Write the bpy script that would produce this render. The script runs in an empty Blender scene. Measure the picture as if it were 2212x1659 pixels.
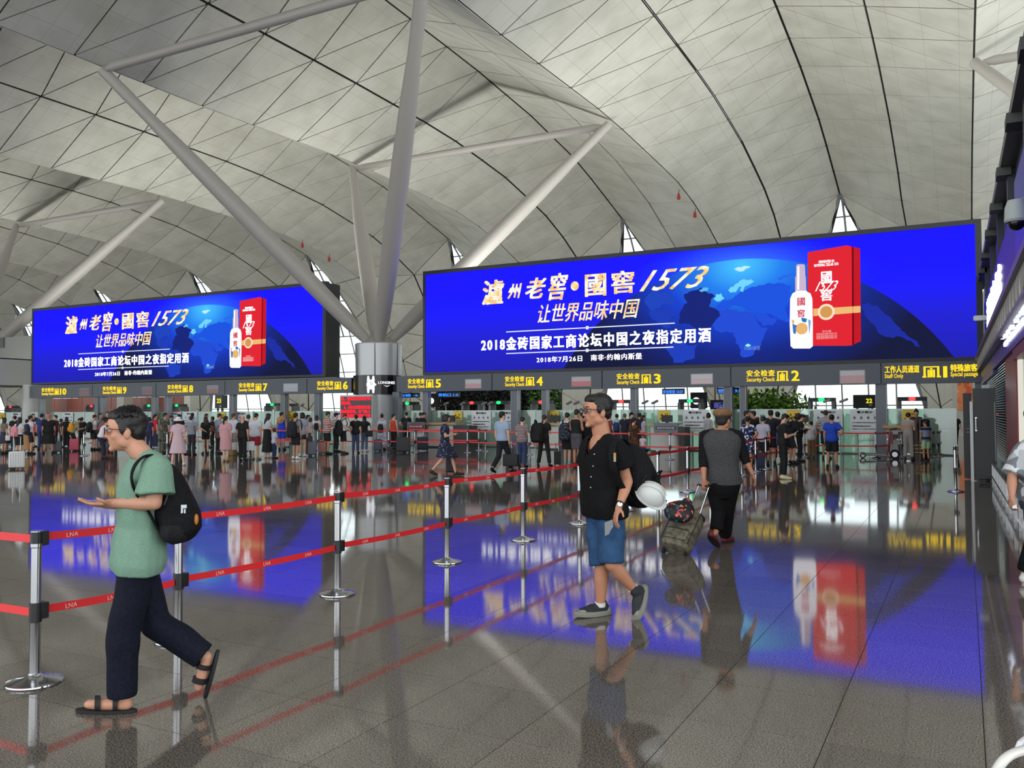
import bpy, bmesh, math, random
import numpy as np
from mathutils import Vector, Matrix, Euler
random.seed(7)
SC = bpy.context.scene
COL = SC.collection
PI = math.pi
def R(d): return math.radians(d)

# ---------------------------------------------------------------- camera
IW, IH, F = 2212, 1659, 1849.4
EYE = Vector((0, 0, 1.6))
YAW, PITCH, ROLL = R(27.867), R(1.896), R(-0.1616)
r0 = Vector((math.cos(YAW), math.sin(YAW), 0))
FW = Vector((-math.sin(YAW)*math.cos(PITCH), math.cos(YAW)*math.cos(PITCH), math.sin(PITCH)))
u0 = r0.cross(FW)
RT = r0*math.cos(ROLL) + u0*math.sin(ROLL)
UP = -r0*math.sin(ROLL) + u0*math.cos(ROLL)
cam = bpy.data.cameras.new('camera'); cam.sensor_width = 36; cam.lens = F/IW*36
cam.clip_start = 0.05; cam.clip_end = 600
co = bpy.data.objects.new('camera', cam); COL.objects.link(co)
M = Matrix((RT, UP, -FW)).transposed().to_4x4(); M.translation = EYE
co.matrix_world = M
SC.camera = co
def ray(u, v): return FW*F + RT*(u-IW/2) + UP*(IH/2-v)
def J(u, v, z):                       # point seen at (u, v), z metres along the view axis
    d = ray(u, v); return EYE + d*(z/F)
def fl(u, v, z=0.0):
    d = ray(u, v); return EYE + d*((z-EYE.z)/d.z)
def aY(u, v, Y):
    d = ray(u, v); return EYE + d*(Y/d.y)
def prj(p):
    q = Vector(p)-EYE; dd = q.dot(FW)
    if dd < 0.1: return None
    return (IW/2+F*q.dot(RT)/dd, IH/2-F*q.dot(UP)/dd, dd)

# ---------------------------------------------------------------- world, light, exposure
SC.view_settings.view_transform = 'Standard'; SC.view_settings.look = 'None'
SC.view_settings.gamma = 1; SC.view_settings.exposure = 0.0
SC.view_settings.use_curve_mapping = False
W = bpy.data.worlds.new('sky'); SC.world = W; W.use_nodes = True
bg = W.node_tree.nodes['Background']; bg.inputs[0].default_value = (0.93, 0.97, 1.0, 1); bg.inputs[1].default_value = 2.6
cy = SC.cycles
cy.max_bounces = 6; cy.diffuse_bounces = 3; cy.glossy_bounces = 3; cy.transmission_bounces = 4; cy.transparent_max_bounces = 10
cy.use_denoising = True; cy.sample_clamp_indirect = 6.0; cy.caustics_reflective = False; cy.caustics_refractive = False
def area(name, loc, rot, sx, sy, power, color=(1, 1, 1)):
    l = bpy.data.lights.new(name, 'AREA'); l.shape = 'RECTANGLE'; l.size = sx; l.size_y = sy; l.energy = power; l.color = color
    o = bpy.data.objects.new(name, l); COL.objects.link(o); o.location = loc; o.rotation_euler = rot
    return o

# added unseen fill lights for the roof: over the shop row, behind the screens
area('roof_fill_shops', (7.5, 22, 7.6), (0, R(165), 0), 7, 40, 2300, (1, .99, .96))
for x in (-2, -16, -34, -48, -72, -96):
    area('roof_fill_screens', (x, 37.0, 5.6), (R(133), 0, 0), 14, 2.0, 1600, (1, .995, .97))

# ---------------------------------------------------------------- materials
def lin(c):
    c = c/255.0
    return c/12.92 if c <= 0.04045 else ((c+0.055)/1.055)**2.4
def rgb(t): return (lin(t[0]), lin(t[1]), lin(t[2]), 1)
MC = {}
def mat(c, rough=0.7, metal=0.0, spec=0.5, key=None):
    k = ('m', c, rough, metal, spec)
    if k in MC: return MC[k]
    m = bpy.data.materials.new('surface'); m.use_nodes = True
    b = m.node_tree.nodes['Principled BSDF']
    b.inputs['Base Color'].default_value = rgb(c); b.inputs['Roughness'].default_value = rough
    b.inputs['Metallic'].default_value = metal; b.inputs['Specular IOR Level'].default_value = spec
    MC[k] = m
    return m
def emis(c, s=1.0):
    k = ('e', c, s)
    if k in MC: return MC[k]
    m = bpy.data.materials.new('light'); m.use_nodes = True
    nt = m.node_tree; nt.nodes.clear()
    e = nt.nodes.new('ShaderNodeEmission'); o = nt.nodes.new('ShaderNodeOutputMaterial')
    e.inputs[0].default_value = rgb(c); e.inputs[1].default_value = s
    nt.links.new(e.outputs[0], o.inputs[0]); MC[k] = m
    return m
def ramp_mat(kind, cols, scale, rough=0.8, stops=None, coord='Object', axis=None, detail=2.0, interp='CONSTANT', bump=0.0):
    k = ('r', kind, tuple(cols), scale, rough, tuple(stops or ()), coord, axis, interp)
    if k in MC: return MC[k]
    m = bpy.data.materials.new('patterned'); m.use_nodes = True
    nt = m.node_tree; b = nt.nodes['Principled BSDF']; b.inputs['Roughness'].default_value = rough
    tc = nt.nodes.new('ShaderNodeTexCoord')
    if kind == 'stripe':
        t = nt.nodes.new('ShaderNodeTexWave'); t.bands_direction = axis or 'Z'; t.inputs['Scale'].default_value = scale; out = t.outputs['Fac']
    elif kind == 'voronoi':
        t = nt.nodes.new('ShaderNodeTexVoronoi'); t.inputs['Scale'].default_value = scale; out = t.outputs['Color']
    else:
        t = nt.nodes.new('ShaderNodeTexNoise'); t.inputs['Scale'].default_value = scale; t.inputs['Detail'].default_value = detail; out = t.outputs['Fac']
    nt.links.new(tc.outputs[coord], t.inputs['Vector'])
    cr = nt.nodes.new('ShaderNodeValToRGB'); cr.color_ramp.interpolation = interp
    n = len(cols); st = stops or [i/n for i in range(n)]
    el = cr.color_ramp.elements
    while len(el) < n: el.new(0.5)
    for i in range(n): el[i].position = st[i]; el[i].color = rgb(cols[i])
    nt.links.new(out, cr.inputs[0]); nt.links.new(cr.outputs[0], b.inputs['Base Color'])
    MC[k] = m
    return m
def glass(tint=(205, 225, 218), refl=0.12, alpha=0.35, diff=0.0):
    k = ('g', tint, refl, alpha, diff)
    if k in MC: return MC[k]
    m = bpy.data.materials.new('glass'); m.use_nodes = True; nt = m.node_tree; nt.nodes.clear()
    o = nt.nodes.new('ShaderNodeOutputMaterial'); tr = nt.nodes.new('ShaderNodeBsdfTransparent'); tr.inputs[0].default_value = rgb(tint)
    gl = nt.nodes.new('ShaderNodeBsdfGlossy'); gl.inputs['Roughness'].default_value = 0.03
    df = nt.nodes.new('ShaderNodeBsdfDiffuse'); df.inputs[0].default_value = rgb(tint)
    a = nt.nodes.new('ShaderNodeMixShader'); a.inputs[0].default_value = diff
    b = nt.nodes.new('ShaderNodeMixShader'); b.inputs[0].default_value = refl
    nt.links.new(tr.outputs[0], a.inputs[1]); nt.links.new(df.outputs[0], a.inputs[2])
    nt.links.new(a.outputs[0], b.inputs[1]); nt.links.new(gl.outputs[0], b.inputs[2]); nt.links.new(b.outputs[0], o.inputs[0])
    MC[k] = m
    return m
STEEL = mat((190, 192, 195), 0.14, 1.0); DARKSTEEL = mat((60, 62, 66), 0.35, 0.7)
GREYP = mat((98, 103, 112), 0.42, 0.2); BLACK = mat((14, 14, 16), 0.5); BLACKM = mat((20, 20, 22), 0.85)
WHITE = mat((225, 226, 224), 0.5); WHITEP = mat((203, 203, 200), 0.35); DGREY = mat((55, 57, 60), 0.6)
SKIN = mat((212, 160, 132), 0.55); SKIN2 = mat((196, 140, 110), 0.55); SKIN3 = mat((224, 178, 152), 0.55)
HAIR = mat((16, 13, 13), 0.55); HAIRB = mat((52, 32, 24), 0.5)

# ---------------------------------------------------------------- objects
def link(name, me, m=None, parent=None, loc=None, kind=None):
    o = bpy.data.objects.new(name, me); COL.objects.link(o)
    if m is not None and me is not None and not len(me.materials): me.materials.append(m)
    if m is not None and me is not None and me.materials[0] is not m:
        o.material_slots[0].link = 'OBJECT'; o.material_slots[0].material = m
    if parent is not None: o.parent = parent
    if loc is not None: o.location = loc
    if kind: o['kind'] = kind
    return o
def tag(o, label, cat, group=None):
    o['label'] = label; o['category'] = cat
    if group: o['group'] = group
    return o
def thing(name, label, cat, loc=(0, 0, 0), rz=0.0, group=None):
    o = bpy.data.objects.new(name, None); COL.objects.link(o); o.empty_display_size = 0.1
    o.location = loc; o.rotation_euler = (0, 0, rz)
    return tag(o, label, cat, group)
class G:                               # geometry collector
    def __init__(s): s.v = []; s.f = []
    def add(s, v, f):
        n = len(s.v); s.v += [tuple(p) for p in v]; s.f += [tuple(i+n for i in q) for q in f]; return s
    def box(s, x0, x1, y0, y1, z0, z1):
        v = [(x0,y0,z0),(x1,y0,z0),(x1,y1,z0),(x0,y1,z0),(x0,y0,z1),(x1,y0,z1),(x1,y1,z1),(x0,y1,z1)]
        return s.add(v, [(0,3,2,1),(4,5,6,7),(0,1,5,4),(1,2,6,5),(2,3,7,6),(3,0,4,7)])
    def obox(s, c, ax, ay, az):        # oriented box: centre, half axes
        c, ax, ay, az = map(Vector, (c, ax, ay, az)); v = []
        for k in (-1, 1):
            for (i, j) in ((-1,-1),(1,-1),(1,1),(-1,1)): v.append(c+ax*i+ay*j+az*k)
        return s.add(v, [(0,3,2,1),(4,5,6,7),(0,1,5,4),(1,2,6,5),(2,3,7,6),(3,0,4,7)])
    def rings(s, rs, caps=True):
        n = len(rs[0]); v = [p for r in rs for p in r]; f = []
        for k in range(len(rs)-1):
            for i in range(n):
                j = (i+1) % n; f.append((k*n+i, k*n+j, (k+1)*n+j, (k+1)*n+i))
        if caps: f.append(tuple(reversed(range(n)))); f.append(tuple((len(rs)-1)*n+i for i in range(n)))
        return s.add(v, f)
    def lathe(s, prof, n=16, c=(0, 0, 0)):
        rs = [[(c[0]+r*math.cos(2*PI*i/n), c[1]+r*math.sin(2*PI*i/n), c[2]+z) for i in range(n)] for r, z in prof]
        return s.rings(rs)
    def tube(s, pts, rad, n=8, flat=1.0, soft=0):
        pts = [Vector(p) for p in pts]; rs = []
        rad = rad if isinstance(rad, (list, tuple)) else [rad]*len(pts)
        if soft:                          # Catmull-Rom subdivision of the path
            P2, R2 = [], []
            for i in range(len(pts)-1):
                a, b, c, d = pts[max(i-1, 0)], pts[i], pts[i+1], pts[min(i+2, len(pts)-1)]
                for k in range(soft):
                    t = k/soft; P2.append(.5*((2*b)+(c-a)*t+(2*a-5*b+4*c-d)*t*t+(3*b-a-3*c+d)*t**3)); R2.append(rad[i]+(rad[i+1]-rad[i])*t)
            pts, rad = P2+[pts[-1]], R2+[rad[-1]]
        up = Vector((0, 0, 1)); prev = None
        for i, p in enumerate(pts):
            t = (pts[min(i+1, len(pts)-1)]-pts[max(i-1, 0)]).normalized()
            if prev is None:
                a = t.cross(up)
                if a.length < 1e-3: a = t.cross(Vector((1, 0, 0)))
            else: a = prev - t*prev.dot(t)
            a.normalize(); prev = a; b = t.cross(a)
            rs.append([p+(a*math.cos(2*PI*k/n)+b*math.sin(2*PI*k/n)*flat)*rad[i] for k in range(n)])
        return s.rings(rs)
    def caps(s, p0, ra, p1, rb, n=12):
        p0, p1 = Vector(p0), Vector(p1); t = p1-p0
        L = t.length
        t = t/L if L > 1e-6 else Vector((0, 0, 1))
        a = t.orthogonal().normalized(); b = t.cross(a); rs = []
        for k in (-80, -50, -25, 0): rs.append((p0+t*ra*math.sin(R(k)), ra*math.cos(R(k))))
        for k in (0, 25, 50, 80): rs.append((p1+t*rb*math.sin(R(k)), rb*math.cos(R(k))))
        return s.rings([[c+(a*math.cos(2*PI*i/n)+b*math.sin(2*PI*i/n))*r for i in range(n)] for c, r in rs])
    def cone(s, p0, ra, p1, rb, n=14, flat=1.0, ax=None):
        p0, p1 = Vector(p0), Vector(p1); t = (p1-p0).normalized()
        a = (Vector(ax)-t*Vector(ax).dot(t)).normalized() if ax is not None else t.orthogonal().normalized()
        b = t.cross(a)
        return s.rings([[c+(a*math.cos(2*PI*i/n)+b*math.sin(2*PI*i/n)*flat)*r for i in range(n)] for c, r in ((p0, ra), (p0.lerp(p1, .5), (ra+rb)/2), (p1, rb))])
    def ell(s, c, ax, ay, az, n=14, m=9):
        c, ax, ay, az = map(Vector, (c, ax, ay, az)); rs = []
        for k in range(m):
            th = -PI/2+0.12+(PI-0.24)*k/(m-1); cc = c+az*math.sin(th)
            rs.append([cc+(ax*math.cos(2*PI*i/n)+ay*math.sin(2*PI*i/n))*math.cos(th) for i in range(n)])
        return s.rings(rs)
    def ball(s, c, rx, ry=None, rz=None, n=12, m=8):
        ry = ry or rx; rz = rz or rx
        return s.ell(c, (rx,0,0), (0,ry,0), (0,0,rz), n, m)
    def prism(s, poly, o, ax, ay, n):  # polygon in plane (o, ax, ay), thickness vector n
        o, ax, ay, n = map(Vector, (o, ax, ay, n)); k = len(poly)
        A = [o+ax*x+ay*y for x, y in poly]; B = [p+n for p in A]
        return s.add(A+B, [tuple(range(k)), tuple(reversed(range(k, 2*k)))]+[(i, k+i, k+(i+1) % k, (i+1) % k) for i in range(k)])
    def mesh(s, smooth=False, name='mesh'):
        me = bpy.data.meshes.new(name); me.from_pydata(s.v, [], s.f); me.update()
        bm = bmesh.new(); bm.from_mesh(me); bmesh.ops.recalc_face_normals(bm, faces=bm.faces); bm.to_mesh(me); bm.free()
        if smooth:
            me.shade_smooth()
            try: me.set_sharp_from_angle(angle=R(40))
            except Exception: pass
        return me
    def obj(s, name, m, parent=None, smooth=False, loc=None, kind=None):
        return link(name, s.mesh(smooth), m, parent, loc, kind)
def bevel_mesh(me, w, seg=2):
    bm = bmesh.new(); bm.from_mesh(me)
    bmesh.ops.bevel(bm, geom=list(bm.edges), offset=w, segments=seg, affect='EDGES', profile=0.6, clamp_overlap=True)
    bm.to_mesh(me); bm.free(); me.shade_smooth()
    try: me.set_sharp_from_angle(angle=R(40))
    except Exception: pass
    return me
# separate scene for evaluating remesh modifiers and text
TMP = bpy.data.scenes.new('workbench')
def evaluate(o):
    TMP.collection.objects.link(o)
    TMP.view_layers[0].update(); dg = TMP.view_layers[0].depsgraph; dg.update()
    me = bpy.data.meshes.new_from_object(o.evaluated_get(dg), preserve_all_data_layers=False, depsgraph=dg)
    TMP.collection.objects.unlink(o); d = o.data; bpy.data.objects.remove(o)
    return me, d
def remesh(g, voxel, smooth=3, adapt=0.0):
    me = bpy.data.meshes.new('raw'); me.from_pydata(g.v, [], g.f)
    bm = bmesh.new(); bm.from_mesh(me); bmesh.ops.recalc_face_normals(bm, faces=bm.faces); bm.to_mesh(me); bm.free()
    o = bpy.data.objects.new('t', me)
    md = o.modifiers.new('r', 'REMESH'); md.mode = 'VOXEL'; md.voxel_size = voxel; md.adaptivity = adapt
    if smooth:
        sm = o.modifiers.new('s', 'SMOOTH'); sm.iterations = smooth; sm.factor = 0.5
    out, d = evaluate(o); bpy.data.meshes.remove(d); out.shade_smooth()
    return out
def wrinkle(me, amp, f=18.0, seed=0, vert=1.0):
    n = len(me.vertices); co = np.empty(n*3); me.vertices.foreach_get('co', co); co = co.reshape(-1, 3)
    no = np.empty(n*3); me.vertex_normals.foreach_get('vector', no); no = no.reshape(-1, 3)
    rs = np.random.RandomState(seed); d = np.zeros(n)
    for k in range(5):
        w = rs.randn(3); w[2] *= vert; w = w/np.linalg.norm(w)*f*(0.6+0.25*k)
        w2 = rs.randn(3)*f*0.35
        d += np.sin(co@w+rs.rand()*6+1.5*np.sin(co@w2+rs.rand()*6))/(1+0.4*k)
    d = np.sign(d)*np.abs(d)**0.8
    co += no*(d*amp)[:, None]; me.vertices.foreach_set('co', co.ravel()); me.update()
    return me
# text laid on a facade facing -Y: local x -> +X, y -> +Z
TXT = {}
def text_mesh(body, bold=0.0, shear=0.0, ext=0.01, space=1.0, res=2):
    k = (body, bold, shear, ext, space)
    if k in TXT: return TXT[k]
    c = bpy.data.curves.new('t', 'FONT'); c.body = body; c.offset = 0; c.shear = shear; c.extrude = ext; c.space_character = space; c.resolution_u = res
    o = bpy.data.objects.new('t', c); me, d = evaluate(o); bpy.data.curves.remove(d)
    if bold > 0:                          # bolder strokes: shifted copies laid over each other
        base = me; vs = [v.co.copy() for v in base.vertices]; fs = [tuple(p.vertices) for p in base.polygons]; V2, F2 = [], []
        for dx, dy in ((-bold, -bold*.5), (bold, bold*.5), (bold, -bold*.5), (-bold, bold*.5)):
            k0 = len(V2); V2 += [(v.x+dx, v.y+dy, v.z) for v in vs]; F2 += [tuple(i+k0 for i in f) for f in fs]
        me = bpy.data.meshes.new('text'); me.from_pydata(V2, [], F2); me.update(); bpy.data.meshes.remove(base)
    n = len(me.vertices); co_ = np.empty(n*3); me.vertices.foreach_get('co', co_); co_ = co_.reshape(-1, 3)
    bb = (co_.min(0), co_.max(0)); TXT[k] = (me, bb)
    return TXT[k]
def lettering(body, m, parent, x0, x1, zc, h, y, bold=0.0, shear=0.0, space=1.0, ext=0.015, M3=None, name='lettering', res=2):
    """fit the text between x0 and x1 (parent-local), centred on height zc with glyph height h, on plane y"""
    me0, (lo, hi) = text_mesh(body, bold, shear, 0.02, space, res)
    me = me0.copy(); n = len(me.vertices); c = np.empty(n*3); me.vertices.foreach_get('co', c); c = c.reshape(-1, 3)
    sx = (x1-x0)/(hi[0]-lo[0]); sz = h/(hi[1]-lo[1])
    X = x0+(c[:, 0]-lo[0])*sx; Z = zc+(c[:, 1]-(lo[1]+hi[1])/2)*sz; Y = y-(c[:, 2]+0.02)/0.04*ext
    out = np.stack([X, Y, Z], 1)
    if M3 is not None: out = np.array([tuple(M3 @ Vector(p)) for p in out])
    me.vertices.foreach_set('co', out.ravel()); me.update(); me.materials.clear()
    return link(name, me, m, parent)
# ================================================================ SETTING
# ---- floor: dark joint bed and granite tiles 0.685 m
def floor_mat(joint=False):
    m = bpy.data.materials.new('granite'); m.use_nodes = True; nt = m.node_tree; b = nt.nodes['Principled BSDF']
    geo = nt.nodes.new('ShaderNodeNewGeometry')
    n1 = nt.nodes.new('ShaderNodeTexNoise'); n1.inputs['Scale'].default_value = 120; n1.inputs['Detail'].default_value = 3
    n2 = nt.nodes.new('ShaderNodeTexNoise'); n2.inputs['Scale'].default_value = 0.35; n2.inputs['Detail'].default_value = 2
    nt.links.new(geo.outputs['Position'], n1.inputs['Vector']); nt.links.new(geo.outputs['Position'], n2.inputs['Vector'])
    cr = nt.nodes.new('ShaderNodeValToRGB'); el = cr.color_ramp.elements
    el[0].position = 0.36; el[0].color = rgb((54, 50, 47)); el[1].position = 0.64; el[1].color = rgb((134, 125, 116))
    nt.links.new(n1.outputs['Fac'], cr.inputs[0])
    # one tone per tile
    sn = nt.nodes.new('ShaderNodeVectorMath'); sn.operation = 'SUBTRACT'; sn.inputs[1].default_value = (0.055, 8.53, 0)
    nt.links.new(geo.outputs['Position'], sn.inputs[0])
    dv = nt.nodes.new('ShaderNodeVectorMath'); dv.operation = 'DIVIDE'; dv.inputs[1].default_value = (0.685, 0.685, 1)
    fr = nt.nodes.new('ShaderNodeVectorMath'); fr.operation = 'FLOOR'; wn = nt.nodes.new('ShaderNodeTexWhiteNoise'); wn.noise_dimensions = '2D'
    nt.links.new(sn.outputs[0], dv.inputs[0]); nt.links.new(dv.outputs[0], fr.inputs[0]); nt.links.new(fr.outputs[0], wn.inputs['Vector'])
    mr = nt.nodes.new('ShaderNodeMapRange'); mr.inputs[3].default_value = 0.88; mr.inputs[4].default_value = 1.12
    nt.links.new(wn.outputs['Value'], mr.inputs[0])
    mx = nt.nodes.new('ShaderNodeVectorMath'); mx.operation = 'SCALE'
    nt.links.new(cr.outputs[0], mx.inputs[0]); nt.links.new(mr.outputs[0], mx.inputs['Scale'])
    nt.links.new(mx.outputs[0], b.inputs['Base Color'])
    mr2 = nt.nodes.new('ShaderNodeMapRange'); mr2.inputs[3].default_value = 0.03; mr2.inputs[4].default_value = 0.08
    nt.links.new(n2.outputs['Fac'], mr2.inputs[0]); nt.links.new(mr2.outputs[0], b.inputs['Roughness'])
    b.inputs['IOR'].default_value = 1.70
    return m
GRANITE = floor_mat()
floor = G().box(-175, 22, -25, 92, -0.3, -0.004).obj('floor', mat((22, 20, 19), 0.6)); floor['kind'] = 'structure'
T = 0.685; GX, GY, GAP = 0.055, 8.53, 0.0022
tile_me = None
cells = []
for i in range(-110, 24):
    for j in range(-28, 62):
        x, y = GX+i*T, GY+j*T
        p = prj((x+T/2, y+T/2, 0))
        big = 0
        if p and -120 < p[0] < IW+120 and 900 < p[1] < IH+150: big = 1.0/p[2]
        cells.append((-big, i, j))
cells.sort()
near = {(i, j) for _, i, j in cells[:290]}
g = G().box(GAP, T-GAP, GAP, T-GAP, -0.02, 0.0); tile_me = g.mesh(); tile_me.materials.append(GRANITE)
for (i, j) in sorted(near):
    link('tile', tile_me, GRANITE, floor, loc=(GX+i*T, GY+j*T, 0))
v, f = [], []
for i in range(-255, 32):
    for j in range(-48, 122):
        if (i, j) in near: continue
        if i < -110 or j > 62:
            pass
        x, y = GX+i*T, GY+j*T; n = len(v)
        v += [(x+GAP, y+GAP, 0), (x+T-GAP, y+GAP, 0), (x+T-GAP, y+T-GAP, 0), (x+GAP, y+T-GAP, 0)]; f.append((n, n+1, n+2, n+3))
me = bpy.data.meshes.new('tiles'); me.from_pydata(v, [], f); me.update()
link('tile_field', me, GRANITE, floor, kind='stuff')

# ---- the folded triangular shell
PER = 17.7; HALF = PER/2; QD = 4.4; V0 = 0.65
VAL = [(-18, 17.4), (32, 17.5), (43.7, 17.8), (56, 17.3), (62, 16.4), (67.2, 14.8), (71.5, 11.5), (74.2, 8), (75.7, 4), (76.3, 0)]
QUA = [(-18, 20.2), (36.7, 20.4), (48, 20.2), (56, 19.4), (63, 18), (70, 15.6), (74, 11.8), (76, 8), (77, 4), (77.6, 0)]
RID = [(-18, 23.0), (32, 22.9), (44, 22.5), (52, 21.9), (60, 20.8), (69.5, 18.3)]
EDG = [(HALF, 69.5, 18.3), (HALF-.85, 71.3, 16.9), (7.2, 73.2, 14.5), (6.2, 75, 11.5), (5.0, 76.8, 7), (4.1, 77.6, 4), (3.5, 78, 2), (3.0, 78.2, 0)]
def alen(P):
    s = [0.0]
    for a, b in zip(P[:-1], P[1:]): s.append(s[-1]+math.dist(a, b))
    return s
def samp(P, S, s):
    s = max(0, min(S[-1], s))
    for k in range(len(S)-1):
        if s <= S[k+1]: t = (s-S[k])/(S[k+1]-S[k]); return tuple(a+(b-a)*t for a, b in zip(P[k], P[k+1]))
    return P[-1]
def sat(P, S, Y):
    for k in range(len(S)-1):
        if P[k][0] <= Y <= P[k+1][0]: return S[k]+(S[k+1]-S[k])*(Y-P[k][0])/(P[k+1][0]-P[k][0])
SV, SQ, SR, SE = alen(VAL), alen(QUA), alen(RID), alen(EDG)
NB, STEP = 5, 3.6
vA, qA = sat(VAL, SV, 67.0), sat(QUA, SQ, 68.6)
def line(P, S, a, t):
    if t <= 0: return samp(P, S, a+t*STEP)
    return samp(P, S, a+(S[-1]-a)*t/NB)
def nV(t): y, z = line(VAL, SV, vA, t); return (0, y, z)
def nQ(t): y, z = line(QUA, SQ, qA, min(t, NB)); return (QD if t <= 0 else QD+(2.1-QD)*min(1, t/NB)**1.3, y, z)
def nR(t):
    if t <= 0: y, z = samp(RID, SR, SR[-1]+t*STEP); return (HALF, y, z)
    return samp(EDG, SE, SE[-1]*t/NB)
PANEL = bpy.data.materials.new('roof_panel'); PANEL.use_nodes = True
nt = PANEL.node_tree; b = nt.nodes['Principled BSDF']; b.inputs['Roughness'].default_value = 0.55
geo = nt.nodes.new('ShaderNodeNewGeometry'); sp = nt.nodes.new('ShaderNodeSeparateXYZ'); nt.links.new(geo.outputs['Position'], sp.inputs[0])
fac = None
for ax, per, off in (('X', 1.475, -0.05), ('Y', 1.2, 0.3)):
    a = nt.nodes.new('ShaderNodeMath'); a.operation = 'ADD'; a.inputs[1].default_value = 200*per+off; nt.links.new(sp.outputs[ax], a.inputs[0])
    d = nt.nodes.new('ShaderNodeMath'); d.operation = 'MODULO'; d.inputs[1].default_value = per; nt.links.new(a.outputs[0], d.inputs[0])
    l = nt.nodes.new('ShaderNodeMath'); l.operation = 'LESS_THAN'; l.inputs[1].default_value = 0.016; nt.links.new(d.outputs[0], l.inputs[0])
    if fac is None: fac = l
    else:
        mx = nt.nodes.new('ShaderNodeMath'); mx.operation = 'MAXIMUM'; nt.links.new(fac.outputs[0], mx.inputs[0]); nt.links.new(l.outputs[0], mx.inputs[1]); fac = mx
no = nt.nodes.new('ShaderNodeTexNoise'); no.inputs['Scale'].default_value = 0.6; no.inputs['Detail'].default_value = 5; nt.links.new(geo.outputs['Position'], no.inputs['Vector'])
cr = nt.nodes.new('ShaderNodeValToRGB'); cr.color_ramp.elements[0].position = .3; cr.color_ramp.elements[0].color = rgb((184, 184, 172)); cr.color_ramp.elements[1].position = .6; cr.color_ramp.elements[1].color = rgb((200, 200, 189))
nt.links.new(no.outputs['Fac'], cr.inputs[0])
mc = nt.nodes.new('ShaderNodeMix'); mc.data_type = 'RGBA'; mc.inputs['B'].default_value = rgb((165, 158, 145))
nt.links.new(fac.outputs[0], mc.inputs['Factor']); nt.links.new(cr.outputs[0], mc.inputs['A']); nt.links.new(mc.outputs['Result'], b.inputs['Base Color'])
tris = []
T0 = -24
def bay(xv, sgn):
    out = []
    def P(n): return Vector((xv+sgn*n[0], n[1], n[2]))
    for t in range(T0, NB):
        out.append((P(nV(t)), P(nV(t+1)), P(nQ(t+.5)), 'vv'))
        out.append((P(nR(t)), P(nR(t+1)), P(nQ(t+.5)), 'rr'))
        if t < NB-1:
            out.append((P(nQ(t+.5)), P(nQ(t+1.5)), P(nV(t+1)), 'qq'))
            out.append((P(nQ(t+.5)), P(nQ(t+1.5)), P(nR(t+1)), 'qq'))
    # foot
    out.append((P(nQ(NB-.5)), P(nV(NB)), P(nQ(NB)), 'vv')); out.append((P(nQ(NB-.5)), P(nR(NB)), P(nQ(NB)), 'vv'))
    return out
BAYS = list(range(1, -9, -1))
for k in BAYS:
    for sgn in (-1, 1): tris += bay(V0+k*PER, sgn)
hallc = Vector((-60, 20, 4))
def panel_geo(g, a, b_, c, kind):
    n = (b_-a).cross(c-a)
    if n.length < 0.05: return False
    n.normalize(); ctr = (a+b_+c)/3
    if n.dot(Vector((ctr.x, 25, 3))-ctr) < 0: b_, c, n = c, b_, -n; 
    # inset: wide joint on the crease edge, narrow on the diagonals
    wide, slim = 0.066, 0.036
    pts = [a, b_, c]; L = []
    for i in range(3):
        p, q = pts[i], pts[(i+1) % 3]
        along = abs((q-p).normalized().x) < 0.25 and (q-p).length > 1.5
        d = (q-p).normalized(); inn = n.cross(d)
        L.append((p+inn*(wide if along else slim), d))
    out = []
    for i in range(3):
        p1, d1 = L[i-1]; p2, d2 = L[i]
        w = p2-p1; cr_ = d1.cross(d2); den = cr_.dot(cr_)
        if den < 1e-6: return False
        t = w.cross(d2).dot(cr_)/den; out.append(p1+d1*t)
    A = out; B = [p-n*0.06 for p in out]
    g.add(A+B, [(0, 1, 2), (5, 4, 3), (0, 3, 4, 1), (1, 4, 5, 2), (2, 5, 3, 0)])
    return True
rank = []
for k, (a, b_, c, kd) in enumerate(tris):
    ctr = (a+b_+c)/3; p = prj(ctr)
    s = 0
    if p and -100 < p[0] < IW+100 and -150 < p[1] < 900: s = 1/p[2]
    rank.append((-s, k))
rank.sort()
solo = {k for _, k in rank[:290]}
under = G(); rest = G()
for a, b_, c, kd in tris:
    if kd == 'rr': a, b_ = a+(a-c).normalized()*.3, b_+(b_-c).normalized()*.3   # lap over the ridge
    n = (b_-a).cross(c-a)
    if n.length < 0.05: continue
    n.normalize(); ctr = (a+b_+c)/3
    if n.dot(Vector((ctr.x, 25, 3))-ctr) < 0: b_, c, n = c, b_, -n
    o_ = n*0.075; under.add([a-o_, b_-o_, c-o_, a-o_*2.2, b_-o_*2.2, c-o_*2.2], [(0, 1, 2), (5, 4, 3)])
ceil = link('ceiling', None)
me = bpy.data.meshes.new('shell'); me.from_pydata(under.v, [], under.f); me.update()
bpy.data.objects.remove(ceil)
ceiling = link('ceiling', me, mat((26, 24, 22), 0.9)); ceiling['kind'] = 'structure'
for k, (a, b_, c, kd) in enumerate(tris):
    if k in solo:
        g = G()
        if panel_geo(g, a, b_, c, kd):
            me = bpy.data.meshes.new('panel'); me.from_pydata(g.v, [], g.f); me.update(); link('panel', me, PANEL, ceiling)
    else: panel_geo(rest, a, b_, c, kd)
me = bpy.data.meshes.new('panels'); me.from_pydata(rest.v, [], rest.f); me.update()
link('panel_field', me, PANEL, ceiling, kind='stuff')
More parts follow.
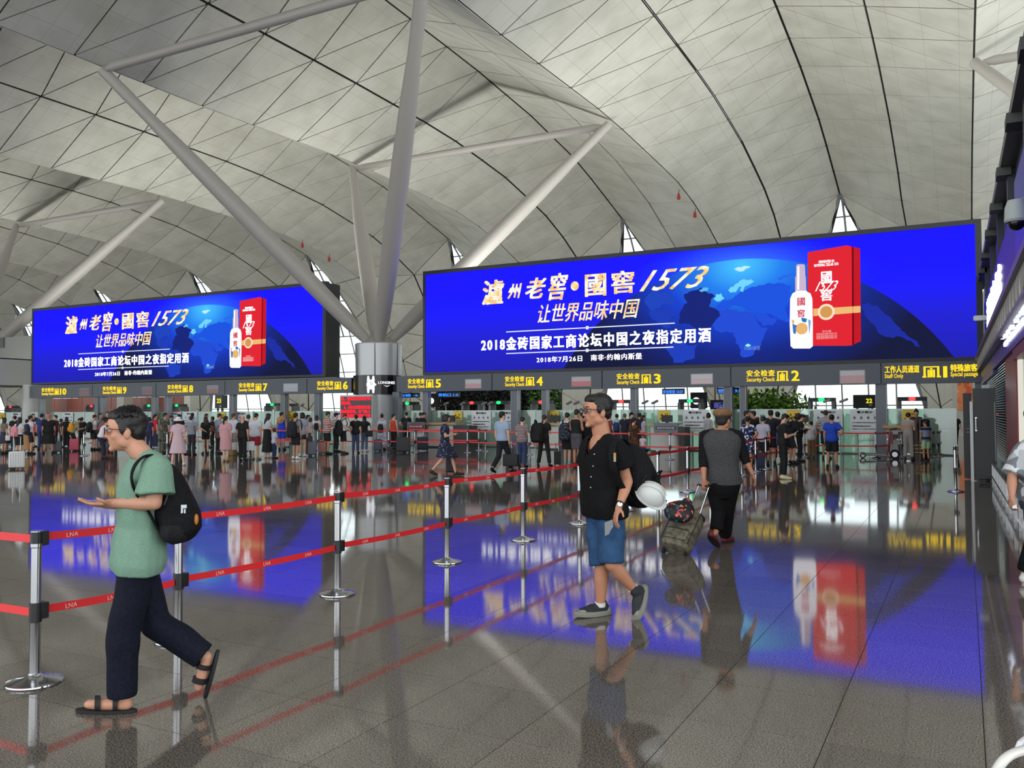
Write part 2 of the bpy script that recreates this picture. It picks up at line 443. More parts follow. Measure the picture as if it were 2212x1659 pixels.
# ---- the pointed windows between the legs
WGL = glass((245, 250, 250), 0.06, 0.3); MULL = mat((120, 122, 122), 0.5)
nwin = 0
for k in BAYS[:-1]:
    xr = V0+k*PER-HALF; nwin += 1
    w = link(f'window_{nwin}', None); 
    w.empty_display_size = .5; w['kind'] = 'structure'
    E = EDG
    def edge_at(z):
        for a, b_ in zip(E[:-1], E[1:]):
            if b_[2] <= z <= a[2]:
                t = (a[2]-z)/(a[2]-b_[2]); return (HALF-(a[0]+(b_[0]-a[0])*t), a[1]+(b_[1]-a[1])*t)
        return (0.0, E[0][1])
    fr = G(); zs = [0, 2.1, 4.2, 6.2, 8.2, 10.1, 12, 13.8, 15.4, 16.9, 18.2]
    L = [Vector((xr-edge_at(z)[0], edge_at(z)[1], z)) for z in zs]; Rr = [Vector((xr+edge_at(z)[0], edge_at(z)[1], z)) for z in zs]
    fr.tube(L+[Vector((xr, 69.5, 18.3))], 0.16, 6); fr.tube(Rr+[Vector((xr, 69.5, 18.3))], 0.16, 6)
    for z in zs[1:-1]:
        hw, y = edge_at(z); fr.tube([(xr-hw, y, z), (xr+hw, y, z)], 0.07 if z > 9 else .06, 6)
    for off in (-3.2, -1.05, 1.05, 3.2):
        pts = [Vector((xr+off, edge_at(z)[1], z)) for z in zs if edge_at(z)[0] > abs(off)]
        if len(pts) > 1: fr.tube(pts, 0.07, 6)
    if True:
        pts = [Vector((xr+.1, edge_at(z)[1], z)) for z in (10.1, 12, 13.8, 15.4, 16.9, 18.1)]; fr.tube(pts, 0.09, 6)
    fr.obj('window_frame', MULL, w)
    for z0, z1 in zip(zs[:-1], zs[1:]):
        h0, y0 = edge_at(z0); h1, y1 = edge_at(z1)
        cuts = [-99, -3.2, -1.05, 1.05, 3.2, 99] if z0 < 10 else [-99, .1, 99]
        for c0, c1 in zip(cuts[:-1], cuts[1:]):
            a0, a1 = max(-h0, c0), min(h0, c1); b0, b1 = max(-h1, c0), min(h1, c1)
            if a1-a0 < .05: continue
            b1 = max(b1, b0) if b1 > b0 else b0
            if b0 > a1: b0 = b1 = a1
            if b1 < a0: b0 = b1 = a0
            pv = [(xr+a0, y0, z0), (xr+a1, y0, z0), (xr+b1, y1, z1), (xr+b0, y1, z1)]
            gg = G().add(pv+[(x, y+.02, z) for x, y, z in pv], [(0, 1, 2, 3), (7, 6, 5, 4), (0, 4, 5, 1), (1, 5, 6, 2), (2, 6, 7, 3), (3, 7, 4, 0)])
            gg.obj('pane', WGL, w)

# ---- tree columns
TUBE = mat((172, 168, 161), 0.45)
def tree_column(cx, label, cyy=34.7):
    t = thing('tree_column', label, 'column', (cx, cyy, 0))
    G().lathe([(1.12, 0), (1.12, 2.5), (1.13, 3.4), (1.17, 5.0), (1.12, 5.05), (1.05, 5.05)], 40).obj('shaft', mat((186, 188, 190), 0.3, .25), t, True)
    g = G()
    for a in (R(-118), R(-62), R(0), R(180)): g.obox((1.16*math.cos(a), 1.16*math.sin(a), 2.5), (.02, 0, 0), (0, .02, 0), (0, 0, 2.5))
    g.obj('joint_strip', mat((110, 112, 114), .5), t)
    G().lathe([(0.9, 5.0), (0.7, 5.25), (0.45, 5.4), (.1, 5.45)], 24).obj('node_cap', mat((150, 144, 136), .5), t, True)
    tops = [(-HALF, -9.2, 17.5), (-HALF, 9.0, 17.5), (HALF, 9.0, 17.5), (HALF, -9.2, 17.5)]
    for (x, y, z) in tops:
        b0 = Vector((x*.04, y*.04, 5.15)); b1 = Vector((x, y, z-.1)); n = 12; pts = [b0.lerp(b1, i/n) for i in range(n+1)]
        rad = [0.27+0.17*math.sin(PI*min(1, (i/n)*1.15+.05))**.7 if 0 < i/n < .93 else .24 for i in range(n+1)]
        G().tube(pts, rad, 18).obj('branch', TUBE, t, True)
    for ys in (-9.2, 9.0):
        G().tube([(-HALF+.35, ys, 17.35), (-HALF+.8, ys, 17.35), (HALF-.8, ys, 17.35), (HALF-.35, ys, 17.35)], [.1, .21, .21, .1], 14).obj('brace', TUBE, t, True)
    return t
tc1 = tree_column(V0-1.5*PER, 'white tree column with four tubes branching from its drum between the two big screens')
tree_column(V0-3.5*PER, 'white branching tree column, its tube crossing the far left edge')
tree_column(V0+0.5*PER, 'white branching tree column above the shop wall at the top right corner')
# red pull tags hanging from the roof
for (u, v_, Y) in ((1466, 425, 58), (1501, 464, 61), (653, 530, 57), (711, 560, 60)):
    p = aY(u, v_, Y)
    t = thing('hanging_tag', {1466: 'small red tag on the roof seam, upper of the pair above the right screen', 1501: 'small red tag on the roof seam, lower of the pair above the right screen', 653: 'small red tag on the roof above the left screen, upper left one', 711: 'small red tag on the roof beside the column tube, lower right one'}[u], 'tag', p)
    G().lathe([(.02, .28), (.07, .2), (.12, 0), (.13, -.14), (.08, -.2)], 10).obj('tassel', mat((150, 40, 30), .7), t)
    G().tube([(0, 0, .2), (0.05, 0, .5)], .02, 6).obj('cord', mat((60, 30, 25), .7), t)
wl = G().box(-162, -160, -20, 80, 0, 24).obj('left_light_blocker', mat((150, 148, 140), .7)); wl['kind'] = 'structure'  # unseen end wall, added to shut out sky light from the left
# ================================================================ SCREENS
YF = 34.0
def scr(u, v):                          # pixel of the right screen -> point of the picture (m from its lower left corner)
    p = aY(u, v, YF); return (p.x+22.62, p.z-3.50)
def ad_material():
    m = bpy.data.materials.new('led_picture'); m.use_nodes = True; nt = m.node_tree; nt.nodes.clear()
    N = nt.nodes.new; Lk = nt.links.new
    tc = N('ShaderNodeTexCoord'); sp = N('ShaderNodeSeparateXYZ'); Lk(tc.outputs['Object'], sp.inputs[0])
    def dist(cx, cz, sx=1.0, sz=1.0):
        s = N('ShaderNodeVectorMath'); s.operation = 'SUBTRACT'; s.inputs[1].default_value = (cx, 0, cz)
        c = N('ShaderNodeCombineXYZ'); Lk(sp.outputs['X'], c.inputs['X']); Lk(sp.outputs['Z'], c.inputs['Z']); Lk(c.outputs[0], s.inputs[0])
        k = N('ShaderNodeVectorMath'); k.operation = 'MULTIPLY'; k.inputs[1].default_value = (sx, 0, sz); Lk(s.outputs[0], k.inputs[0])
        l = N('ShaderNodeVectorMath'); l.operation = 'LENGTH'; Lk(k.outputs[0], l.inputs[0]); return l.outputs['Value']
    def ramp(src, a, b, stops):
        mr = N('ShaderNodeMapRange'); mr.inputs[1].default_value = a; mr.inputs[2].default_value = b; Lk(src, mr.inputs[0])
        cr = N('ShaderNodeValToRGB'); el = cr.color_ramp.elements
        while len(el) < len(stops): el.new(.5)
        for i, (p, c) in enumerate(stops): el[i].position = p; el[i].color = rgb(c)
        Lk(mr.outputs[0], cr.inputs[0]); return cr.outputs[0]
    def mix(f, a, b):
        x = N('ShaderNodeMix'); x.data_type = 'RGBA'; Lk(f, x.inputs['Factor']); Lk(a, x.inputs['A']); Lk(b, x.inputs['B']); return x.outputs['Result']
    CX, CZ, RR = 14.75, -4.85, 8.98
    rd = dist(CX, CZ)
    back = ramp(sp.outputs['Z'], 0, 4.7, [(0, (27, 27, 140)), (.35, (27, 28, 172)), (.7, (22, 21, 222)), (1, (22, 19, 236))])
    glow = ramp(dist(14.9, 4.1, .34, .9), 0, 2.0, [(0, (46, 88, 232)), (.5, (28, 52, 226)), (1, (22, 22, 220))])
    halo = N('ShaderNodeMapRange'); halo.inputs[1].default_value = RR+1.0; halo.inputs[2].default_value = RR; Lk(rd, halo.inputs[0])
    sd = N('ShaderNodeMapRange'); sd.inputs[1].default_value = 2.6; sd.inputs[2].default_value = .6; Lk(dist(14.9, 4.1, .34, .9), sd.inputs[0])
    hm = N('ShaderNodeMath'); hm.operation = 'MULTIPLY'; Lk(halo.outputs[0], hm.inputs[0]); Lk(sd.outputs[0], hm.inputs[1])
    outer = mix(hm.outputs[0], back, glow)
    sea = ramp(dist(14.9, 3.9, .62, .9), 0, 4.4, [(0, (58, 158, 206)), (.22, (30, 102, 192)), (.45, (21, 52, 166)), (.72, (19, 32, 104)), (1, (19, 22, 48))])
    ins = N('ShaderNodeMath'); ins.operation = 'LESS_THAN'; ins.inputs[1].default_value = RR; Lk(rd, ins.inputs[0])
    colr = mix(ins.outputs[0], outer, sea)
    e = N('ShaderNodeEmission'); e.inputs[1].default_value = SCREEN_GAIN; Lk(colr, e.inputs[0])
    o = N('ShaderNodeOutputMaterial'); Lk(e.outputs[0], o.inputs[0]); return m
SCREEN_GAIN = 1.7
AD = ad_material(); FRAME = mat((38, 39, 43), .5)
WTXT = emis((248, 248, 252), 1.8)
gold = bpy.data.materials.new('gold_lettering'); gold.use_nodes = True; nt = gold.node_tree; nt.nodes.clear()
_t = nt.nodes.new('ShaderNodeTexCoord'); _n = nt.nodes.new('ShaderNodeTexNoise'); _n.inputs['Scale'].default_value = 2.6
_c = nt.nodes.new('ShaderNodeValToRGB'); _c.color_ramp.elements[0].position = .40; _c.color_ramp.elements[0].color = rgb((228, 180, 100)); _c.color_ramp.elements[1].position = .70; _c.color_ramp.elements[1].color = rgb((255, 250, 226))
_e = nt.nodes.new('ShaderNodeEmission'); _e.inputs[1].default_value = 1.35; _o = nt.nodes.new('ShaderNodeOutputMaterial')
nt.links.new(_t.outputs['Object'], _n.inputs['Vector']); nt.links.new(_n.outputs['Fac'], _c.inputs[0]); nt.links.new(_c.outputs[0], _e.inputs[0]); nt.links.new(_e.outputs[0], _o.inputs[0])
CT = 900/3.352
def c6(L): return [scr(900+x/3.352, 460+y/3.352) for x, y in L]
def c7(L): return [scr(1500+x/3.352, 440+y/3.352) for x, y in L]
def rough_poly(poly, it=3, amp=.16):
    rs = random.Random(int(abs(poly[0][0])*1000)); P = list(poly)
    for k in range(it):
        Q = []
        for i, a in enumerate(P):
            b_ = P[(i+1) % len(P)]; L = math.dist(a, b_); o = rs.uniform(-amp, amp)*L; nx, nz = -(b_[1]-a[1])/max(L, 1e-6), (b_[0]-a[0])/max(L, 1e-6)
            Q += [a, ((a[0]+b_[0])/2+nx*o, (a[1]+b_[1])/2+nz*o)]
        P = Q
    return P
def flat(poly, name, m, parent, y, th=.006):
    if name == 'continent': poly = rough_poly(poly)
    g = G().prism(poly, (0, y, 0), (1, 0, 0), (0, 0, 1), (0, th, 0)); 
    me = g.mesh(); bm = bmesh.new(); bm.from_mesh(me); bmesh.ops.triangulate(bm, faces=bm.faces); bm.to_mesh(me); bm.free()
    return link(name, me, m, parent)
def ad_screen(x0, label, xw=23.04, side=1.1):
    t = thing('advertising_screen', label, 'screen', (x0, YF, 3.50))
    W_, H_ = xw, 4.66; fb = .13
    g = G(); g.box(-fb, 0, -.04, .25, -.12, H_+.17).box(W_, W_+.2, -.04, .25, -.12, H_+.17).box(0, W_, -.04, .25, -.12, 0).box(0, W_, -.04, .25, H_, H_+.17)
    g.obj('frame', FRAME, t)
    G().box(-fb+.02, W_+.18, .25, side, -.12, H_+.1).obj('housing', mat((46, 48, 50), .6), t)
    pic = G().box(0, W_, .0, .2, 0, H_).obj('picture', AD, t)
    L1 = emis((30, 82, 190), SCREEN_GAIN); L2 = emis((20, 42, 142), SCREEN_GAIN); L3 = emis((24, 36, 130), SCREEN_GAIN); L4 = emis((92, 170, 206), SCREEN_GAIN); DK = emis((20, 30, 96), SCREEN_GAIN)
    af = c7([(150,800),(200,770),(270,765),(330,790),(430,790),(450,840),(490,895),(530,900),(505,960),(480,1030),(420,1100),(345,1110),(300,1010),(280,930),(200,935),(150,915),(120,870)])
    flat(af, 'continent', emis((28, 60, 170), SCREEN_GAIN), t, -.006)
    flat(c7([(440,800),(520,800),(600,832),(560,880),(500,888),(470,850)]), 'continent', emis((28, 62, 172), SCREEN_GAIN), t, -.006)
    flat(c7([(155,745),(215,700),(300,662),(330,640),(420,600),(520,578),(640,575),(705,590),(705,860),(650,850),(600,826),(540,795),(440,785),(370,770),(330,745),(280,738),(240,760),(190,772),(160,765)]), 'continent', emis((23, 66, 178), SCREEN_GAIN), t, -.006)
    flat(c7([(245,625),(290,592),(350,547),(410,545),(432,560),(372,592),(352,640),(330,632),(345,600),(318,606),(300,640),(262,645)]), 'continent', L4, t, -.012)
    flat(c7([(140,690),(160,655),(195,650),(218,690),(190,705),(150,700)]), 'continent', L4, t, -.012)
    flat(c7([(288,472),(330,460),(405,456),(370,475),(345,492),(310,485)]), 'continent', emis((150, 190, 206), SCREEN_GAIN), t, -.012)
    flat(c7([(600,540),(660,516),(730,512),(660,532),(620,556)]), 'continent', L1, t, -.012)
    flat(c7([(35,632),(70,608),(105,612),(95,634),(50,640)]), 'continent', emis((70, 150, 190), SCREEN_GAIN), t, -.012)
    flat(c6([(1655,618),(1740,566),(1835,580),(1872,640),(1836,668),(1790,655),(1760,690),(1690,700),(1650,650)]), 'continent', emis((25, 54, 150), SCREEN_GAIN), t, -.006)
    flat(c6([(1690,705),(1830,692),(1875,735),(1820,790),(1840,830),(1790,835),(1730,780),(1680,740)]), 'continent', emis((24, 48, 144), SCREEN_GAIN), t, -.012)
    flat(c6([(1935,590),(2010,560),(2060,540),(2160,600),(2120,680),(2200,740),(2150,800),(2120,850),(2050,845),(1900,800),(1920,700),(1960,650)]), 'continent', DK, t, -.009)
    flat(c6([(1795,965),(1900,932),(2030,945),(2012,1052),(1925,1090),(1860,1082)]), 'continent', emis((26, 50, 150), SCREEN_GAIN), t, -.006)
    flat(c7([(1215,730),(1260,715),(1380,800),(1500,920),(1640,1040),(1600,1030),(1460,960),(1340,940),(1230,800)]), 'continent', L3, t, -.006)
    # lettering
    LT = [('瀘', 1042, 1090, 605, 658, .028, .1), ('州', 1097, 1128, 613, 645, .028, .25), ('老', 1135, 1181, 600, 645, .03, .3), ('窖', 1185, 1228, 590, 648, .028, .3), ('國', 1264, 1310, 592, 640, .03, 0), ('窖', 1321, 1371, 585, 634, .03, 0)]
    for s, a, b_, c, d, bo, sh in LT:
        (xa, _), (xb, _) = scr(a, (c+d)/2), scr(b_, (c+d)/2); um = (a+b_)/2
        z1, z0 = scr(um, c)[1], scr(um, d)[1]
        lettering(s, gold, t, xa, xb, (z0+z1)/2, z1-z0, -.02, bo, sh)
    x, z = scr(1242, 618); G().lathe([(0.19, 0), (0.19, .012)], 16).mesh()
    flat([(x+.19*math.cos(a), z+.2*math.sin(a)) for a in [i*PI/8 for i in range(16)]], 'dot', gold, t, -.03)
    (xa, _), (xb, _) = scr(1382, 604), scr(1532, 600)
    lettering('1573', gold, t, xa, xb, scr(1450, 603)[1], .86, -.02, .010, .62)
    (xa, _), (xb, _) = scr(1162, 674), scr(1383, 669)
    lettering('让世界品味中国', gold, t, xa, xb, scr(1270, 672)[1], .82, -.02, .012, .3)
    for ra, rb, v0, v1, kv in ((1094, 1458, 717, 697, 708), (1094, 1455, 764, 750, 757)):
        (xa, za), (xb, zb) = scr(ra, v0), scr(rb, v1); zz = scr(1269, kv)[1]
        g = G().box(xa, xb, -.03, -.02, zz-.022, zz+.022); xc = scr(1269, kv)[0]
        g.lathe([(.09, 0), (.09, .01)], 10, (0, 0, 0)) if False else g.box(xc-.06, xc+.06, -.035, -.02, zz-.07, zz+.07)
        g.obj('rule_line', emis((214, 220, 240), 1.2), t)
    (xa, _), (xb, _) = scr(1040, 745), scr(1536, 722)
    lettering('2018金砖国家工商论坛中国之夜指定用酒', WTXT, t, xa, xb, scr(1290, 734)[1], .60, -.02, .035, 0, 1.25)
    (xa, _), (xb, _) = scr(1160, 777), scr(1258, 774)
    lettering('2018年7月26日', WTXT, t, xa, xb, scr(1200, 776)[1], .26, -.02, .015, 0, 1.2)
    (xa, _), (xb, _) = scr(1277, 773), scr(1387, 770)
    lettering('南非·约翰内斯堡', WTXT, t, xa, xb, scr(1330, 771)[1], .27, -.02, .015, 0, 1.15)
    # place marker
    x, z = scr(1616, 746)
    flat([(x-.12, z), (x, z+.07), (x+.12, z), (x, z-.07)], 'marker', emis((120, 210, 255), 1.5), t, -.02)
    lettering('约翰内斯堡', emis((110, 150, 220), .9), t, scr(1608, 752)[0], scr(1642, 752)[0], scr(1625, 752)[1], .16, -.02, 0)
    # carton
    RED = emis((214, 38, 50), 1.15); RED2 = emis((186, 26, 38), 1.15); TAN = emis((226, 178, 112), 1.15); PALE = emis((240, 216, 190), 1.15); GRV = emis((120, 14, 24), 1.0)
    fr = [scr(*p) for p in ((1745, 545), (1829, 530), (1840, 533), (1842, 746), (1830, 747), (1745, 747))]
    flat(fr, 'carton_front', RED, t, -.012)
    flat([scr(*p) for p in ((1843, 533), (1858, 537), (1860, 737), (1844, 744))], 'carton_side', RED2, t, -.012)
    flat([scr(*p) for p in ((1840, 532), (1844, 533), (1845, 745), (1841, 747))], 'carton_groove', GRV, t, -.02)
    flat([scr(*p) for p in ((1757, 667), (1859, 661), (1859, 675), (1757, 683))], 'carton_band', TAN, t, -.02)
    x, z = scr(1785, 674)
    circ = lambda r: [(x+r*math.cos(i*PI/10), z+r*1.02*math.sin(i*PI/10)) for i in range(20)]
    flat(circ(.30), 'seal', PALE, t, -.03); flat(circ(.22), 'seal', emis((206, 150, 84), 1.1), t, -.038)
    (xa, _), (xb, _) = scr(1774, 600), scr(1797, 600)
    lettering('國', WTXT, t, xa, xb, scr(1785, 600)[1], .47, -.02, .02)
    (xa, _), (xb, _) = scr(1761, 617), scr(1811, 617)
    lettering('1573', WTXT, t, xa, xb, scr(1785, 618)[1], .36, -.03, 0, .6)
    (xa, _), (xb, _) = scr(1773, 637), scr(1798, 637)
    lettering('窖', WTXT, t, xa, xb, scr(1785, 637)[1], .45, -.02, .02)
    (xa, _), (xb, _) = scr(1769, 565), scr(1802, 563)
    lettering('FERMENTED IN', WTXT, t, xa, xb, scr(1785, 565)[1], .1, -.02, .01)
    (xa, _), (xb, _) = scr(1759, 573), scr(1811, 570)
    lettering('NATIONAL CELLAR 1573', WTXT, t, xa, xb, scr(1785, 572)[1], .1, -.02, .01)
    for vv, w_ in ((716, 10), (722, 22), (727, 22), (731, 22)):
        (xa, zz), (xb, _) = scr(1786-w_, vv), scr(1786+w_, vv)
        lettering('国窖酒类销售有限公司' if w_ > 10 else '净含量', emis((240, 170, 170), 1.0), t, xa, xb, zz, .08, -.02)
    # bottle
    BW = emis((240, 236, 246), 1.2); CAPM = emis((196, 176, 200), 1.1)
    body = [scr(*p) for p in ((1708, 748), (1706, 700), (1707, 645), (1712, 634), (1719, 630), (1719, 628), (1743, 628), (1743, 630), (1751, 634), (1755, 645), (1756, 700), (1756, 748), (1750, 753), (1714, 753))]
    flat(body, 'bottle', BW, t, -.024)
    flat([scr(*p) for p in ((1718, 628), (1718, 598), (1720, 597), (1720, 574), (1723, 571), (1737, 571), (1739, 574), (1740, 597), (1741, 598), (1742, 628))], 'bottle_cap', CAPM, t, -.03)
    flat([scr(*p) for p in ((1722, 626), (1723, 575), (1727, 575), (1727, 626))], 'bottle_highlight', emis((250, 240, 250), 1.2), t, -.04)
    RT_ = emis((200, 40, 60), 1.1)
    (xa, _), (xb, _) = scr(1723, 652), scr(1739, 652)
    lettering('國', RT_, t, xa, xb, scr(1731, 652)[1], .3, -.036, .02)
    (xa, _), (xb, _) = scr(1723, 678), scr(1739, 678)
    lettering('窖', RT_, t, xa, xb, scr(1731, 677)[1], .3, -.036, .02)
    x, z = scr(1732, 710)
    flat(circ(.22), 'seal', emis((226, 176, 110), 1.1), t, -.036)
    for (a, b_, c, d, colr) in ((1712, 700, 1722, 722, (60, 120, 200)), (1731, 686, 1744, 697, (40, 120, 190)), (1746, 690, 1752, 720, (120, 170, 220)), (1710, 690, 1717, 702, (230, 190, 120))):
        flat([scr(a, b_), scr(c, b_+3), scr(c-3, d), scr(a+2, d-2)], 'label_print', emis(colr, 1.0), t, -.036)
    return t
ad_screen(-22.62, 'large blue advertising screen on the right with the liquor bottle and red carton')
s2 = ad_screen(-52.6, 'large blue advertising screen on the left, partly crossed by a white column tube')
s2.rotation_euler = (0, R(-0.0), 0); s2.scale = (1.03, 1, .985); s2.location.z = 3.56

# ================================================================ SIGN BAND with lane signs
YEL = emis((255, 214, 40), 1.25); BAND = mat((74, 79, 88), .42, .3); SEAM = mat((30, 32, 36), .6)
seams = [(-52.9, -46.75), (-46.75, -41.15), (-41.15, -35.7), (-35.7, -30.6), (-30.6, -27.15), (-24.3, -19.0), (-19.0, -13.63), (-13.63, -8.17), (-8.17, -2.69), (-2.69, .58)]
signs = [('10', -51.63, -49.21, -47.94, -47.03), ('9', -45.78, -43.67, -42.32, -41.46), ('8', -40.18, -38.14, -37.06, -36.17), ('7', -34.65, -32.61, -31.49, -30.48), ('6', -29.21, -27.25, None, None),
         ('5', -23.61, -21.74, -20.42, -19.54), ('4', -18.31, -16.43, -15.05, -14.12), ('3', -12.96, -11.04, -9.79, -8.87), ('2', -7.55, -5.56, -4.12, -3.22), ('1', -2.57, .42, None, None)]
seams[3] = (-35.7, -29.9); seams[4] = (-29.9, -27.0)
def gate_symbol(parent, x0, x1, y, z0, z1):
    w = x1-x0; h = z1-z0; g = G()
    for i in (0, 1):
        a = x0 if i == 0 else x1-w*.16
        g.box(a+w*.02, a+w*.16, y-.015, y, z0+h*.1, z1); g.box(a-w*.05*(1-i), a+w*.2+w*.05*i, y-.015, y, z0, z0+h*.14)
    g.box(x0+w*.14, x1-w*.14, y-.015, y, z1-h*.1, z1)
    g.box(x0+w*.40, x0+w*.60, y-.015, y, z0+h*.02, z1-h*.32)
    g.prism([(x0+w*.5+w*.1*math.cos(k*PI/5), z1-h*.22+h*.07*math.sin(k*PI/5)) for k in range(10)], (0, y-.015, 0), (1, 0, 0), (0, 0, 1), (0, .015, 0))
    g.box(x0+w*.27, x0+w*.38, y-.015, y, z0, z1-h*.3); g.box(x0+w*.62, x0+w*.73, y-.015, y, z0, z1-h*.3)
    return g.obj('gate_symbol', YEL, parent)
pcol = {'10': ((120, 40, 44), (70, 66, 72)), '9': ((120, 46, 48), (84, 82, 90)), '8': ((150, 84, 82), (130, 130, 136)), '7': ((170, 176, 182), (176, 182, 188)), '5': ((196, 150, 152), (190, 190, 196)), '4': ((202, 110, 112), (186, 180, 186)), '3': ((214, 190, 194), (206, 204, 210)), '2': ((206, 160, 164), (200, 200, 206))}
SIGNW = {'10': 'lane ten, leftmost, under the left screen', '9': 'lane nine, second from the left', '8': 'lane eight, above the white sun hat', '7': 'lane seven with a pale poster, under the left screen', '6': 'lane six, just left of the column drum', '5': 'lane five, just right of the column drum', '4': 'lane four, left of the near man', '3': 'lane three, above the near man', '2': 'lane two, right of the flat cap'}
for (a, b_), (num, t0, t1, p0, p1) in zip(seams, signs):
    t = thing('lane_sign', f'grey overhead security check sign, {SIGNW[num]}' if num != '1' else 'grey overhead sign for the staff and special passage, lane number 1', 'sign', (0, YF, 0))
    zb, zt = 2.60, 3.36
    G().box(a+.02, b_-.02, -.02, .5, zb, zt).obj('panel', BAND, t)
    if num == '1':
        lettering('工作人员通道', YEL, t, t0, -1.42, 3.12, .27, -.022, .03); lettering('Staff Only', YEL, t, t0, -1.95, 2.86, .19, -.022, .01)
        gate_symbol(t, -1.30, -.78, -.022, 2.8, 3.2)
        lettering('1', YEL, t, -.66, -.53, 2.99, .40, -.022, .03)
        lettering('特殊旅客', YEL, t, -.43, .42, 3.12, .27, -.022, .04); lettering('Special passage', YEL, t, -.43, .42, 2.88, .2, -.022, .015)
    else:
        w = t1-t0; nw = .36 if len(num) == 1 else .66
        tw = w-nw-.55
        lettering('安全检查', YEL, t, t0, t0+tw, 3.10, .25, -.022, .025, 0, 1.15); lettering('Security Check', YEL, t, t0, t0+tw, 2.83, .21, -.022, .01)
        gate_symbol(t, t0+tw+.08, t0+tw+.48, -.022, 2.78, 3.16)
        lettering(num, YEL, t, t1-nw+.06, t1, 2.97, .40, -.022, .03)
    if p0 is not None:
        c1, c2 = pcol[num]
        G().box(p0, p1, -.03, 0, 2.70 if num != '2' else 2.62, 3.14).obj('poster_frame', mat((150, 152, 156), .5), t)
        G().box(p0+.03, p1-.03, -.036, 0, 2.72 if num != '2' else 2.65, 2.93).obj('poster', mat(c1, .3), t)
        G().box(p0+.03, p1-.03, -.036, 0, 2.93, 3.11).obj('poster', mat(c2, .3), t)
lip = thing('screen_ledge', 'dark grey steel ledge with seams running under the right screen', 'ledge', (0, YF, 0))
for k in range(8): G().box(-22.7+k*2.92, -22.7+(k+1)*2.92-.03, 0, .5, 3.365, 3.378).obj('ledge_plate', GREYP, lip)
lip2 = thing('screen_ledge', 'dark grey steel ledge with seams running under the left screen', 'ledge', (0, YF, 0))
for k in range(8): G().box(-52.7+k*3.1, -52.7+(k+1)*3.1-.03, 0, .5, 3.365, 3.40).obj('ledge_plate', GREYP, lip2)
# portal posts
for i, (x, w, d_) in enumerate([(-52.1, .28, 'behind the queue under the left end of the band'), (-46.6, .26, 'left of sign nine'), (-46.1, .12, 'paired beside the post left of sign nine'), (-41.6, .22, 'left of sign eight'), (-40.5, .24, 'under the lettering of sign eight'), (-35.4, .26, 'left of sign seven'), (-31.7, .26, 'under the poster of sign seven'), (-29.4, .30, 'left of the red message board'),
        (-24.45, .34, 'just right of the big column drum'), (-22.75, .26, 'under sign five'), (-17.95, .32, 'left of sign four lettering'), (-16.45, .22, 'beside the green hanging plants'), (-12.3, .24, 'right of the man with glasses'), (-8.35, .30, 'behind the man in the cap'), (-7.75, .22, 'right of the departure screens'), (-2.72, .36, 'left of the staff lane'), (.42, .2, 'at the right end of the band')]):
    t = thing('portal_post', 'grey steel portal post ' + d_, 'post', (x, YF+.3, 0), 0, 'steel posts carrying the sign band')
    G().box(-w/2, w/2, -.15, .15, 0, 2.6).obj('shaft', GREYP, t)
    G().box(-w/2-.012, -w/2, -.16, .16, 0, 2.6).box(w/2, w/2+.012, -.16, .16, 0, 2.6).obj('edge_trim', mat((150, 153, 158), .35, .6), t)
# black wrap sign on the column drum
t = thing('drum_sign', 'black curved light box with a white watch picture wrapped round the column drum', 'sign', (V0-1.5*PER, 34.7, 0))
def arc(r, a0, a1, z0, z1, th=.05, n=14):
    g = G(); A = [a0+(a1-a0)*i/n for i in range(n+1)]
    rs = [[(r*math.cos(a), r*math.sin(a), z0), ((r+th)*math.cos(a), (r+th)*math.sin(a), z0), ((r+th)*math.cos(a), (r+th)*math.sin(a), z1), (r*math.cos(a), r*math.sin(a), z1)] for a in A]
    return g.rings(rs)
arc(1.2, R(-190), R(10), 2.5, 3.44).obj('light_box', mat((12, 12, 16), .25), t)
arc(1.255, R(-62), R(-61), 2.5, 3.44, .01, 2).obj('seam', mat((60, 60, 66), .5), t)
WE = emis((240, 244, 250), 1.3)
def on_drum(poly_fn, name, m):          # small flat pieces bent on the drum surface
    g = G()
    for poly in poly_fn:
        pts = []
        for rr in (1.258, 1.27):
            pts.append([((rr)*math.cos(R(-53)+x/1.26), (rr)*math.sin(R(-53)+x/1.26), z) for x, z in poly])
        k = len(poly); g.add(pts[0]+pts[1], [tuple(range(k)), tuple(reversed(range(k, 2*k)))]+[(i, k+i, k+(i+1) % k, (i+1) % k) for i in range(k)])
    return g.obj(name, m, t)
cw = (-.38, 2.97)
on_drum([[(cw[0]+.22*math.cos(i*PI/10), cw[1]+.24*math.sin(i*PI/10)) for i in range(20)]], 'watch_case', WE)
on_drum([[(cw[0]+sx*.05, cw[1]+sz*.2), (cw[0]+sx*.2, cw[1]+sz*.16), (cw[0]+sx*.17, cw[1]+sz*.42), (cw[0]+sx*.09, cw[1]+sz*.42)] for sx in (-1, 1) for sz in (-1, 1)]+[[(cw[0]+.21, cw[1]-.04), (cw[0]+.27, cw[1]-.04), (cw[0]+.27, cw[1]+.04), (cw[0]+.21, cw[1]+.04)]], 'watch_strap', WE)
on_drum([[(cw[0]-.01, cw[1]), (cw[0]+.01, cw[1]), (cw[0]+.01, cw[1]+.16), (cw[0]-.01, cw[1]+.16)], [(cw[0], cw[1]-.01), (cw[0]+.12, cw[1]+.04), (cw[0]+.12, cw[1]+.055), (cw[0], cw[1]+.01)]], 'watch_hand', mat((60, 60, 70), .4))
me0, (lo, hi) = text_mesh('LONGINES', .02, 0, .02, 1.0)
me = me0.copy(); n = len(me.vertices); c = np.empty(n*3); me.vertices.foreach_get('co', c); c = c.reshape(-1, 3)
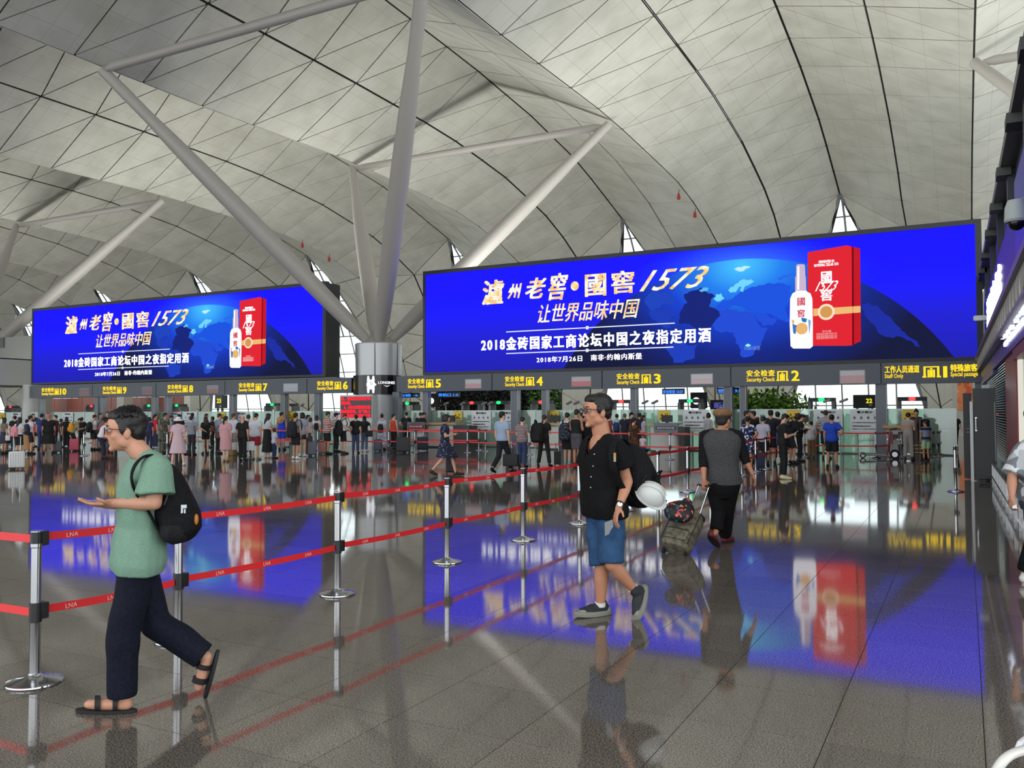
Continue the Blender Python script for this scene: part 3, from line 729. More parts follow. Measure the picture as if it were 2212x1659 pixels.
xx = -.02+(c[:, 0]-lo[0])/(hi[0]-lo[0])*.86; zz = 3.0+(c[:, 1]-lo[1])/(hi[1]-lo[1])*.13; rr = 1.262+(c[:, 2]+.02)*.3
me.vertices.foreach_set('co', np.stack([rr*np.cos(R(-53)+xx/1.26), rr*np.sin(R(-53)+xx/1.26), zz], 1).ravel()); me.update(); me.materials.clear()
link('lettering', me, WE, t)
on_drum([[(.23, 2.94), (.41, 2.86), (.59, 2.94), (.41, 2.9)]], 'wing_emblem', WE)
# red LED message board on a white cabinet
t = thing('message_board', 'white cabinet with a red scrolling message display in front of the column', 'display', (-25.95, 33.0, 0))
G().box(-1.0, 1.0, 0, .35, 0, 2.46).obj('cabinet', mat((205, 208, 204), .35), t)
G().box(-.93, .90, -.02, 0, 1.36, 2.38).obj('display', mat((40, 8, 10), .3), t)
REDL = emis((255, 38, 56), 1.5)
for i, s in enumerate(('务，请到沈公安局行动', '前往6楼。', '3、6月5日前旅客无法', '随身携带的，在飞机上', '全程机舱安全检查不可')):
    z = 2.28-i*.205
    lettering(s, REDL, t, -.90 if i != 2 else -.72, .88 if i != 1 else -.3, z, .17, -.022, .045)
G().box(.94, 1.0, -.03, 0, 0, 2.46).obj('edge_strip', mat((170, 172, 172), .4), t)

# ================================================================ KIOSK at far left
t = thing('kiosk', 'red and grey kiosk roof box at the far left edge', 'kiosk', (-58.5, 33.0, 0))
G().box(-1.3, 3.6, 0, 4, 3.55, 4.35).obj('grey_fascia', mat((120, 122, 120), .5), t)
G().box(-1.3, 3.6, -.02, 4, 4.35, 5.15).obj('red_fascia', mat((132, 44, 36), .5), t)
G().box(-1.3, 3.65, -.05, 4.05, 4.3, 4.38).box(-1.3, 3.65, -.05, 4.05, 3.45, 3.56).box(3.58, 3.66, -.05, 4.05, 3.5, 5.2).box(-1.3, 3.66, -.05, 4.05, 5.14, 5.22).obj('white_edge', mat((205, 205, 200), .5), t)
G().box(-1.3, 5.6, 3, 4.2, 5.22, 6.9).obj('upper_panel', mat((172, 172, 166), .6), t)
G().box(-1, -.4, 2.9, 3, 6.2, 6.9).box(4.6, 5.6, 2.95, 3, 5.22, 6.3).obj('shutter', mat((118, 120, 118), .6), t)
t = thing('passage_sign', 'dark hanging sign with orange lettering at the left edge, left of the band', 'sign', (-57.2, 32.4, 0))
G().box(-2.5, 2.0, 0, .4, 2.65, 3.4).obj('panel', mat((40, 41, 46), .5), t)
lettering('旅客', emis((250, 150, 40), 1.1), t, -.55, .1, 3.05, .24, -.005, .03); lettering('Passage', emis((250, 130, 40), 1.1), t, -.55, .4, 2.82, .16, -.005, .01)
t = thing('white_pillar', 'white round pillar behind the queue at the left edge', 'pillar', (-54.15, 34.9, 0))
G().lathe([(.5, 0), (.5, 3.5)], 24).obj('shaft', mat((205, 206, 200), .4), t, True)
G().lathe([(.52, 0), (.52, .25), (.5, .27)], 24).obj('base', mat((150, 150, 146), .4), t, True)

# ================================================================ GLASS PARTITION and what stands at it
t = thing('glass_partition', 'long pale green glass security partition under the sign band', 'partition', (0, 34.6, 0))
PG = glass((176, 206, 190), .09, .3, .52); PG2 = glass((190, 214, 200), .11, .3, .38)
x = -57.0; i = 0
edges = []
while x < -.3:
    w = [1.5, 1.5, 1.1, 1.6][i % 4]; x1 = min(x+w, -.25)
    if not (-27.2 < x < -24.6):
        G().box(x+.02, x1-.02, -.012, .012, .05, 1.70).obj('glass_panel', PG if i % 3 else PG2, t)
        edges.append(x)
    x = x1; i += 1
g = G()
for e in edges: g.box(e-.018, e+.018, -.03, .03, 0, 1.72)
g.obj('mullions', mat((150, 160, 158), .3, .6), t, kind='stuff')
G().box(-57, -27.2, -.02, .02, 0, .05).box(-24.5, -.25, -.02, .02, 0, .05).obj('bottom_rail', mat((92, 98, 96), .4, .3), t)
def notice(x, kind, desc):
    if kind == 'y':
        t = thing('warning_notice', 'yellow warning notice on the glass ' + desc, 'notice', (x, 34.553, 0), 0, 'yellow notices on the glass partition')
        G().box(-.25, .25, -.01, .0, 1.24, 1.66).obj('sheet', mat((232, 200, 60), .5), t)
        G().box(-.22, .22, -.013, -.01, 1.27, 1.285).box(-.22, .22, -.013, -.01, 1.62, 1.63).obj('border', mat((200, 120, 40), .5), t)
        BR = mat((110, 70, 20), .6)
        g = G(); g.prism([(-.16, 1.44), (-.04, 1.44), (-.1, 1.55)], (0, -.014, 0), (1, 0, 0), (0, 0, 1), (0, .003, 0)); g.box(.03, .17, -.014, -.01, 1.5, 1.53).box(.05, .15, -.014, -.01, 1.45, 1.48); g.obj('pictogram', BR, t)
        lettering('危险请勿', BR, t, -.08, .1, 1.395, .05, -.012); lettering('禁止翻越 请勿倚靠', BR, t, -.18, .18, 1.33, .05, -.012)
    else:
        t = thing('rules_notice', 'white printed security notice on the glass ' + desc, 'notice', (x, 34.553, 0), 0, 'white notices on the glass partition')
        G().box(-.52, .52, -.01, .0, .78, 1.66).obj('sheet', mat((222, 226, 230), .5), t)
        DT = mat((80, 80, 90), .6); RD = mat((190, 70, 80), .6)
        lettering('警方提示', DT, t, -.27, .27, 1.57, .09, -.012, .02)
        g = G()
        for q in range(4): g.ball((-.36+q*.24, -.014, 1.36), .05, .004, .06, 8, 5)
        g.obj('pictogram', mat((120, 120, 128), .6), t)
        lettering('乘坐飞机请勿携带下列物品 请自觉接受安全检查', DT, t, -.44, .44, 1.18, .045, -.012); lettering('严禁携带易燃易爆物品 违者依法处罚', RD, t, -.44, .2, 1.05, .045, -.012, .01)
        lettering('请配合工作人员检查 谢谢合作', DT, t, -.44, .4, .94, .04, -.012)
        G().box(-.46, .46, -.012, -.01, .84, .846).box(-.46, .46, -.012, -.01, 1.46, 1.466).box(-.46, -.454, -.012, -.01, .84, 1.46).box(.454, .46, -.012, -.01, .84, 1.46).obj('border', mat((160, 162, 170), .6), t)
def px_x(u, Y=34.57): return aY(u, 900, Y).x
for u, k, d_ in [(6, 'y', 'at the far left edge'), (209, 'y', 'left of the dark haired man with the phone'), (340, 'y', 'above the camouflage shirt'), (480, 'y', 'above the pink dress'), (631, 'y', 'above the black backpack of the boy in grey'), (989, 'y', 'right of the woman with the phone'), (1197, 'y', 'above the striped polo shirt'), (1435, 'y', 'between the two men in black, at counter three'), (1714, 'y', 'above the man texting in black'), (1965, 'y', 'behind the guard in black'),
                 (35, 'w', 'behind the woman with the white suitcase'), (147, 'w', 'above the pink suitcase'), (378, 'w', 'above the white sun hat'), (412, 'w', 'right of the white sun hat'), (523, 'w', 'above the bald man with the box'), (732, 'w', 'left of the red message board'), (1040, 'w', 'left of the man in the pale blue shirt'), (1104, 'w', 'right of the man in the pale blue shirt'), (1502, 'w', 'left of the man in the cap'), (1789, 'w', 'behind the man in the royal blue shirt'), (1868, 'w', 'right of the man in the royal blue shirt')]:
    notice(px_x(u), k, d_)

# security archways with signal lamps
def archway(u, Y, colr, d_, zt=2.0):
    p = aY(u, 880, Y)
    t = thing('metal_detector', f'grey walk-through metal detector with a {colr} lamp ' + d_, 'gate', (p.x, Y, 0), 0, 'metal detector archways behind the glass')
    gm = mat((120, 124, 128), .5)
    for s in (-1, 1): G().box(s*.46-.06, s*.46+.06, -.3, .3, 0, zt).obj('side_panel', gm, t)
    G().box(-.52, .52, -.18, .18, zt, zt+.16).obj('header', mat((70, 74, 78), .5), t)
    G().ball((0, -.2, zt+.08), .13, .05, .08).obj('lamp', emis((255, 60, 60) if colr == 'red' else (30, 235, 110), 2.2), t, True)
for a in [(28, 37.0, 'red', 'at the far left edge'), (203, 37.0, 'red', 'left of sign nine post'), (327, 37, 'green', 'below sign eight, left one'), (387, 37, 'green', 'above the white sun hat'), (593, 37, 'green', 'below the poster of sign seven'), (626, 39.2, 'red', 'below sign seven, right one'),
          (884, 37, 'green', 'below sign five, left one'), (1023, 37, 'red', 'in front of the dark hedge'), (1081, 37, 'green', 'below sign four, left end'), (1172, 37, 'red', 'in front of the hanging plants'), (1345, 37, 'red', 'right of the near man with glasses'), (1493, 37, 'green', 'left above the flat cap'), (1776, 37, 'green', 'above the striped shirt'), (1971, 37, 'red', 'above the guard')]:
    archway(*a)
# small cameras on stalks behind the counters
for i, (u, Y, d_) in enumerate([(963, 35.2, 'above the woman with the phone'), (998, 35.2, 'right of the yellow notice at sign five'), (1045, 35.2, 'large, left of the wide post at sign four'), (1058, 35.2, 'small, touching the wide post at sign four'), (1228, 35.2, 'above the grey backpack'), (1244, 35.4, 'just left of the near man with glasses'), (1413, 35.2, 'left of the clock sign'), (1392, 35.2, 'right of the window mullion at counter three'), (1785, 35.2, 'left of the number 22 box'), (1820, 35.4, 'at the number 22 box'), (653, 35.3, 'above the striped shirt near the message board')]):
    p = aY(u, 880, Y); t = thing('stalk_camera', 'small camera on a thin stalk ' + d_, 'camera', (p.x, Y, 0), 0, 'stalk cameras behind the glass')
    G().tube([(0, 0, 0), (0, 0, 1.95)], .02, 6).obj('stalk', mat((190, 192, 190), .4), t)
    G().obox((.05, -.05, 2.02), (.14, -.08, .05), (.03, .05, 0), (0, 0, .04)).obj('camera_body', mat((150, 152, 152), .4), t)

# desks
WOOD = mat((190, 150, 104), .45)
def desk(x0, x1, Y, label, wood=(0, .55), h=1.05, white=True):
    t = thing('check_desk', label, 'desk', (x0, Y, 0)); w = x1-x0
    G().box(0, w*.62, 0, .8, .06, h-.06).obj('white_body', mat((200, 203, 198), .45) if white else mat((120, 124, 122), .5), t)
    G().box(w*.62, w, .05, .8, .0, h-.05).obj('grey_body', mat((66, 70, 70), .5), t)
    G().box(-.05, w*.75, -.25, .5, h, h+.09).obj('wooden_top', WOOD, t)
    G().box(0, w*.62, .02, .8, 0, .06).obj('plinth', mat((50, 52, 52), .6), t)
    m = G().box(w*.28, w*.6, .2, .28, h+.14, h+.42).box(w*.4, w*.47, .22, .3, h+.08, h+.15); m.obj('monitor', BLACK, t)
    return t
desk(px_x(925, 33.2), px_x(1012, 33.2), 33.2, 'check desk with wooden top and dark side behind the woman with the phone')
desk(px_x(1165, 33.2), px_x(1232, 33.2), 33.2, 'white check desk with wooden top behind the man with the big black bag')
desk(px_x(1405, 33.2), px_x(1478, 33.2), 33.2, 'check desk with wooden top and black monitor at lane three')
desk(px_x(1608, 33.4), px_x(1640, 33.4), 33.4, 'white check desk half hidden behind the crowd at lane two')
desk(px_x(1718, 33.4), px_x(1762, 33.4), 33.4, 'check desk with a black monitor behind the boy in the white tee')
t = thing('check_desk', 'white panelled desk with a thick wooden rail left of the man in beige', 'desk', (px_x(1914, 32.6), 32.6, 0))
G().box(0, 1.35, 0, .6, 0, .98).obj('white_body', mat((196, 198, 196), .45), t); G().tube([(-.1, -.1, 1.04), (1.0, -.1, 1.04)], .075, 10).obj('wooden_rail', WOOD, t)
G().box(.02, 1.33, -.01, 0, .1, .14).box(.02, 1.33, -.01, 0, .6, .64).obj('rail_strip', STEEL, t)
# lectern tables (clear instruction stands)
for (u, d_) in ((900, 'left, behind the red belt'), (1440, 'right, behind the red belt at lane three')):
    p = aY(u, 960, 31.8); t = thing('info_table', 'white pedestal table with a small notice board, ' + d_, 'table', (p.x, 31.8, 0))
    G().box(-.75, .75, -.3, .3, .74, .79).obj('tabletop', mat((196, 200, 200), .3), t)
    G().lathe([(.22, 0), (.22, .74)], 16, (.25, 0, 0)).obj('pedestal', WHITEP, t, True)
    G().box(-.5, .45, -.02, 0, .79, 1.18).obj('notice_board', mat((90, 94, 98), .3), t)
    G().box(-.42, .38, -.05, -.02, .92, 1.05).obj('notice_plate', mat((150, 30, 44), .5) if u == 900 else mat((70, 66, 92), .5), t)
    lettering('乘机手续办理', mat((230, 230, 235), .5), t, -.36, .32, .985, .07, -.052)
# bollard machine
p = fl(1990, 990); t = thing('queue_bollard', 'dark round pillar machine with gold rings beside the man in beige', 'bollard', (p.x, 31.9, 0))
G().lathe([(.3, 0), (.3, 1.3), (.26, 1.34), (.05, 1.35)], 24).obj('shaft', mat((52, 40, 38), .2, .5), t, True)
for z in (.18, .3, .42): G().lathe([(.31, z), (.325, z+.03), (.31, z+.06)], 24).obj('gold_ring', mat((200, 170, 120), .25, .9), t, True)

# ================================================================ behind the partition
t = thing('brick_red_hall_wall', 'brown red panelled hall wall behind the left lanes', 'wall', (0, 47, 0))
xa, xb = aY(60, 870, 47).x, aY(412, 870, 47).x; n = 11
for k in range(n):
    a = xa+(xb-xa)*k/n; b_ = xa+(xb-xa)*(k+1)/n
    for z0, z1 in ((0, 1.9), (1.92, 2.9), (2.92, 4.2)): G().box(a+.02, b_-.02, 0, .25, z0, z1).obj('wall_panel', mat((118, 54, 38), .45), t)
for u0, u1, d_ in ((262, 277, 'left of the near man\'s hair'), (405, 418, 'at the right end of the brown wall'), (92, 104, 'left end of the brown wall')):
    a, b_ = aY(u0, 870, 45.5).x, aY(u1, 870, 45.5).x
    t = thing('hall_pillar', 'pale square hall pillar ' + d_, 'pillar', ((a+b_)/2, 45.5, 0)); w = (b_-a)/2
    G().box(-w, w, -w, w, 0, 3.6).obj('shaft', mat((176, 176, 166), .5), t); G().box(-w-.04, w+.04, -w-.04, w+.04, 0, .3).obj('base', mat((120, 120, 114), .5), t)
# foliage
def foliage(name, label, cat, pts_fn, n, leaf, m, cl, group=None):
    rs = random.Random(len(label)); t = thing(name, label, cat, cl); g = G()
    for _ in range(n):
        c = Vector(pts_fn(rs)); a = Vector((rs.gauss(0, 1), rs.gauss(0, 1), rs.gauss(0, 1))).normalized(); b_ = a.orthogonal().normalized()
        L = leaf*rs.uniform(.6, 1.3); n_ = a.cross(b_)*.01
        g.add([c, c+a*L*.5+b_*L*.22, c+a*L, c+a*L*.5-b_*L*.22], [(0, 1, 2, 3)])
    me = bpy.data.meshes.new('leaves'); me.from_pydata(g.v, [], g.f); me.update(); link('leaves', me, m, t, kind='stuff')
    return t
GRN = ramp_mat('noise', [(30, 60, 22), (70, 110, 40), (110, 150, 60)], 3, .6, [0, .5, .62]); DGN = ramp_mat('noise', [(6, 12, 8), (14, 26, 16), (40, 20, 30)], 4, .6, [0, .55, .72])
LGN = ramp_mat('noise', [(50, 96, 20), (110, 160, 40), (160, 196, 70)], 5, .5, [0, .48, .6])
a, b_ = aY(952, 870, 43).x, aY(1143, 870, 43).x
t = foliage('dark_hedge', 'tall dark planted hedge behind lanes four and five', 'hedge', lambda r: (r.uniform(0, b_-a), r.uniform(-.1, .1), r.uniform(0, 3.6)), 5200, .3, DGN, (a, 43, 0))
G().box(0, b_-a, .1, .8, 0, 3.6).obj('planter_wall', mat((8, 12, 10), .9), t)
a, b_ = aY(1148, 870, 42).x, aY(1206, 870, 42).x
t = foliage('plant_wall', 'green hanging plants on a wall, left of the near man with glasses', 'plant', lambda r: (r.uniform(0, b_-a), r.uniform(-.35, .1), r.uniform(.2, 3.4)), 1900, .28, GRN, (a, 42, 0))
G().box(0, b_-a, .1, .5, 0, 3.4).obj('backing', mat((24, 36, 18), .9), t)
for (u, w, z0, z1, n_, d_) in ((1666, 1.7, 1.5, 2.45, 1500, 'bushy light green potted tree behind the crowd at lane two'), (1601, .8, 1.9, 2.5, 260, 'small dark leafed plant beside the departure screen')):
    p = aY(u, 870, 40)
    t = foliage('potted_tree', d_, 'plant', lambda r, w=w, z0=z0, z1=z1: (r.gauss(0, w*.42), r.gauss(0, .4), z0+(z1-z0)*min(1, abs(r.gauss(.3, .35)))), n_, .26, LGN, (p.x, 40, 0))
    G().tube([(0, 0, .5), (.05, 0, z0+.3)], .06, 8).obj('stem', mat((70, 54, 36), .8), t); G().lathe([(.28, 0), (.36, .5), (.33, .52)], 14).obj('pot', mat((150, 140, 130), .6), t, True)
# departure displays
BLUE = emis((60, 64, 170), .9)
def display(u0, u1, v0, v1, Y, label, rows):
    a = aY(u0, v1, Y); b_ = aY(u1, v0, Y); t = thing('departure_display', label, 'display', (a.x, Y, 0)); w = b_.x-a.x; z0, z1 = a.z, b_.z
    G().box(-.15, w+.15, 0, .2, z0-.12, z1+.12).obj('casing', mat((16, 18, 24), .5), t)
    G().box(0, w, -.02, 0, z0, z1).obj('screen', mat((20, 20, 50), .3), t)
    h = (z1-z0)/len(rows)
    for i, s in enumerate(rows):
        lettering(s, emis((130, 130, 255), 1.1) if i or rows[0][0] != '*' else BLUE, t, .04, w-.04, z1-h*(i+.5), h*.7, -.022, .02)
    for x in (.1*w, .9*w): G().tube([(x, .1, z1+.1), (x, .1, 3.4)], .03, 6).obj('hanger', BLACK, t)
    return t
d = display(1541, 1569, 869, 881, 41, 'blue departure display left above the flat cap', ['CZ6101 北京 14:20', 'CA1652 上海 15:05', 'MU5602 广州 15:10', 'HU7781 深圳 15:40'])
w = aY(1569, 870, 41).x-aY(1541, 870, 41).x
display(1582, 1609, 868, 882, 41, 'blue departure display between the two posts behind the flat cap', ['ZH9635 杭州 16:00', 'CZ6302 成都 16:15', 'CA1636 北京 16:30', 'SC4802 青岛 16:45'])
for (u0, u1, d_, s) in ((862, 905, 'below sign five, left one', '安检 →'), (945, 992, 'below sign five, right one', '登机口 1-5'), (1430, 1478, 'below sign three, left one', '安全检查 13:37'), (1548, 1612, 'below signs three and two', '登机 13:57')):
    a = aY(u0, 843, 34.9); b_ = aY(u1, 843, 34.9)
    t = thing('ticker_display', 'thin blue ticker hanging ' + d_, 'display', (a.x, 34.9, 0), 0, 'blue tickers under the sign band')
    zc = 2.46
    G().box(0, b_.x-a.x, 0, .1, zc-.12, zc+.12).obj('casing', mat((10, 12, 30), .4), t); lettering(s, emis((50, 130, 255), 1.6), t, .05, b_.x-a.x-.05, zc-.01, .15, -.005, .02)
for (u0, u1, s, d_) in ((1843, 1891, '22', 'right of the poster of sign two'), (464, 480, '23', 'small, below sign seven')):
    Y = 40 if s == '22' else 44
    a = aY(u0, 882, Y); b_ = aY(u1, 855, Y); t = thing('gate_number_box', f'dark box with yellow number {s}, ' + d_, 'sign', (a.x, Y, 0)); w = b_.x-a.x
    G().box(0, w, 0, .5, a.z, b_.z+.05).obj('box', mat((44, 48, 52), .5), t); lettering(s, emis((240, 224, 40), 1.2), t, w*.58 if s == '22' else w*.3, w*.86, (a.z*.4+b_.z*.6), (b_.z-a.z)*.36, -.01, .03)
    G().box(w*.7, w*.85, -.02, 0, a.z+.1, a.z+.18).obj('plate', mat((170, 174, 176), .4), t); G().box(.1, .2, .1, .2, 0, a.z).box(w-.2, w-.1, .1, .2, 0, a.z).obj('leg', DGREY, t)
# clock signs
for (u, v_, d_) in ((1504, 866, 'right of the white window at lane three'), (932, 866, 'between the ticker signs at lane five')):
    p = aY(u, v_, 39.5); t = thing('clock_sign', 'dark frame with a round white clock ' + d_, 'clock', (p.x, 39.5, 0))
    G().box(-.28, .5, 0, .12, p.z-.35, p.z+.4).box(.3, .42, .02, .1, 0, p.z).obj('frame', mat((24, 26, 28), .5), t)
    g = G(); g.prism([(.17*math.cos(i*PI/10), p.z+.17*math.sin(i*PI/10)) for i in range(20)], (0, -.02, 0), (1, 0, 0), (0, 0, 1), (0, .02, 0)); g.obj('dial', emis((240, 244, 248), 1.1), t)
# orange lit shop front and hall wall far right
p0, p1 = aY(2068, 850, 62).x, aY(2108, 850, 62).x
t = thing('orange_poster_wall', 'orange lit advertising wall seen through the staff lane', 'poster', (p0, 62, 0))
G().box(-.3, p1-p0+1, .05, .4, 0, 4.6).obj('backing', mat((190, 190, 186), .5), t)
om = ramp_mat('noise', [(214, 90, 40), (236, 140, 80), (240, 200, 170)], 1.2, .5, [0, .48, .6], detail=4); G().box(0, p1-p0+.6, 0, .05, 1.65, 3.9).obj('poster', om, t)
# ================================================================ RIGHT WALL OF SHOPS (local frame: x = out of the wall, y = along the wall)
WA = math.atan(.0113)
WR = bpy.data.objects.new('wall_right', None)
bpy.data.objects.remove(WR)
def wx(Y): return 1.05-.0113*Y
g = G(); 
def wallbox(g, y0, y1, z0, z1, out=0.0, th=.3):
    """box on the wall between y0 and y1, its face standing 'out' metres in front of the wall plane"""
    a, b_ = wx(y0), wx(y1); f = lambda x, y: (x, y)
    v = [(a-out, y0, z0), (a+th, y0, z0), (b_+th, y1, z0), (b_-out, y1, z0), (a-out, y0, z1), (a+th, y0, z1), (b_+th, y1, z1), (b_-out, y1, z1)]
    g.add(v, [(0,3,2,1),(4,5,6,7),(0,1,5,4),(1,2,6,5),(2,3,7,6),(3,0,4,7)]); return g
g = G(); wallbox(g, 9, 60, 0, 3.3, -.06, 7); wr = g.obj('wall_right', mat((120, 118, 116), .5)); wr['kind'] = 'structure'
wallbox(G(), 9, 60, 3.3, 6.15, -.06, 7).obj('upper_wall', mat((34, 38, 42), .5), wr)
wallbox(G(), 9, 60, 6.15, 6.33, .18, 7).obj('parapet', mat((118, 118, 116), .5), wr)
for y in (10, 14.2, 18.4, 22.6, 26.8, 31):
    wallbox(G(), y, y+.35, 3.4, 6.15, .06).obj('steel_post', mat((58, 62, 68), .45, .4), wr)
for y in (9, 12, 15, 18.3, 21.4, 24.5, 28, 31): wallbox(G(), y, y+.5, 6.0, 6.16, .24, .0).obj('bracket', mat((84, 86, 84), .6), wr)
t = thing('shop_sign', 'blue shop sign with white glowing characters above the awning, seen edge on', 'sign', (0, 0, 0))
wallbox(G(), 16.0, 31, 3.5, 5.0, .10, 0).obj('panel', mat((44, 40, 150), .4), t)
wallbox(G(), 9, 16.0, 3.5, 5.3, .10, 0).obj('panel', mat((50, 44, 190), .35), t)
NE = emis((228, 236, 255), 2.0)
MW = Matrix.Rotation(-PI/2, 4, 'Z')
def wall_text(s, y0, y1, zc, h, out, m, parent, th=.16):
    # text runs from far (y1) to near (y0) when read facing the wall from the hall
    me0, (lo, hi) = text_mesh(s, .03, 0, .02, 1.1)
    me = me0.copy(); n = len(me.vertices); c = np.empty(n*3); me.vertices.foreach_get('co', c); c = c.reshape(-1, 3)
    y = y1-(c[:, 0]-lo[0])/(hi[0]-lo[0])*(y1-y0); z = zc+(c[:, 1]-(lo[1]+hi[1])/2)/(hi[1]-lo[1])*h; x = wx(y)-out-(c[:, 2]+.02)/.04*th
    me.vertices.foreach_set('co', np.stack([x, y, z], 1).ravel()); me.update(); me.materials.clear()
    return link('lettering', me, m, parent)
wall_text('沈阳老家书店', 20.0, 27.5, 4.3, .75, .11, NE, t, .05)
t = thing('shop_sign', 'purple shop sign with white neon outline characters over the red doorway', 'sign', (0, 0, 0))
wallbox(G(), 9, 24, 2.62, 3.3, .16, 0).obj('panel', mat((62, 52, 150), .4), t)
wallbox(G(), 24, 33.6, 2.5, 3.3, .16, 0).obj('panel', mat((50, 54, 112), .4), t)
wall_text('时尚书店', 12.0, 18.4, 3.1, .42, .17, NE, t, .06); wall_text('读书生活馆', 13, 18, 2.80, .08, .17, NE, t, .04)
t = thing('wall_beam', 'grey violet steel beam along the shop row above the awning', 'beam')
wallbox(G(), 9, 33.5, 3.36, 3.46, .34, 0).obj('beam', mat((104, 98, 128), .4, .3), t)
wallbox(G(), 9, 33.8, 2.94, 3.0, .3, 0).obj('lower_beam', mat((120, 116, 128), .4, .3), t)
t = thing('scalloped_awning', 'beige scalloped awning strip under the violet beam of the shop row', 'awning')
y = 9.0; AW = mat((176, 174, 160), .7)
while y < 33:
    w = .62; g = G(); k = 9; poly = [(y, 3.36)]+[(y+w/2-w/2*math.cos(PI*i/k), 3.36-.36*math.sin(PI*i/k)**.6) for i in range(k+1)]+[(y+w, 3.36)]
    a = [(wx(p[0])-.28, p[0], p[1]) for p in poly]; b_ = [(q[0]+.03, q[1], q[2]) for q in a]; k = len(poly)
    g.add(a+b_, [tuple(range(k)), tuple(reversed(range(k, 2*k)))]+[(i, k+i, k+(i+1) % k, (i+1) % k) for i in range(k)])
    g.obj('scallop', AW, t); y += w+.06
t = thing('louvre_shutter', 'shiny grey louvred shutter between the dark door and the red doorway', 'shutter')
SL = mat((120, 138, 150), .18, .8)
z = .5
while z < 2.72:
    g = G(); a, b_ = 19.95, 30.5
    g.add([(wx(a)-.09, a, z), (wx(b_)-.09, b_, z), (wx(b_)-.02, b_, z+.045), (wx(a)-.02, a, z+.045), (wx(a)-.085, a, z-.008), (wx(b_)-.085, b_, z-.008), (wx(b_)-.01, b_, z+.035), (wx(a)-.01, a, z+.035)], [(0,1,2,3),(7,6,5,4),(0,4,5,1),(1,5,6,2),(2,6,7,3),(3,7,4,0)])
    g.obj('slat', SL, t); z += .058
wallbox(G(), 19.9, 30.5, .0, .48, .05, 0).obj('kick_panel', mat((70, 78, 86), .3, .5), t)
wallbox(G(), 19.9, 30.5, .5, 2.7, .01, 0).obj('backing', mat((40, 46, 52), .4), t)
t = thing('red_doorway', 'dark red doorway frame of a shop at the right edge', 'doorway')
wallbox(G(), 16.6, 19.8, .0, 2.72, .10, 0).obj('jamb', mat((122, 28, 32), .4), t); wallbox(G(), 9, 16.6, 2.45, 2.95, .14, 0).obj('lintel', mat((112, 26, 30), .4), t)
wallbox(G(), 16.2, 16.5, 0, 2.44, .08, 0).obj('white_strip', emis((236, 232, 220), .9), t)
wallbox(G(), 9, 16.15, 0, 2.45, .02, 0).obj('shop_glass', mat((150, 140, 126), .2), t)
t = thing('kick_rail', 'low steel protective rail along the foot of the shop wall', 'rail')
for z in (.12, .42): wallbox(G(), 12, 26, z, z+.05, .30, -.26).obj('rail', STEEL, t)
y = 12.2
while y < 26: wallbox(G(), y, y+.08, 0, .42, .29, -.24).obj('rail_post', mat((200, 202, 204), .3, .5), t); y += 1.1
# dark cabinet doors standing out of the wall
t = thing('dark_door', 'tall dark grey double door leaf standing open beside the staff passage', 'door', (.10, 22.3, 0))
G().box(.06, .52, 0, .06, .02, 2.12).obj('leaf', mat((50, 53, 54), .4, .2), t)
G().box(-.14, .04, .5, .56, .02, 2.02).obj('leaf', mat((34, 36, 38), .4, .2), t)
G().box(-.005, .055, -.05, .0, .0, 1.82).obj('white_edge_strip', mat((226, 228, 230), .3), t)
G().tube([(.12, -.05, 1.15), (.12, -.05, 1.45)], .012, 6).box(.1, .14, -.05, 0, 1.14, 1.17).box(.1, .14, -.05, 0, 1.43, 1.46).obj('handle', STEEL, t)
G().tube([(-.08, .44, 1.18), (-.02, .44, 1.18)], .014, 6).tube([(-.08, .44, 1.10), (-.02, .44, 1.10)], .014, 6).obj('handle', STEEL, t)
G().box(.49, .505, -.02, 0, .05, 1.8).obj('seal_strip', mat((160, 162, 160), .4), t)
G().box(.53, .57, -.01, 0, 1.5, 1.56).obj('call_button', mat((210, 90, 90), .5), t)
t = thing('dark_cable', 'coil of black cable lying on the floor at the foot of the dark door', 'cable', (.36, 21.75, .02))
G().tube([(.10*math.cos(a*.5), .10*math.sin(a*.5), .012*a/4) for a in range(26)], .012, 6).obj('coil', BLACK, t)
# cameras
def wl_pt(u, v):
    d0 = ray(u, v); r = d0.x/d0.y; Y = 1.05/(r+.0113); return EYE+d0*(Y/d0.y)
p = aY(2196, 480, 13.0)
t = thing('dome_camera', 'white dome security camera hanging from the shop wall at the upper right', 'camera', p)
G().lathe([(.02, .30), (.10, .29), (.135, .2), (.14, .05), (.15, .03), (.13, 0)], 24).obj('housing', mat((190, 200, 192), .4), t, True)
G().ball((0, 0, -.0), .105, .105, .11, 18, 12).obj('dome', mat((12, 12, 14), .08), t, True); G().tube([(0, 0, .26), (.25, 0, .34), (.6, 0, .34)], .035, 8).obj('arm', mat((150, 152, 150), .4), t)
p = aY(2128, 688, 28.0)
t = thing('bullet_camera', 'white bullet camera on an arm beside the right screen', 'camera', p)
g = G().box(-.28, .16, -.09, .09, -.06, .09); me = bevel_mesh(g.mesh(), .02); link('housing', me, mat((214, 216, 214), .4), t)
G().tube([(.0, 0, -.12), (.5, .05, -.14), (.62, .05, -.14)], .03, 8).box(-.3, -.28, -.07, .07, -.04, .07).obj('arm', mat((190, 192, 190), .4), t)
t = thing('wall_lamp', 'slim white and yellow tube lamp hanging on a brown cord before the blue sign', 'lamp', aY(2163, 560, 24.5))
p0 = Vector((0, 0, 0)); G().tube([(0, 0, 1.25), (0, 0, .3)], .018, 6).obj('cord', mat((150, 84, 50), .6), t)
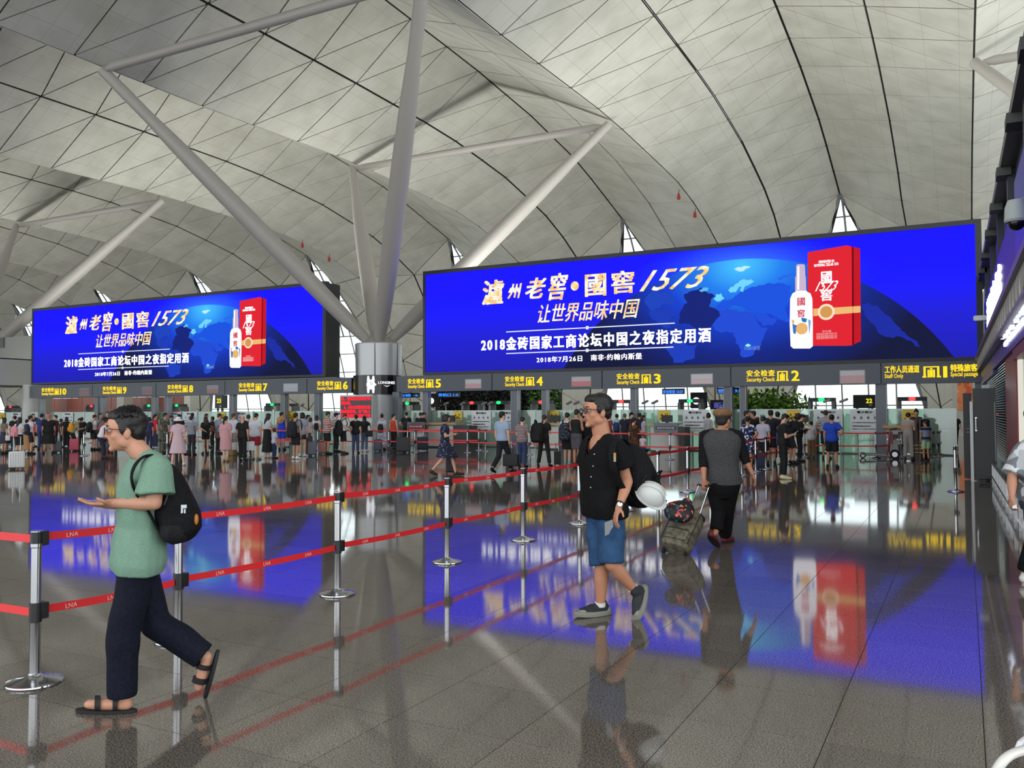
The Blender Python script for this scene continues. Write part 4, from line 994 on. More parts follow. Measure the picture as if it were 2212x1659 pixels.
G().box(-.09, .07, -.03, .03, .55, .60).obj('clamp', mat((20, 18, 14), .5), t); G().box(-.09, .05, -.035, .03, .535, .552).obj('yellow_strip', mat((220, 190, 40), .4), t)
for s in (-.035, .03): G().tube([(s, 0, .3), (s*1.4, 0, -.45)], .013, 6).obj('tube', emis((250, 250, 255), 1.6), t)
G().obox((-.02, 0, -.55), (.05, 0, .09), (0, .02, 0), (.01, 0, -.01)).obox((.06, 0, -.6), (.04, 0, .09), (0, .02, 0), (.01, 0, -.01)).obj('yellow_clip', mat((210, 180, 40), .5), t)
# white tubular handle in the bottom right corner
t = thing('luggage_trolley', 'white curved tube of a chair or trolley cropped at the bottom right corner', 'trolley', (0, 0, 0))
c = [J(2150, 1668, 1.5), J(2166, 1645, 1.5), J(2185, 1630, 1.52), J(2212, 1621, 1.55), J(2250, 1612, 1.6), J(2300, 1640, 1.62), J(2310, 1720, 1.62)]
zmin = min(p.z for p in c)
G().tube(c, .0085, 12, 1.0, 6).obj('tube', mat((226, 224, 218), .25), t, True)
g = G(); g.tube([c[-1], Vector((c[-1].x, c[-1].y, .1))], .009, 10); g.tube([c[0], Vector((c[0].x-.02, c[0].y, .1))], .009, 10); g.tube([Vector((c[0].x-.02, c[0].y, .1)), Vector((c[-1].x, c[-1].y, .1)), Vector((c[-1].x+.3, c[-1].y+.1, .1))], .009, 10)
for q in (Vector((c[0].x-.02, c[0].y, .05)), Vector((c[-1].x, c[-1].y, .05))): g.ball(q, .05, .02, .05)
g.obj('frame', mat((210, 210, 206), .3), t, True)
G().tube([J(2198, 1619, 1.7), J(2203, 1606, 1.7), J(2212, 1598, 1.72), J(2228, 1592, 1.75)], .006, 8).obj('side_wire', mat((226, 228, 230), .25), t, True)

# ================================================================ QUEUE BARRIERS
BELT = mat((226, 40, 46), .55); BELTF = mat((235, 62, 66), .5)
base_me = G().lathe([(.155, 0), (.158, .006), (.156, .014), (.12, .026), (.06, .036), (.04, .05), (.034, .06)], 36).mesh(True)
pole_me = G().lathe([(.0305, .02), (.0305, .42), (.0335, .425), (.0335, .44), (.029, .445), (.029, .80), (.0335, .805), (.0335, .9), (.030, .904)], 24).mesh(True)
g = G(); g.lathe([(.035, .825), (.035, .895)], 20); g.box(.02, .062, -.028, .028, .81, .895)
head_me = bevel_mesh(g.mesh(), .002, 1)
g = G(); g.lathe([(.036, .36), (.036, .475)], 20); g.box(.02, .066, -.03, .03, .375, .47)
clip_me = bevel_mesh(g.mesh(), .002, 1)
BASEM = mat((188, 190, 194), .12, 1.0); CAPB = mat((30, 30, 33), .35)
LNA = mat((236, 200, 190), .5)
def stanchion(x, y, label, to=None, group=None, print_=False, bm=BELT, h=1.0, sag=.0):
    ang = 0 if to is None else math.atan2(to[1]-y, to[0]-x)
    t = thing('queue_stanchion', label, 'stanchion', (x, y, 0), 0, group)
    link('base', base_me, BASEM, t); link('pole', pole_me, STEEL, t)
    for nm, me_ in (('belt_head', head_me), ('belt_clip', clip_me)):
        o = link(nm, me_, CAPB, t); o.rotation_euler = (0, 0, ang)
    if to is not None:
        L = math.hypot(to[0]-x, to[1]-y); d = Vector(((to[0]-x)/L, (to[1]-y)/L, 0)); n = Vector((-d.y, d.x, 0))
        for z in (.862, .425):
            g = G(); k = 8; A = []
            for i in range(k+1):
                s = .05+(L-.08)*i/k; c = d*s+Vector((0, 0, z-sag*4*(i/k)*(1-i/k)-(0.012*i/k)))
                A.append([c-n*.0012-Vector((0, 0, .024)), c+n*.0012-Vector((0, 0, .024)), c+n*.0012+Vector((0, 0, .024)), c-n*.0012+Vector((0, 0, .024))])
            g.rings(A); b_ = g.obj('belt', bm, t)
            if print_:
                # the printed word, on the side facing the camera
                toward = Vector((-x, -y, 0)).normalized(); sd = n if n.dot(toward) > 0 else -n; rd = Vector((0, 0, 1)).cross(sd)*1.0
                me0, (lo, hi) = text_mesh('LNA', .0, 0, .005, 1.1)
                for q in range(3):
                    s = L*(.22+.28*q); c = d*s+Vector((0, 0, z-sag*4*(s/L)*(1-s/L)-.012*s/L-.013)); me = me0.copy(); nn = len(me.vertices)
                    cc = np.empty(nn*3); me.vertices.foreach_get('co', cc); cc = cc.reshape(-1, 3); k_ = .027/(hi[1]-lo[1]); w_ = .078/(hi[0]-lo[0])
                    out = np.array([tuple(c+rd*((a-lo[0])*w_-.039)+Vector((0, 0, (b2-lo[1])*k_))+sd*(.0014+.0006*(c2 > 0))) for a, b2, c2 in cc])
                    me.vertices.foreach_set('co', out.ravel()); me.update(); me.materials.clear(); link('lettering', me, LNA, b_)
    return t
YS = [2.42+.80, 4.27, 6.0, 7.81, 9.59, 11.37, 13.16, 14.93, 16.8, 18.51, 20.2, 21.5, 23.1, 24.4, 26.9, 28.8, 30.1]
YS[0] = 3.22
where = ['nearest, at the lower left edge in front of the green shirt', 'behind the man in the green shirt, base at his trailing foot', 'third in the near row, right of the black backpack', 'fourth in the near row, left of the blue floor reflection', 'fifth in the near row, below the pale blue shirt', 'just left of the man in the black shirt', 'hidden behind the black shirt of the man with glasses', 'behind the white helmet', 'left of the man in the cap', 'directly behind the man in the cap', 'behind the right arm of the man in the cap', 'first right of the man in the cap, with a blue glinting base', 'second one right of the man in the cap, beside the floral shorts', 'left of the man texting in black', 'right of the man texting in black, first', 'right of the man texting in black, second', 'last of the row, beside the boy in the white tee']
for i, y in enumerate(YS):
    nx = (-4.92, YS[i+1]) if i+1 < len(YS) else None
    stanchion(-4.92, y, 'belt stanchion ' + where[i], nx, 'main row of stanchions from the lower left to the gates', i < 6, BELT, 1, .012)
# belt running off to the left from the first post
t0 = stanchion(-7.6, 3.22, 'belt stanchion just outside the left edge, its bright red belts crossing in', (-4.92, 3.22), 'stanchions at the left edge', True, BELTF, 1, .01)
FR = [((-20.9, 28.7), (-17.5, 29.3), 'left front post of the far pen, right of the column'), ((-19.66, 28.77), None, 'second post in the far pen front, right of the column'), ((-17.5, 29.3), (-14.45, 28.7), 'post right of the woman with the phone'), ((-17.45, 30.65), None, 'post under the tall rules notice, right of the woman with the phone'),
      ((-14.45, 28.7), (-10.2, 28.3), 'post between the striped polo and the man with the big black bag'), ((-8.77, 27.9), (-5.0, 28.6), 'post left of the cap man, at lane three'), ((-10.2, 28.3), (-8.77, 27.9), 'post hidden by the man in the black shirt'),
      ((-21.7, 31.2), (-18.2, 31.4), 'thin rear post of the far pen, left'), ((-21.07, 31.5), None, 'rear post of the far pen, second'), ((-18.2, 31.4), None, 'rear post of the far pen, third'), ((-24.2, 28.2), (-20.9, 28.7), 'post beside the blue suitcase'),
      ((-2.7, 31.65), None, 'end post at the baggage trolley'), ((-5.0, 31.4), (-2.7, 31.65), 'post behind the stripe shirted man'), ((-2.35, 32.3), (-2.7, 31.65), 'second post at the baggage trolley'), ((-2.0, 31.97), None, 'post in front of the white desk with wooden rail'), ((-1.95, 32.4), None, 'second post in front of the white desk'),
      ((-.19, 19.2), None, 'lone post in the passage at the right'), ((-1.05, 30.9), None, 'post right of the boy in green shorts'), ((-1.0, 33.2), None, 'post behind the boy, nearer of the passage pair'), ((-.85, 33.6), None, 'post behind the boy, farther of the passage pair')]
for (a, b_, d_) in FR: stanchion(a[0], a[1], 'chrome belt stanchion, ' + d_, b_, 'far stanchions at the security lanes', False, BELTF, 1, .01)
LF = [(-33.5, 27, 3.2), (-27.6, 27.6, 3), (-38.5, 27.0, 2.6), (-30.2, 29.6, 3), (-36, 30.3, 4), (-42, 30.5, 3), (-46.5, 30, 3)]
LD = ['behind the woman with the white sun hat', 'with red belts at the grey suitcase', 'behind the man with the yellow backpack', 'behind the man with the grey shirt', 'in the pen behind the camouflage shirt', 'behind the large figure in the pink hat', 'behind the white tee and pink backpack']
for (x, y, L), d_ in zip(LF, LD): stanchion(x, y, 'chrome belt stanchion, ' + d_, (x+L, y+.3), 'stanchions inside the left crowd', False, BELTF, 1, .01)
p = fl(181, 985); stanchion(p.x, p.y, 'chrome stanchion standing free, right of the pink suitcase', None, 'stanchions inside the left crowd')
p = fl(327, 968); stanchion(p.x, p.y, 'chrome stanchion beside the red shirt', None, 'stanchions inside the left crowd')
p = fl(361, 985); stanchion(p.x, p.y, 'chrome stanchion left of the pink dress', None, 'stanchions inside the left crowd')
# ---- luggage
def suitcase(u, vt, vb, wpx, label, colr, handle=False, rough=.35, ang=0.0, ribs=True, strap=None, depthf=.6):
    p = fl(u, vb); dd = prj(p)[2]; h = (vb-vt)*dd/F; w = wpx*dd/F; dp = w*depthf
    rz = math.atan2(p.x, p.y)*-1+ang
    t = thing('suitcase', label, 'suitcase', (p.x, p.y, 0), rz)
    m = mat(colr, rough); g = G().box(-w/2, w/2, -dp/2, dp/2, .07*h+.02, h)
    link('shell', bevel_mesh(g.mesh(), min(w, dp)*.16, 3), m, t)
    if ribs:
        dark = mat(tuple(int(c*.86) for c in colr), rough)
        for k in range(6):
            x = -w*.38+w*.76*k/5; G().box(x-w*.022, x+w*.022, -dp/2-.008, -dp/2+.01, .14*h, h*.93).obj('rib', dark, t)
    G().box(-w/2-.004, w/2+.004, -.012, .012, .08*h, h*1.004).obj('zip_band', mat((40, 40, 42), .5), t)
    for sx in (-1, 1):
        for sy in (-1, 1): G().box(sx*w*.38-.018, sx*w*.38+.018, sy*dp*.34-.022, sy*dp*.34+.022, 0, .06).obj('wheel', BLACK, t)
    G().tube([(-w*.15, 0, h), (-w*.12, 0, h+.03), (w*.12, 0, h+.03), (w*.15, 0, h)], .009, 6).obj('carry_handle', BLACK, t)
    if handle:
        G().tube([(-w*.22, dp*.3, h), (-w*.22, dp*.3, h+handle), (w*.22, dp*.3, h+handle), (w*.22, dp*.3, h)], .011, 8).obj('pull_handle', STEEL, t)
    return t
suitcase(36, 975, 1014, 31, 'white ribbed suitcase at the left, in front of the long haired woman', (222, 222, 222), .42)
suitcase(124, 953, 978, 17, 'slate grey suitcase right of the figure in the pink hat', (72, 78, 88), .35)
suitcase(160, 948, 975, 18, 'bright pink suitcase by the man with the yellow backpack', (230, 84, 112), False)
suitcase(674, 954, 985, 19, 'grey suitcase on wheels below the red belts, left of the copper one', (92, 94, 108), .0)
suitcase(697, 955, 981, 16, 'copper coloured ribbed suitcase at the feet of the red striped shirt', (150, 84, 66), False, .3)
suitcase(817, 950, 975, 17, 'navy blue suitcase beside the patterned dress', (36, 48, 84), .3)
suitcase(973, 984, 1024, 20, 'black suitcase pulled by the woman with the phone', (24, 24, 28), .0, .5, 0, False)
suitcase(1101, 968, 1006, 17, 'dark grey suitcase between the pale blue shirt and the striped polo', (66, 68, 72), .2, .5)
suitcase(871, 945, 978, 30, 'large dark grey soft suitcase behind the red belts at lane five', (54, 56, 60), False, .7, 0, False)
suitcase(913, 944, 974, 24, 'navy trolley case behind the red belts near the big man in black', (32, 36, 56), False, .6, 0, False)
suitcase(843, 965, 978, 12, 'small dark case on the floor behind the left barrier post', (40, 36, 40), False, .6, 0, False)
suitcase(1646, 978, 1012, 20, 'dark blue patterned suitcase behind the barrier, under the lilac tee', (36, 44, 80), False, .6, 0, False)
suitcase(1204, 975, 1006, 14, 'black upright suitcase left of the teal shoes', (22, 22, 24), .25, .6, 0, False)
suitcase(620, 952, 966, 9, 'white box shaped case behind the boy in grey', (205, 208, 206), False)
suitcase(144, 944, 964, 14, 'black suitcase behind the slate grey one', (26, 26, 28), .2, .5, 0, False)
# white cooler box and paper bag
def carried_box(u, v0, v1, z_, w_, d_, label, name, cat, colr, h_):
    p = J(u, v1, z_); t = thing(name, label, cat, p, -math.atan2(p.x, p.y)+.25)
    link('body', bevel_mesh(G().box(-w_/2, w_/2, -d_/2, d_/2, 0, h_).mesh(), .012, 2), mat(colr, .5), t)
    G().box(-w_/2-.004, w_/2+.004, -d_/2-.004, d_/2+.004, h_*.82, h_*.85).obj('lid_seam', mat((160, 162, 166), .5), t)
    G().tube([(-.08, 0, h_), (-.06, 0, h_+.09), (.06, 0, h_+.09), (.08, 0, h_)], .008, 6).obj('handle', mat((70, 70, 74), .5), t)
    return t
zd = prj(fl(522, 994))[2]
carried_box(531, 955, 973, zd-.25, .52, .24, 'white foam cooler box carried by the bald man in black', 'cooler_box', 'box', (220, 222, 224), .30)
carried_box(503, 958, 972, zd+.5, .24, .12, 'white paper bag carried by the woman in the pink dress', 'paper_bag', 'bag', (214, 214, 210), .26)
p = fl(500, 984); t = thing('woven_bag', 'brown woven bag on the floor below the white paper bag', 'bag', (p.x, p.y, 0)); g = G().box(-.2, .2, -.12, .12, 0, .26); link('body', bevel_mesh(g.mesh(), .04, 2), mat((120, 96, 60), .8), t); G().tube([(-.1, 0, .26), (-.08, 0, .42), (.08, 0, .42), (.1, 0, .26)], .012, 6).obj('handle', mat((70, 50, 34), .8), t)
# baggage trolley near the staff lane
p = fl(1895, 990)
t = thing('baggage_trolley', 'grey airport baggage trolley with a red handle post in front of the white desk', 'trolley', (p.x, p.y, 0), R(4))
AL = mat((170, 172, 174), .25, .9)
G().tube([(-.55, -.2, .14), (.35, -.2, .10), (.5, -.2, .12)], .025, 8).tube([(-.55, .2, .14), (.35, .2, .10), (.5, .2, .12)], .025, 8).tube([(-.55, -.2, .14), (-.55, .2, .14)], .025, 8).tube([(-.1, -.2, .12), (-.1, .2, .12)], .02, 8).obj('deck_frame', AL, t, True)
G().box(-.5, .35, -.17, .17, .13, .15).obj('deck', mat((110, 112, 114), .4, .5), t)
G().tube([(.3, -.2, .1), (.42, -.2, .98)], .025, 8).tube([(.3, .2, .1), (.42, .2, .98)], .025, 8).obj('handle_post', mat((176, 60, 74), .4), t, True)
G().tube([(.42, -.24, .98), (.62, -.2, 1.02), (.62, .2, 1.02), (.42, .24, .98)], .028, 8).obj('push_bar', mat((60, 62, 64), .4), t, True)
G().box(.36, .5, -.2, .2, .5, .9).obj('advert_panel', mat((96, 30, 40), .4), t)
G().box(.5, .68, -.18, .18, .68, .82).obj('basket', mat((80, 24, 30), .5), t)
for (x, y, r) in ((.55, -.22, .15), (.55, .22, .15), (-.45, 0, .1)):
    G().tube([(x, y-.025, r), (x, y+.025, r)], r, 18).obj('wheel', BLACKM, t); G().tube([(x, y-.03, r), (x, y+.03, r)], r*.6, 14).obj('hub', mat((190, 192, 194), .3, .6), t)
# bright stacked luggage corner at the left edge
p = fl(4, 965); t = thing('luggage_cart', 'loaded luggage cart with a lilac bundle cropped at the far left edge', 'trolley', (p.x, p.y, 0))
G().obox((0, 0, .62), (.25, 0, -.12), (0, .2, 0), (.03, 0, .1)).obj('lilac_bundle', mat((176, 168, 200), .7), t); link('dark_bag', bevel_mesh(G().box(-.1, .45, -.2, .2, .14, .52).mesh(), .06, 2), mat((44, 34, 48), .8), t)
G().tube([(-.25, -.2, .1), (.5, -.2, .1), (.5, .2, .1), (-.25, .2, .1)], .02, 6).tube([(-.25, 0, .1), (-.4, 0, 1.0)], .02, 6).obj('frame', AL, t)
for x in (-.2, .45): G().tube([(x, -.02, .06), (x, .02, .06)], .06, 12).obj('wheel', BLACK, t)
# ================================================================ PEOPLE
def V(*a): return Vector(a)
def frame_from(fwd, up=(0, 0, 1)):
    f = Vector(fwd).normalized(); u = Vector(up); r = f.cross(u).normalized(); u = r.cross(f); return r, f, u
def hand(g, w, d, n, s=1.0, curl=.35, side=1, spread=1.0, thumb_out=1.0):
    """w wrist, d direction of the fingers, n palm normal (towards the palm side); side = thumb side along d x n"""
    d = Vector(d).normalized(); n = (Vector(n)-d*Vector(n).dot(d)).normalized(); x = d.cross(n)*side
    g.caps(w-d*.01, .026*s, w+d*.03*s, .024*s, 10)
    c = w+d*.055*s; g.ell(c, x*.040*s, n*.0155*s, d*.05*s, 12, 7)
    for k, (L, off) in enumerate(((.070, .030), (.079, .0105), (.073, -.0095), (.058, -.028))):
        p = w+d*(.092-.004*abs(k-1.2))*s+x*off*s*spread*1.02; dd = d; seg = (.45, .32, .23); q = p
        for j, fr in enumerate(seg):
            a = curl*(.6+.9*j); e = (d*math.cos(a)+n*math.sin(a)).normalized(); q2 = q+e*L*fr*s*1.05
            g.caps(q, (.0088-.0008*j)*s, q2, (.0082-.0008*j)*s, 8); q = q2
    tb = w+d*.028*s+x*.030*s+n*.004; e = (d*.55+x*.75*thumb_out+n*.35).normalized(); q = tb+e*.036*s; g.caps(tb-e*.01, .013*s, q, .0105*s, 8)
    e2 = (d*.9+x*.3*thumb_out+n*(.3+curl*.4)).normalized(); g.caps(q, .0100*s, q+e2*.03*s, .0085*s, 8)
def head_geo(g, c, r, f, u, s=1.0, ears=True, nose=1.0):
    P = lambda x, y, z: c+(r*x+f*y+u*z)*s
    g.ell(P(0, -.012, .030), r*.077*s, f*.097*s, u*.088*s, 18, 12)
    g.ell(P(0, .022, -.030), r*.063*s, f*.068*s, u*.076*s, 16, 10)
    g.ell(P(0, .036, -.070), r*.046*s, f*.048*s, u*.036*s, 14, 8)
    g.ell(P(0, .072, -.092), r*.022*s, f*.018*s, u*.017*s, 10, 7)
    for sx in (-1, 1):
        g.ell(P(sx*.048, .002, -.055), r*.020*s, f*.042*s, u*.034*s, 10, 7)       # jaw corner
        g.ell(P(sx*.038, .052, -.022), r*.026*s, f*.026*s, u*.026*s, 10, 7)        # cheek
        g.ell(P(sx*.030, .076, .026), r*.024*s, f*.013*s, u*.009*s, 10, 6)         # brow
        if ears: g.ell(P(sx*.078, -.008, -.012), r*.009*s, f*.020*s, u*.032*s, 10, 8)
    g.ell(P(0, .066, .045), r*.048*s, f*.022*s, u*.035*s, 12, 8)                   # forehead
    if nose:
        g.caps(P(0, .080, .022), .0075*s, P(0, .101*nose, -.022), .0095*s, 8); g.caps(P(-.011, .089, -.027), .0072*s, P(.011, .089, -.027), .0072*s, 8)
    g.caps(P(-.020, .081, -.050), .0055*s, P(.020, .081, -.050), .0055*s, 8); g.caps(P(-.017, .080, -.061), .006*s, P(.017, .080, -.061), .006*s, 8)
def torso_rings(j, m=0.0, t0=-.10, t1=1.0, wide=1.0, deep=1.0, belly=0.0, flare=0.0, n=20):
    P, N = j['pelvis'], j['neck']; hx = (j['hipR']-j['hipL']).normalized(); sx = (j['shR']-j['shL']).normalized()
    C = j.get('chest'); L = (N-P).length; k = L/.50
    prof = [(-.22, .085, .07), (-.12, .150, .098), (0, .166, .112), (.14, .160, .110), (.34, .138, .100), (.52, .148, .108), (.68, .166, .116), (.80, .172, .108), (.885, .158, .090), (.95, .108, .070), (1.03, .060, .060), (1.1, .052, .054)]
    rs = []
    def pt(t):
        if C is not None and t > 0:
            a = P.lerp(C, min(t/.6, 1)) if t < .6 else C.lerp(N, (t-.6)/.4)
            b = P.lerp(N, t); q = P*(1-t)**2+(C*2-(P+N)*.5)*2*t*(1-t)+N*t*t; return q
        return P+(N-P)*t
    ts = [p[0] for p in prof if t0 <= p[0] <= t1]
    if not ts or ts[0] > t0: ts = [t0]+ts
    if ts[-1] < t1: ts.append(t1)
    for t in ts:
        a = float(np.interp(t, [p[0] for p in prof], [p[1] for p in prof])); b_ = float(np.interp(t, [p[0] for p in prof], [p[2] for p in prof]))
        c = pt(t); tan = (pt(t+.03)-pt(t-.03)).normalized(); x = hx.lerp(sx, max(0, min(1, t))); x = (x-tan*x.dot(tan)).normalized(); y = tan.cross(x)*-1
        # y = forward
        y = x.cross(tan)*-1 if False else tan.cross(x)
        if y.dot(j['fwd']) < 0: y = -y
        bl = belly*math.exp(-((t-.25)/.25)**2)
        fl_ = 1+flare*max(0, (.3-t))
        A = (a*wide+m)*fl_*k**.3; B = (b_*deep+m)*fl_
        rs.append([c+x*A*math.copysign(abs(math.cos(q))**.85, math.cos(q))+y*(B*math.copysign(abs(math.sin(q))**.9, math.sin(q))+(bl if math.sin(q) > 0 else 0)*abs(math.sin(q))) for q in [2*PI*i/n for i in range(n)]])
    return rs
def body_geo(j, s=1.0, fat=1.0, hands=True, hd=None, wide=1.0, nose=1.0, feet=True):
    g = G(); g.rings(torso_rings(j, -.012, -.17, 1.0, wide*fat, fat))
    if j.get('bust') is not None: g.ell(j['neck']-V(0, 0, .075)+j['fwd']*.052, j['bust']*.10, j['fwd']*.05, (0, 0, .115))
    for S in 'LR':
        sh, el, wr = j['sh'+S], j['el'+S], j['wr'+S]; hp, kn, an = j['hip'+S], j['kn'+S], j['an'+S]
        g.caps(j['neck'].lerp(sh, .35), .045*s, sh, .052*s*fat); g.caps(sh, .050*s*fat, el, .037*s*fat); g.caps(el, .037*s*fat, el.lerp(wr, .35), .039*s*fat); g.caps(el.lerp(wr, .35), .039*s*fat, wr, .025*s)
        g.caps(hp, .080*s*fat, kn, .052*s*fat); g.caps(kn, .050*s*fat, kn.lerp(an, .33), .054*s*fat); g.caps(kn.lerp(an, .33), .054*s*fat, an, .034*s)
        if feet:
            tf = j['toe'+S]; hl = j['heel'+S]; g.caps(an, .034*s, hl.lerp(tf, .12)+V(0, 0, 0), .030*s); g.caps(hl.lerp(tf, .12), .030*s, hl.lerp(tf, .62), .032*s); g.caps(hl.lerp(tf, .6), .032*s, hl.lerp(tf, .9), .024*s)
        if hands:
            H = j.get('hand'+S); d_ = H[0] if H else (wr-el).normalized(); n_ = H[1] if H else (j['pelvis']-wr); cu = H[2] if H else .4
            sd = H[3] if H and len(H) > 3 else (1 if S == 'L' else -1)
            hand(g, wr, d_, n_, s, cu, sd)
    hc = j['head']; r, f, u = j['hr']
    nr = j.get('neckr', 1.0); g.caps(j['neck']-V(0, 0, .02), .057*s*nr, hc-u*.05*s-f*.015, .053*s*nr); head_geo(g, hc, r, f, u, s, True, nose)
    return g
def shirt_geo(j, s=1.0, sleeve=.55, hem=-.10, m=.014, fat=1.0, wide=1.0, belly=0, flare=0, top=.97, loose=.0, deep=1.0, sl=None):
    g = G(); g.rings(torso_rings(j, m, hem, top, wide*fat, fat*deep, belly, flare))
    for S in 'LR':
        sv = sl.get(S, sleeve) if sl else sleeve
        if sv <= 0: g.ell(j['sh'+S].lerp(j['neck'], .2), (.045, 0, 0), (0, .05, 0), (0, 0, .05)) ; continue
        sh, el, wr = j['sh'+S], j['el'+S], j['wr'+S]; r0_ = (.050+m)*s*fat
        g.caps(j['neck'].lerp(sh, .4), .045*s+m, sh, .052*s*fat+m)
        if sv <= 1: g.cone(sh, r0_+.004, sh.lerp(el, sv), r0_+.004+loose)
        else:
            g.caps(sh, r0_, el, .040*s+m); g.cone(el, .040*s+m, el.lerp(wr, sv-1), .036*s+m+loose)
    return g
def pants_geo(j, s=1.0, leg=.95, m=.014, fat=1.0, loose=.0, waist=.14, wide=1.0):
    g = G(); g.rings(torso_rings(j, m, -.24, waist, wide*fat, fat))
    for S in 'LR':
        hp, kn, an = j['hip'+S], j['kn'+S], j['an'+S]; r0_ = .080*s*fat+m
        if leg <= .5: g.caps(hp, r0_, hp.lerp(kn, .4), r0_-.006+loose*.5); g.cone(hp, r0_-.004, hp.lerp(kn, leg*2), (.058*s*fat+m)+loose)
        else:
            g.caps(hp, r0_, kn, .054*s*fat+m+loose*.6); e = kn.lerp(an, (leg-.5)*2); g.cone(kn, .054*s*fat+m+loose*.6, e, .042*s+m+loose)
    return g
def skirt_geo(j, length=.45, m=.016, flare=.5, waist=.25):
    g = G(); rs = torso_rings(j, m, 0, waist); x = (j['hipR']-j['hipL']).normalized(); y = V(0, 0, 1).cross(x)
    P = j['pelvis']; mid = (j['knL']+j['knR'])*.5; mid = Vector((mid.x, mid.y, P.z-.45)); ext = []
    sp = abs((j['knL']-j['knR']).dot(y))*.5
    for k in (1.0, .6, .25):
        t = length*k/.45; c = P.lerp(mid, min(t, 1.6)); A = .172+m+flare*length*k*.55; B = .12+m+flare*length*k*.5+sp*k*.8
        if t > 1: c = P.lerp(mid, 1.0); c.z = P.z-length*k
        ext.append([c+x*A*math.cos(2*PI*i/20)*(1+.03*(i % 2))+y*B*math.sin(2*PI*i/20)*(1+.03*(i % 2)) for i in range(20)])
    # align ring start with torso ring start
    f = j['fwd']
    if y.dot(f) < 0: ext = [[c for c in reversed(r)] for r in ext]; ext = [r[-1:]+r[:-1] for r in ext]
    g.rings(ext+rs); return g
def hair_geo(j, s=1.0, kind='short', nv=1.0):
    g = G(); c = j['head']; r, f, u = j['hr']; P = lambda x, y, z: c+(r*x+f*y+u*z)*s
    g.ell(P(0, -.026, .046), r*.087*s, f*.097*s, u*.086*s, 18, 12)
    if kind in ('short', 'pony', 'bun', 'long', 'bob', 'child'):
        g.ell(P(0, .030, .084), r*.064*s, f*.056*s, u*.040*s, 14, 8)
        g.ell(P(0, -.052, -.005), r*.072*s, f*.058*s, u*.064*s, 14, 8)
    if kind == 'short':
        for sx in (-1, 1): g.ell(P(sx*.071, .012, .020), r*.014*s, f*.022*s, u*.036*s, 10, 7)
    if kind == 'long':
        for (x, y, z, a, b_, c_) in ((0, -.06, -.08, .085, .045, .10), (0, -.075, -.17, .088, .036, .10), (0, -.08, -.26, .07, .03, .08)): g.ell(P(x, y, z), r*a*s, f*b_*s, u*c_*s)
        for sx in (-1, 1): g.ell(P(sx*.075, -.01, -.05), r*.022*s, f*.05*s, u*.11*s)
    if kind == 'bob':
        g.ell(P(0, -.04, -.04), r*.10*s, f*.068*s, u*.085*s)
        for sx in (-1, 1): g.ell(P(sx*.078, .0, -.02), r*.022*s, f*.055*s, u*.08*s)
    if kind == 'pony': g.caps(P(0, -.10, .03), .034*s, P(0, -.13, -.10), .036*s); g.caps(P(0, -.13, -.10), .036*s, P(0, -.11, -.24), .012*s)
    if kind == 'bun': g.ell(P(0, -.05, .135), r*.045*s, f*.045*s, u*.04*s)
    return g
def hat_geo(j, s=1.0, kind='cap'):
    g = G(); c = j['head']; r, f, u = j['hr']; P = lambda x, y, z: c+(r*x+f*y+u*z)*s
    g.ell(P(0, -.012, .062), r*.092*s, f*.108*s, u*.082*s, 18, 12)
    if kind == 'cap': g.ell(P(0, .105, .045), r*.062*s, f*.062*s, u*.012*s)
    if kind == 'sunhat': g.cone(P(0, -.01, .05), .11*s, P(0, -.01, -.015), .175*s, 20); g.ell(P(0, -.01, .02), r*.15*s, f*.16*s, u*.02*s)
    return g
def shoe_geo(j, S, s=1.0, m=.012, sole=True):
    an, tf, hl = j['an'+S], j['toe'+S], j['heel'+S]; g = G(); d = (tf-hl).normalized(); side = j.get('footx'+S) or d.cross(V(0, 0, 1)).normalized(); n = side.cross(d).normalized()
    if n.z < 0 and not j.get('footx'+S): n = -n
    q = lambda t, z: hl.lerp(tf, t)+n*z
    g.caps(q(.10, .012), .033*s+m, q(.6, .004), .034*s+m); g.caps(q(.55, .0), .034*s+m, q(.93, -.004), .026*s+m*.7); g.caps(q(.16, .02), .034*s+m, q(.2, .05), .034*s+m)
    return g, n
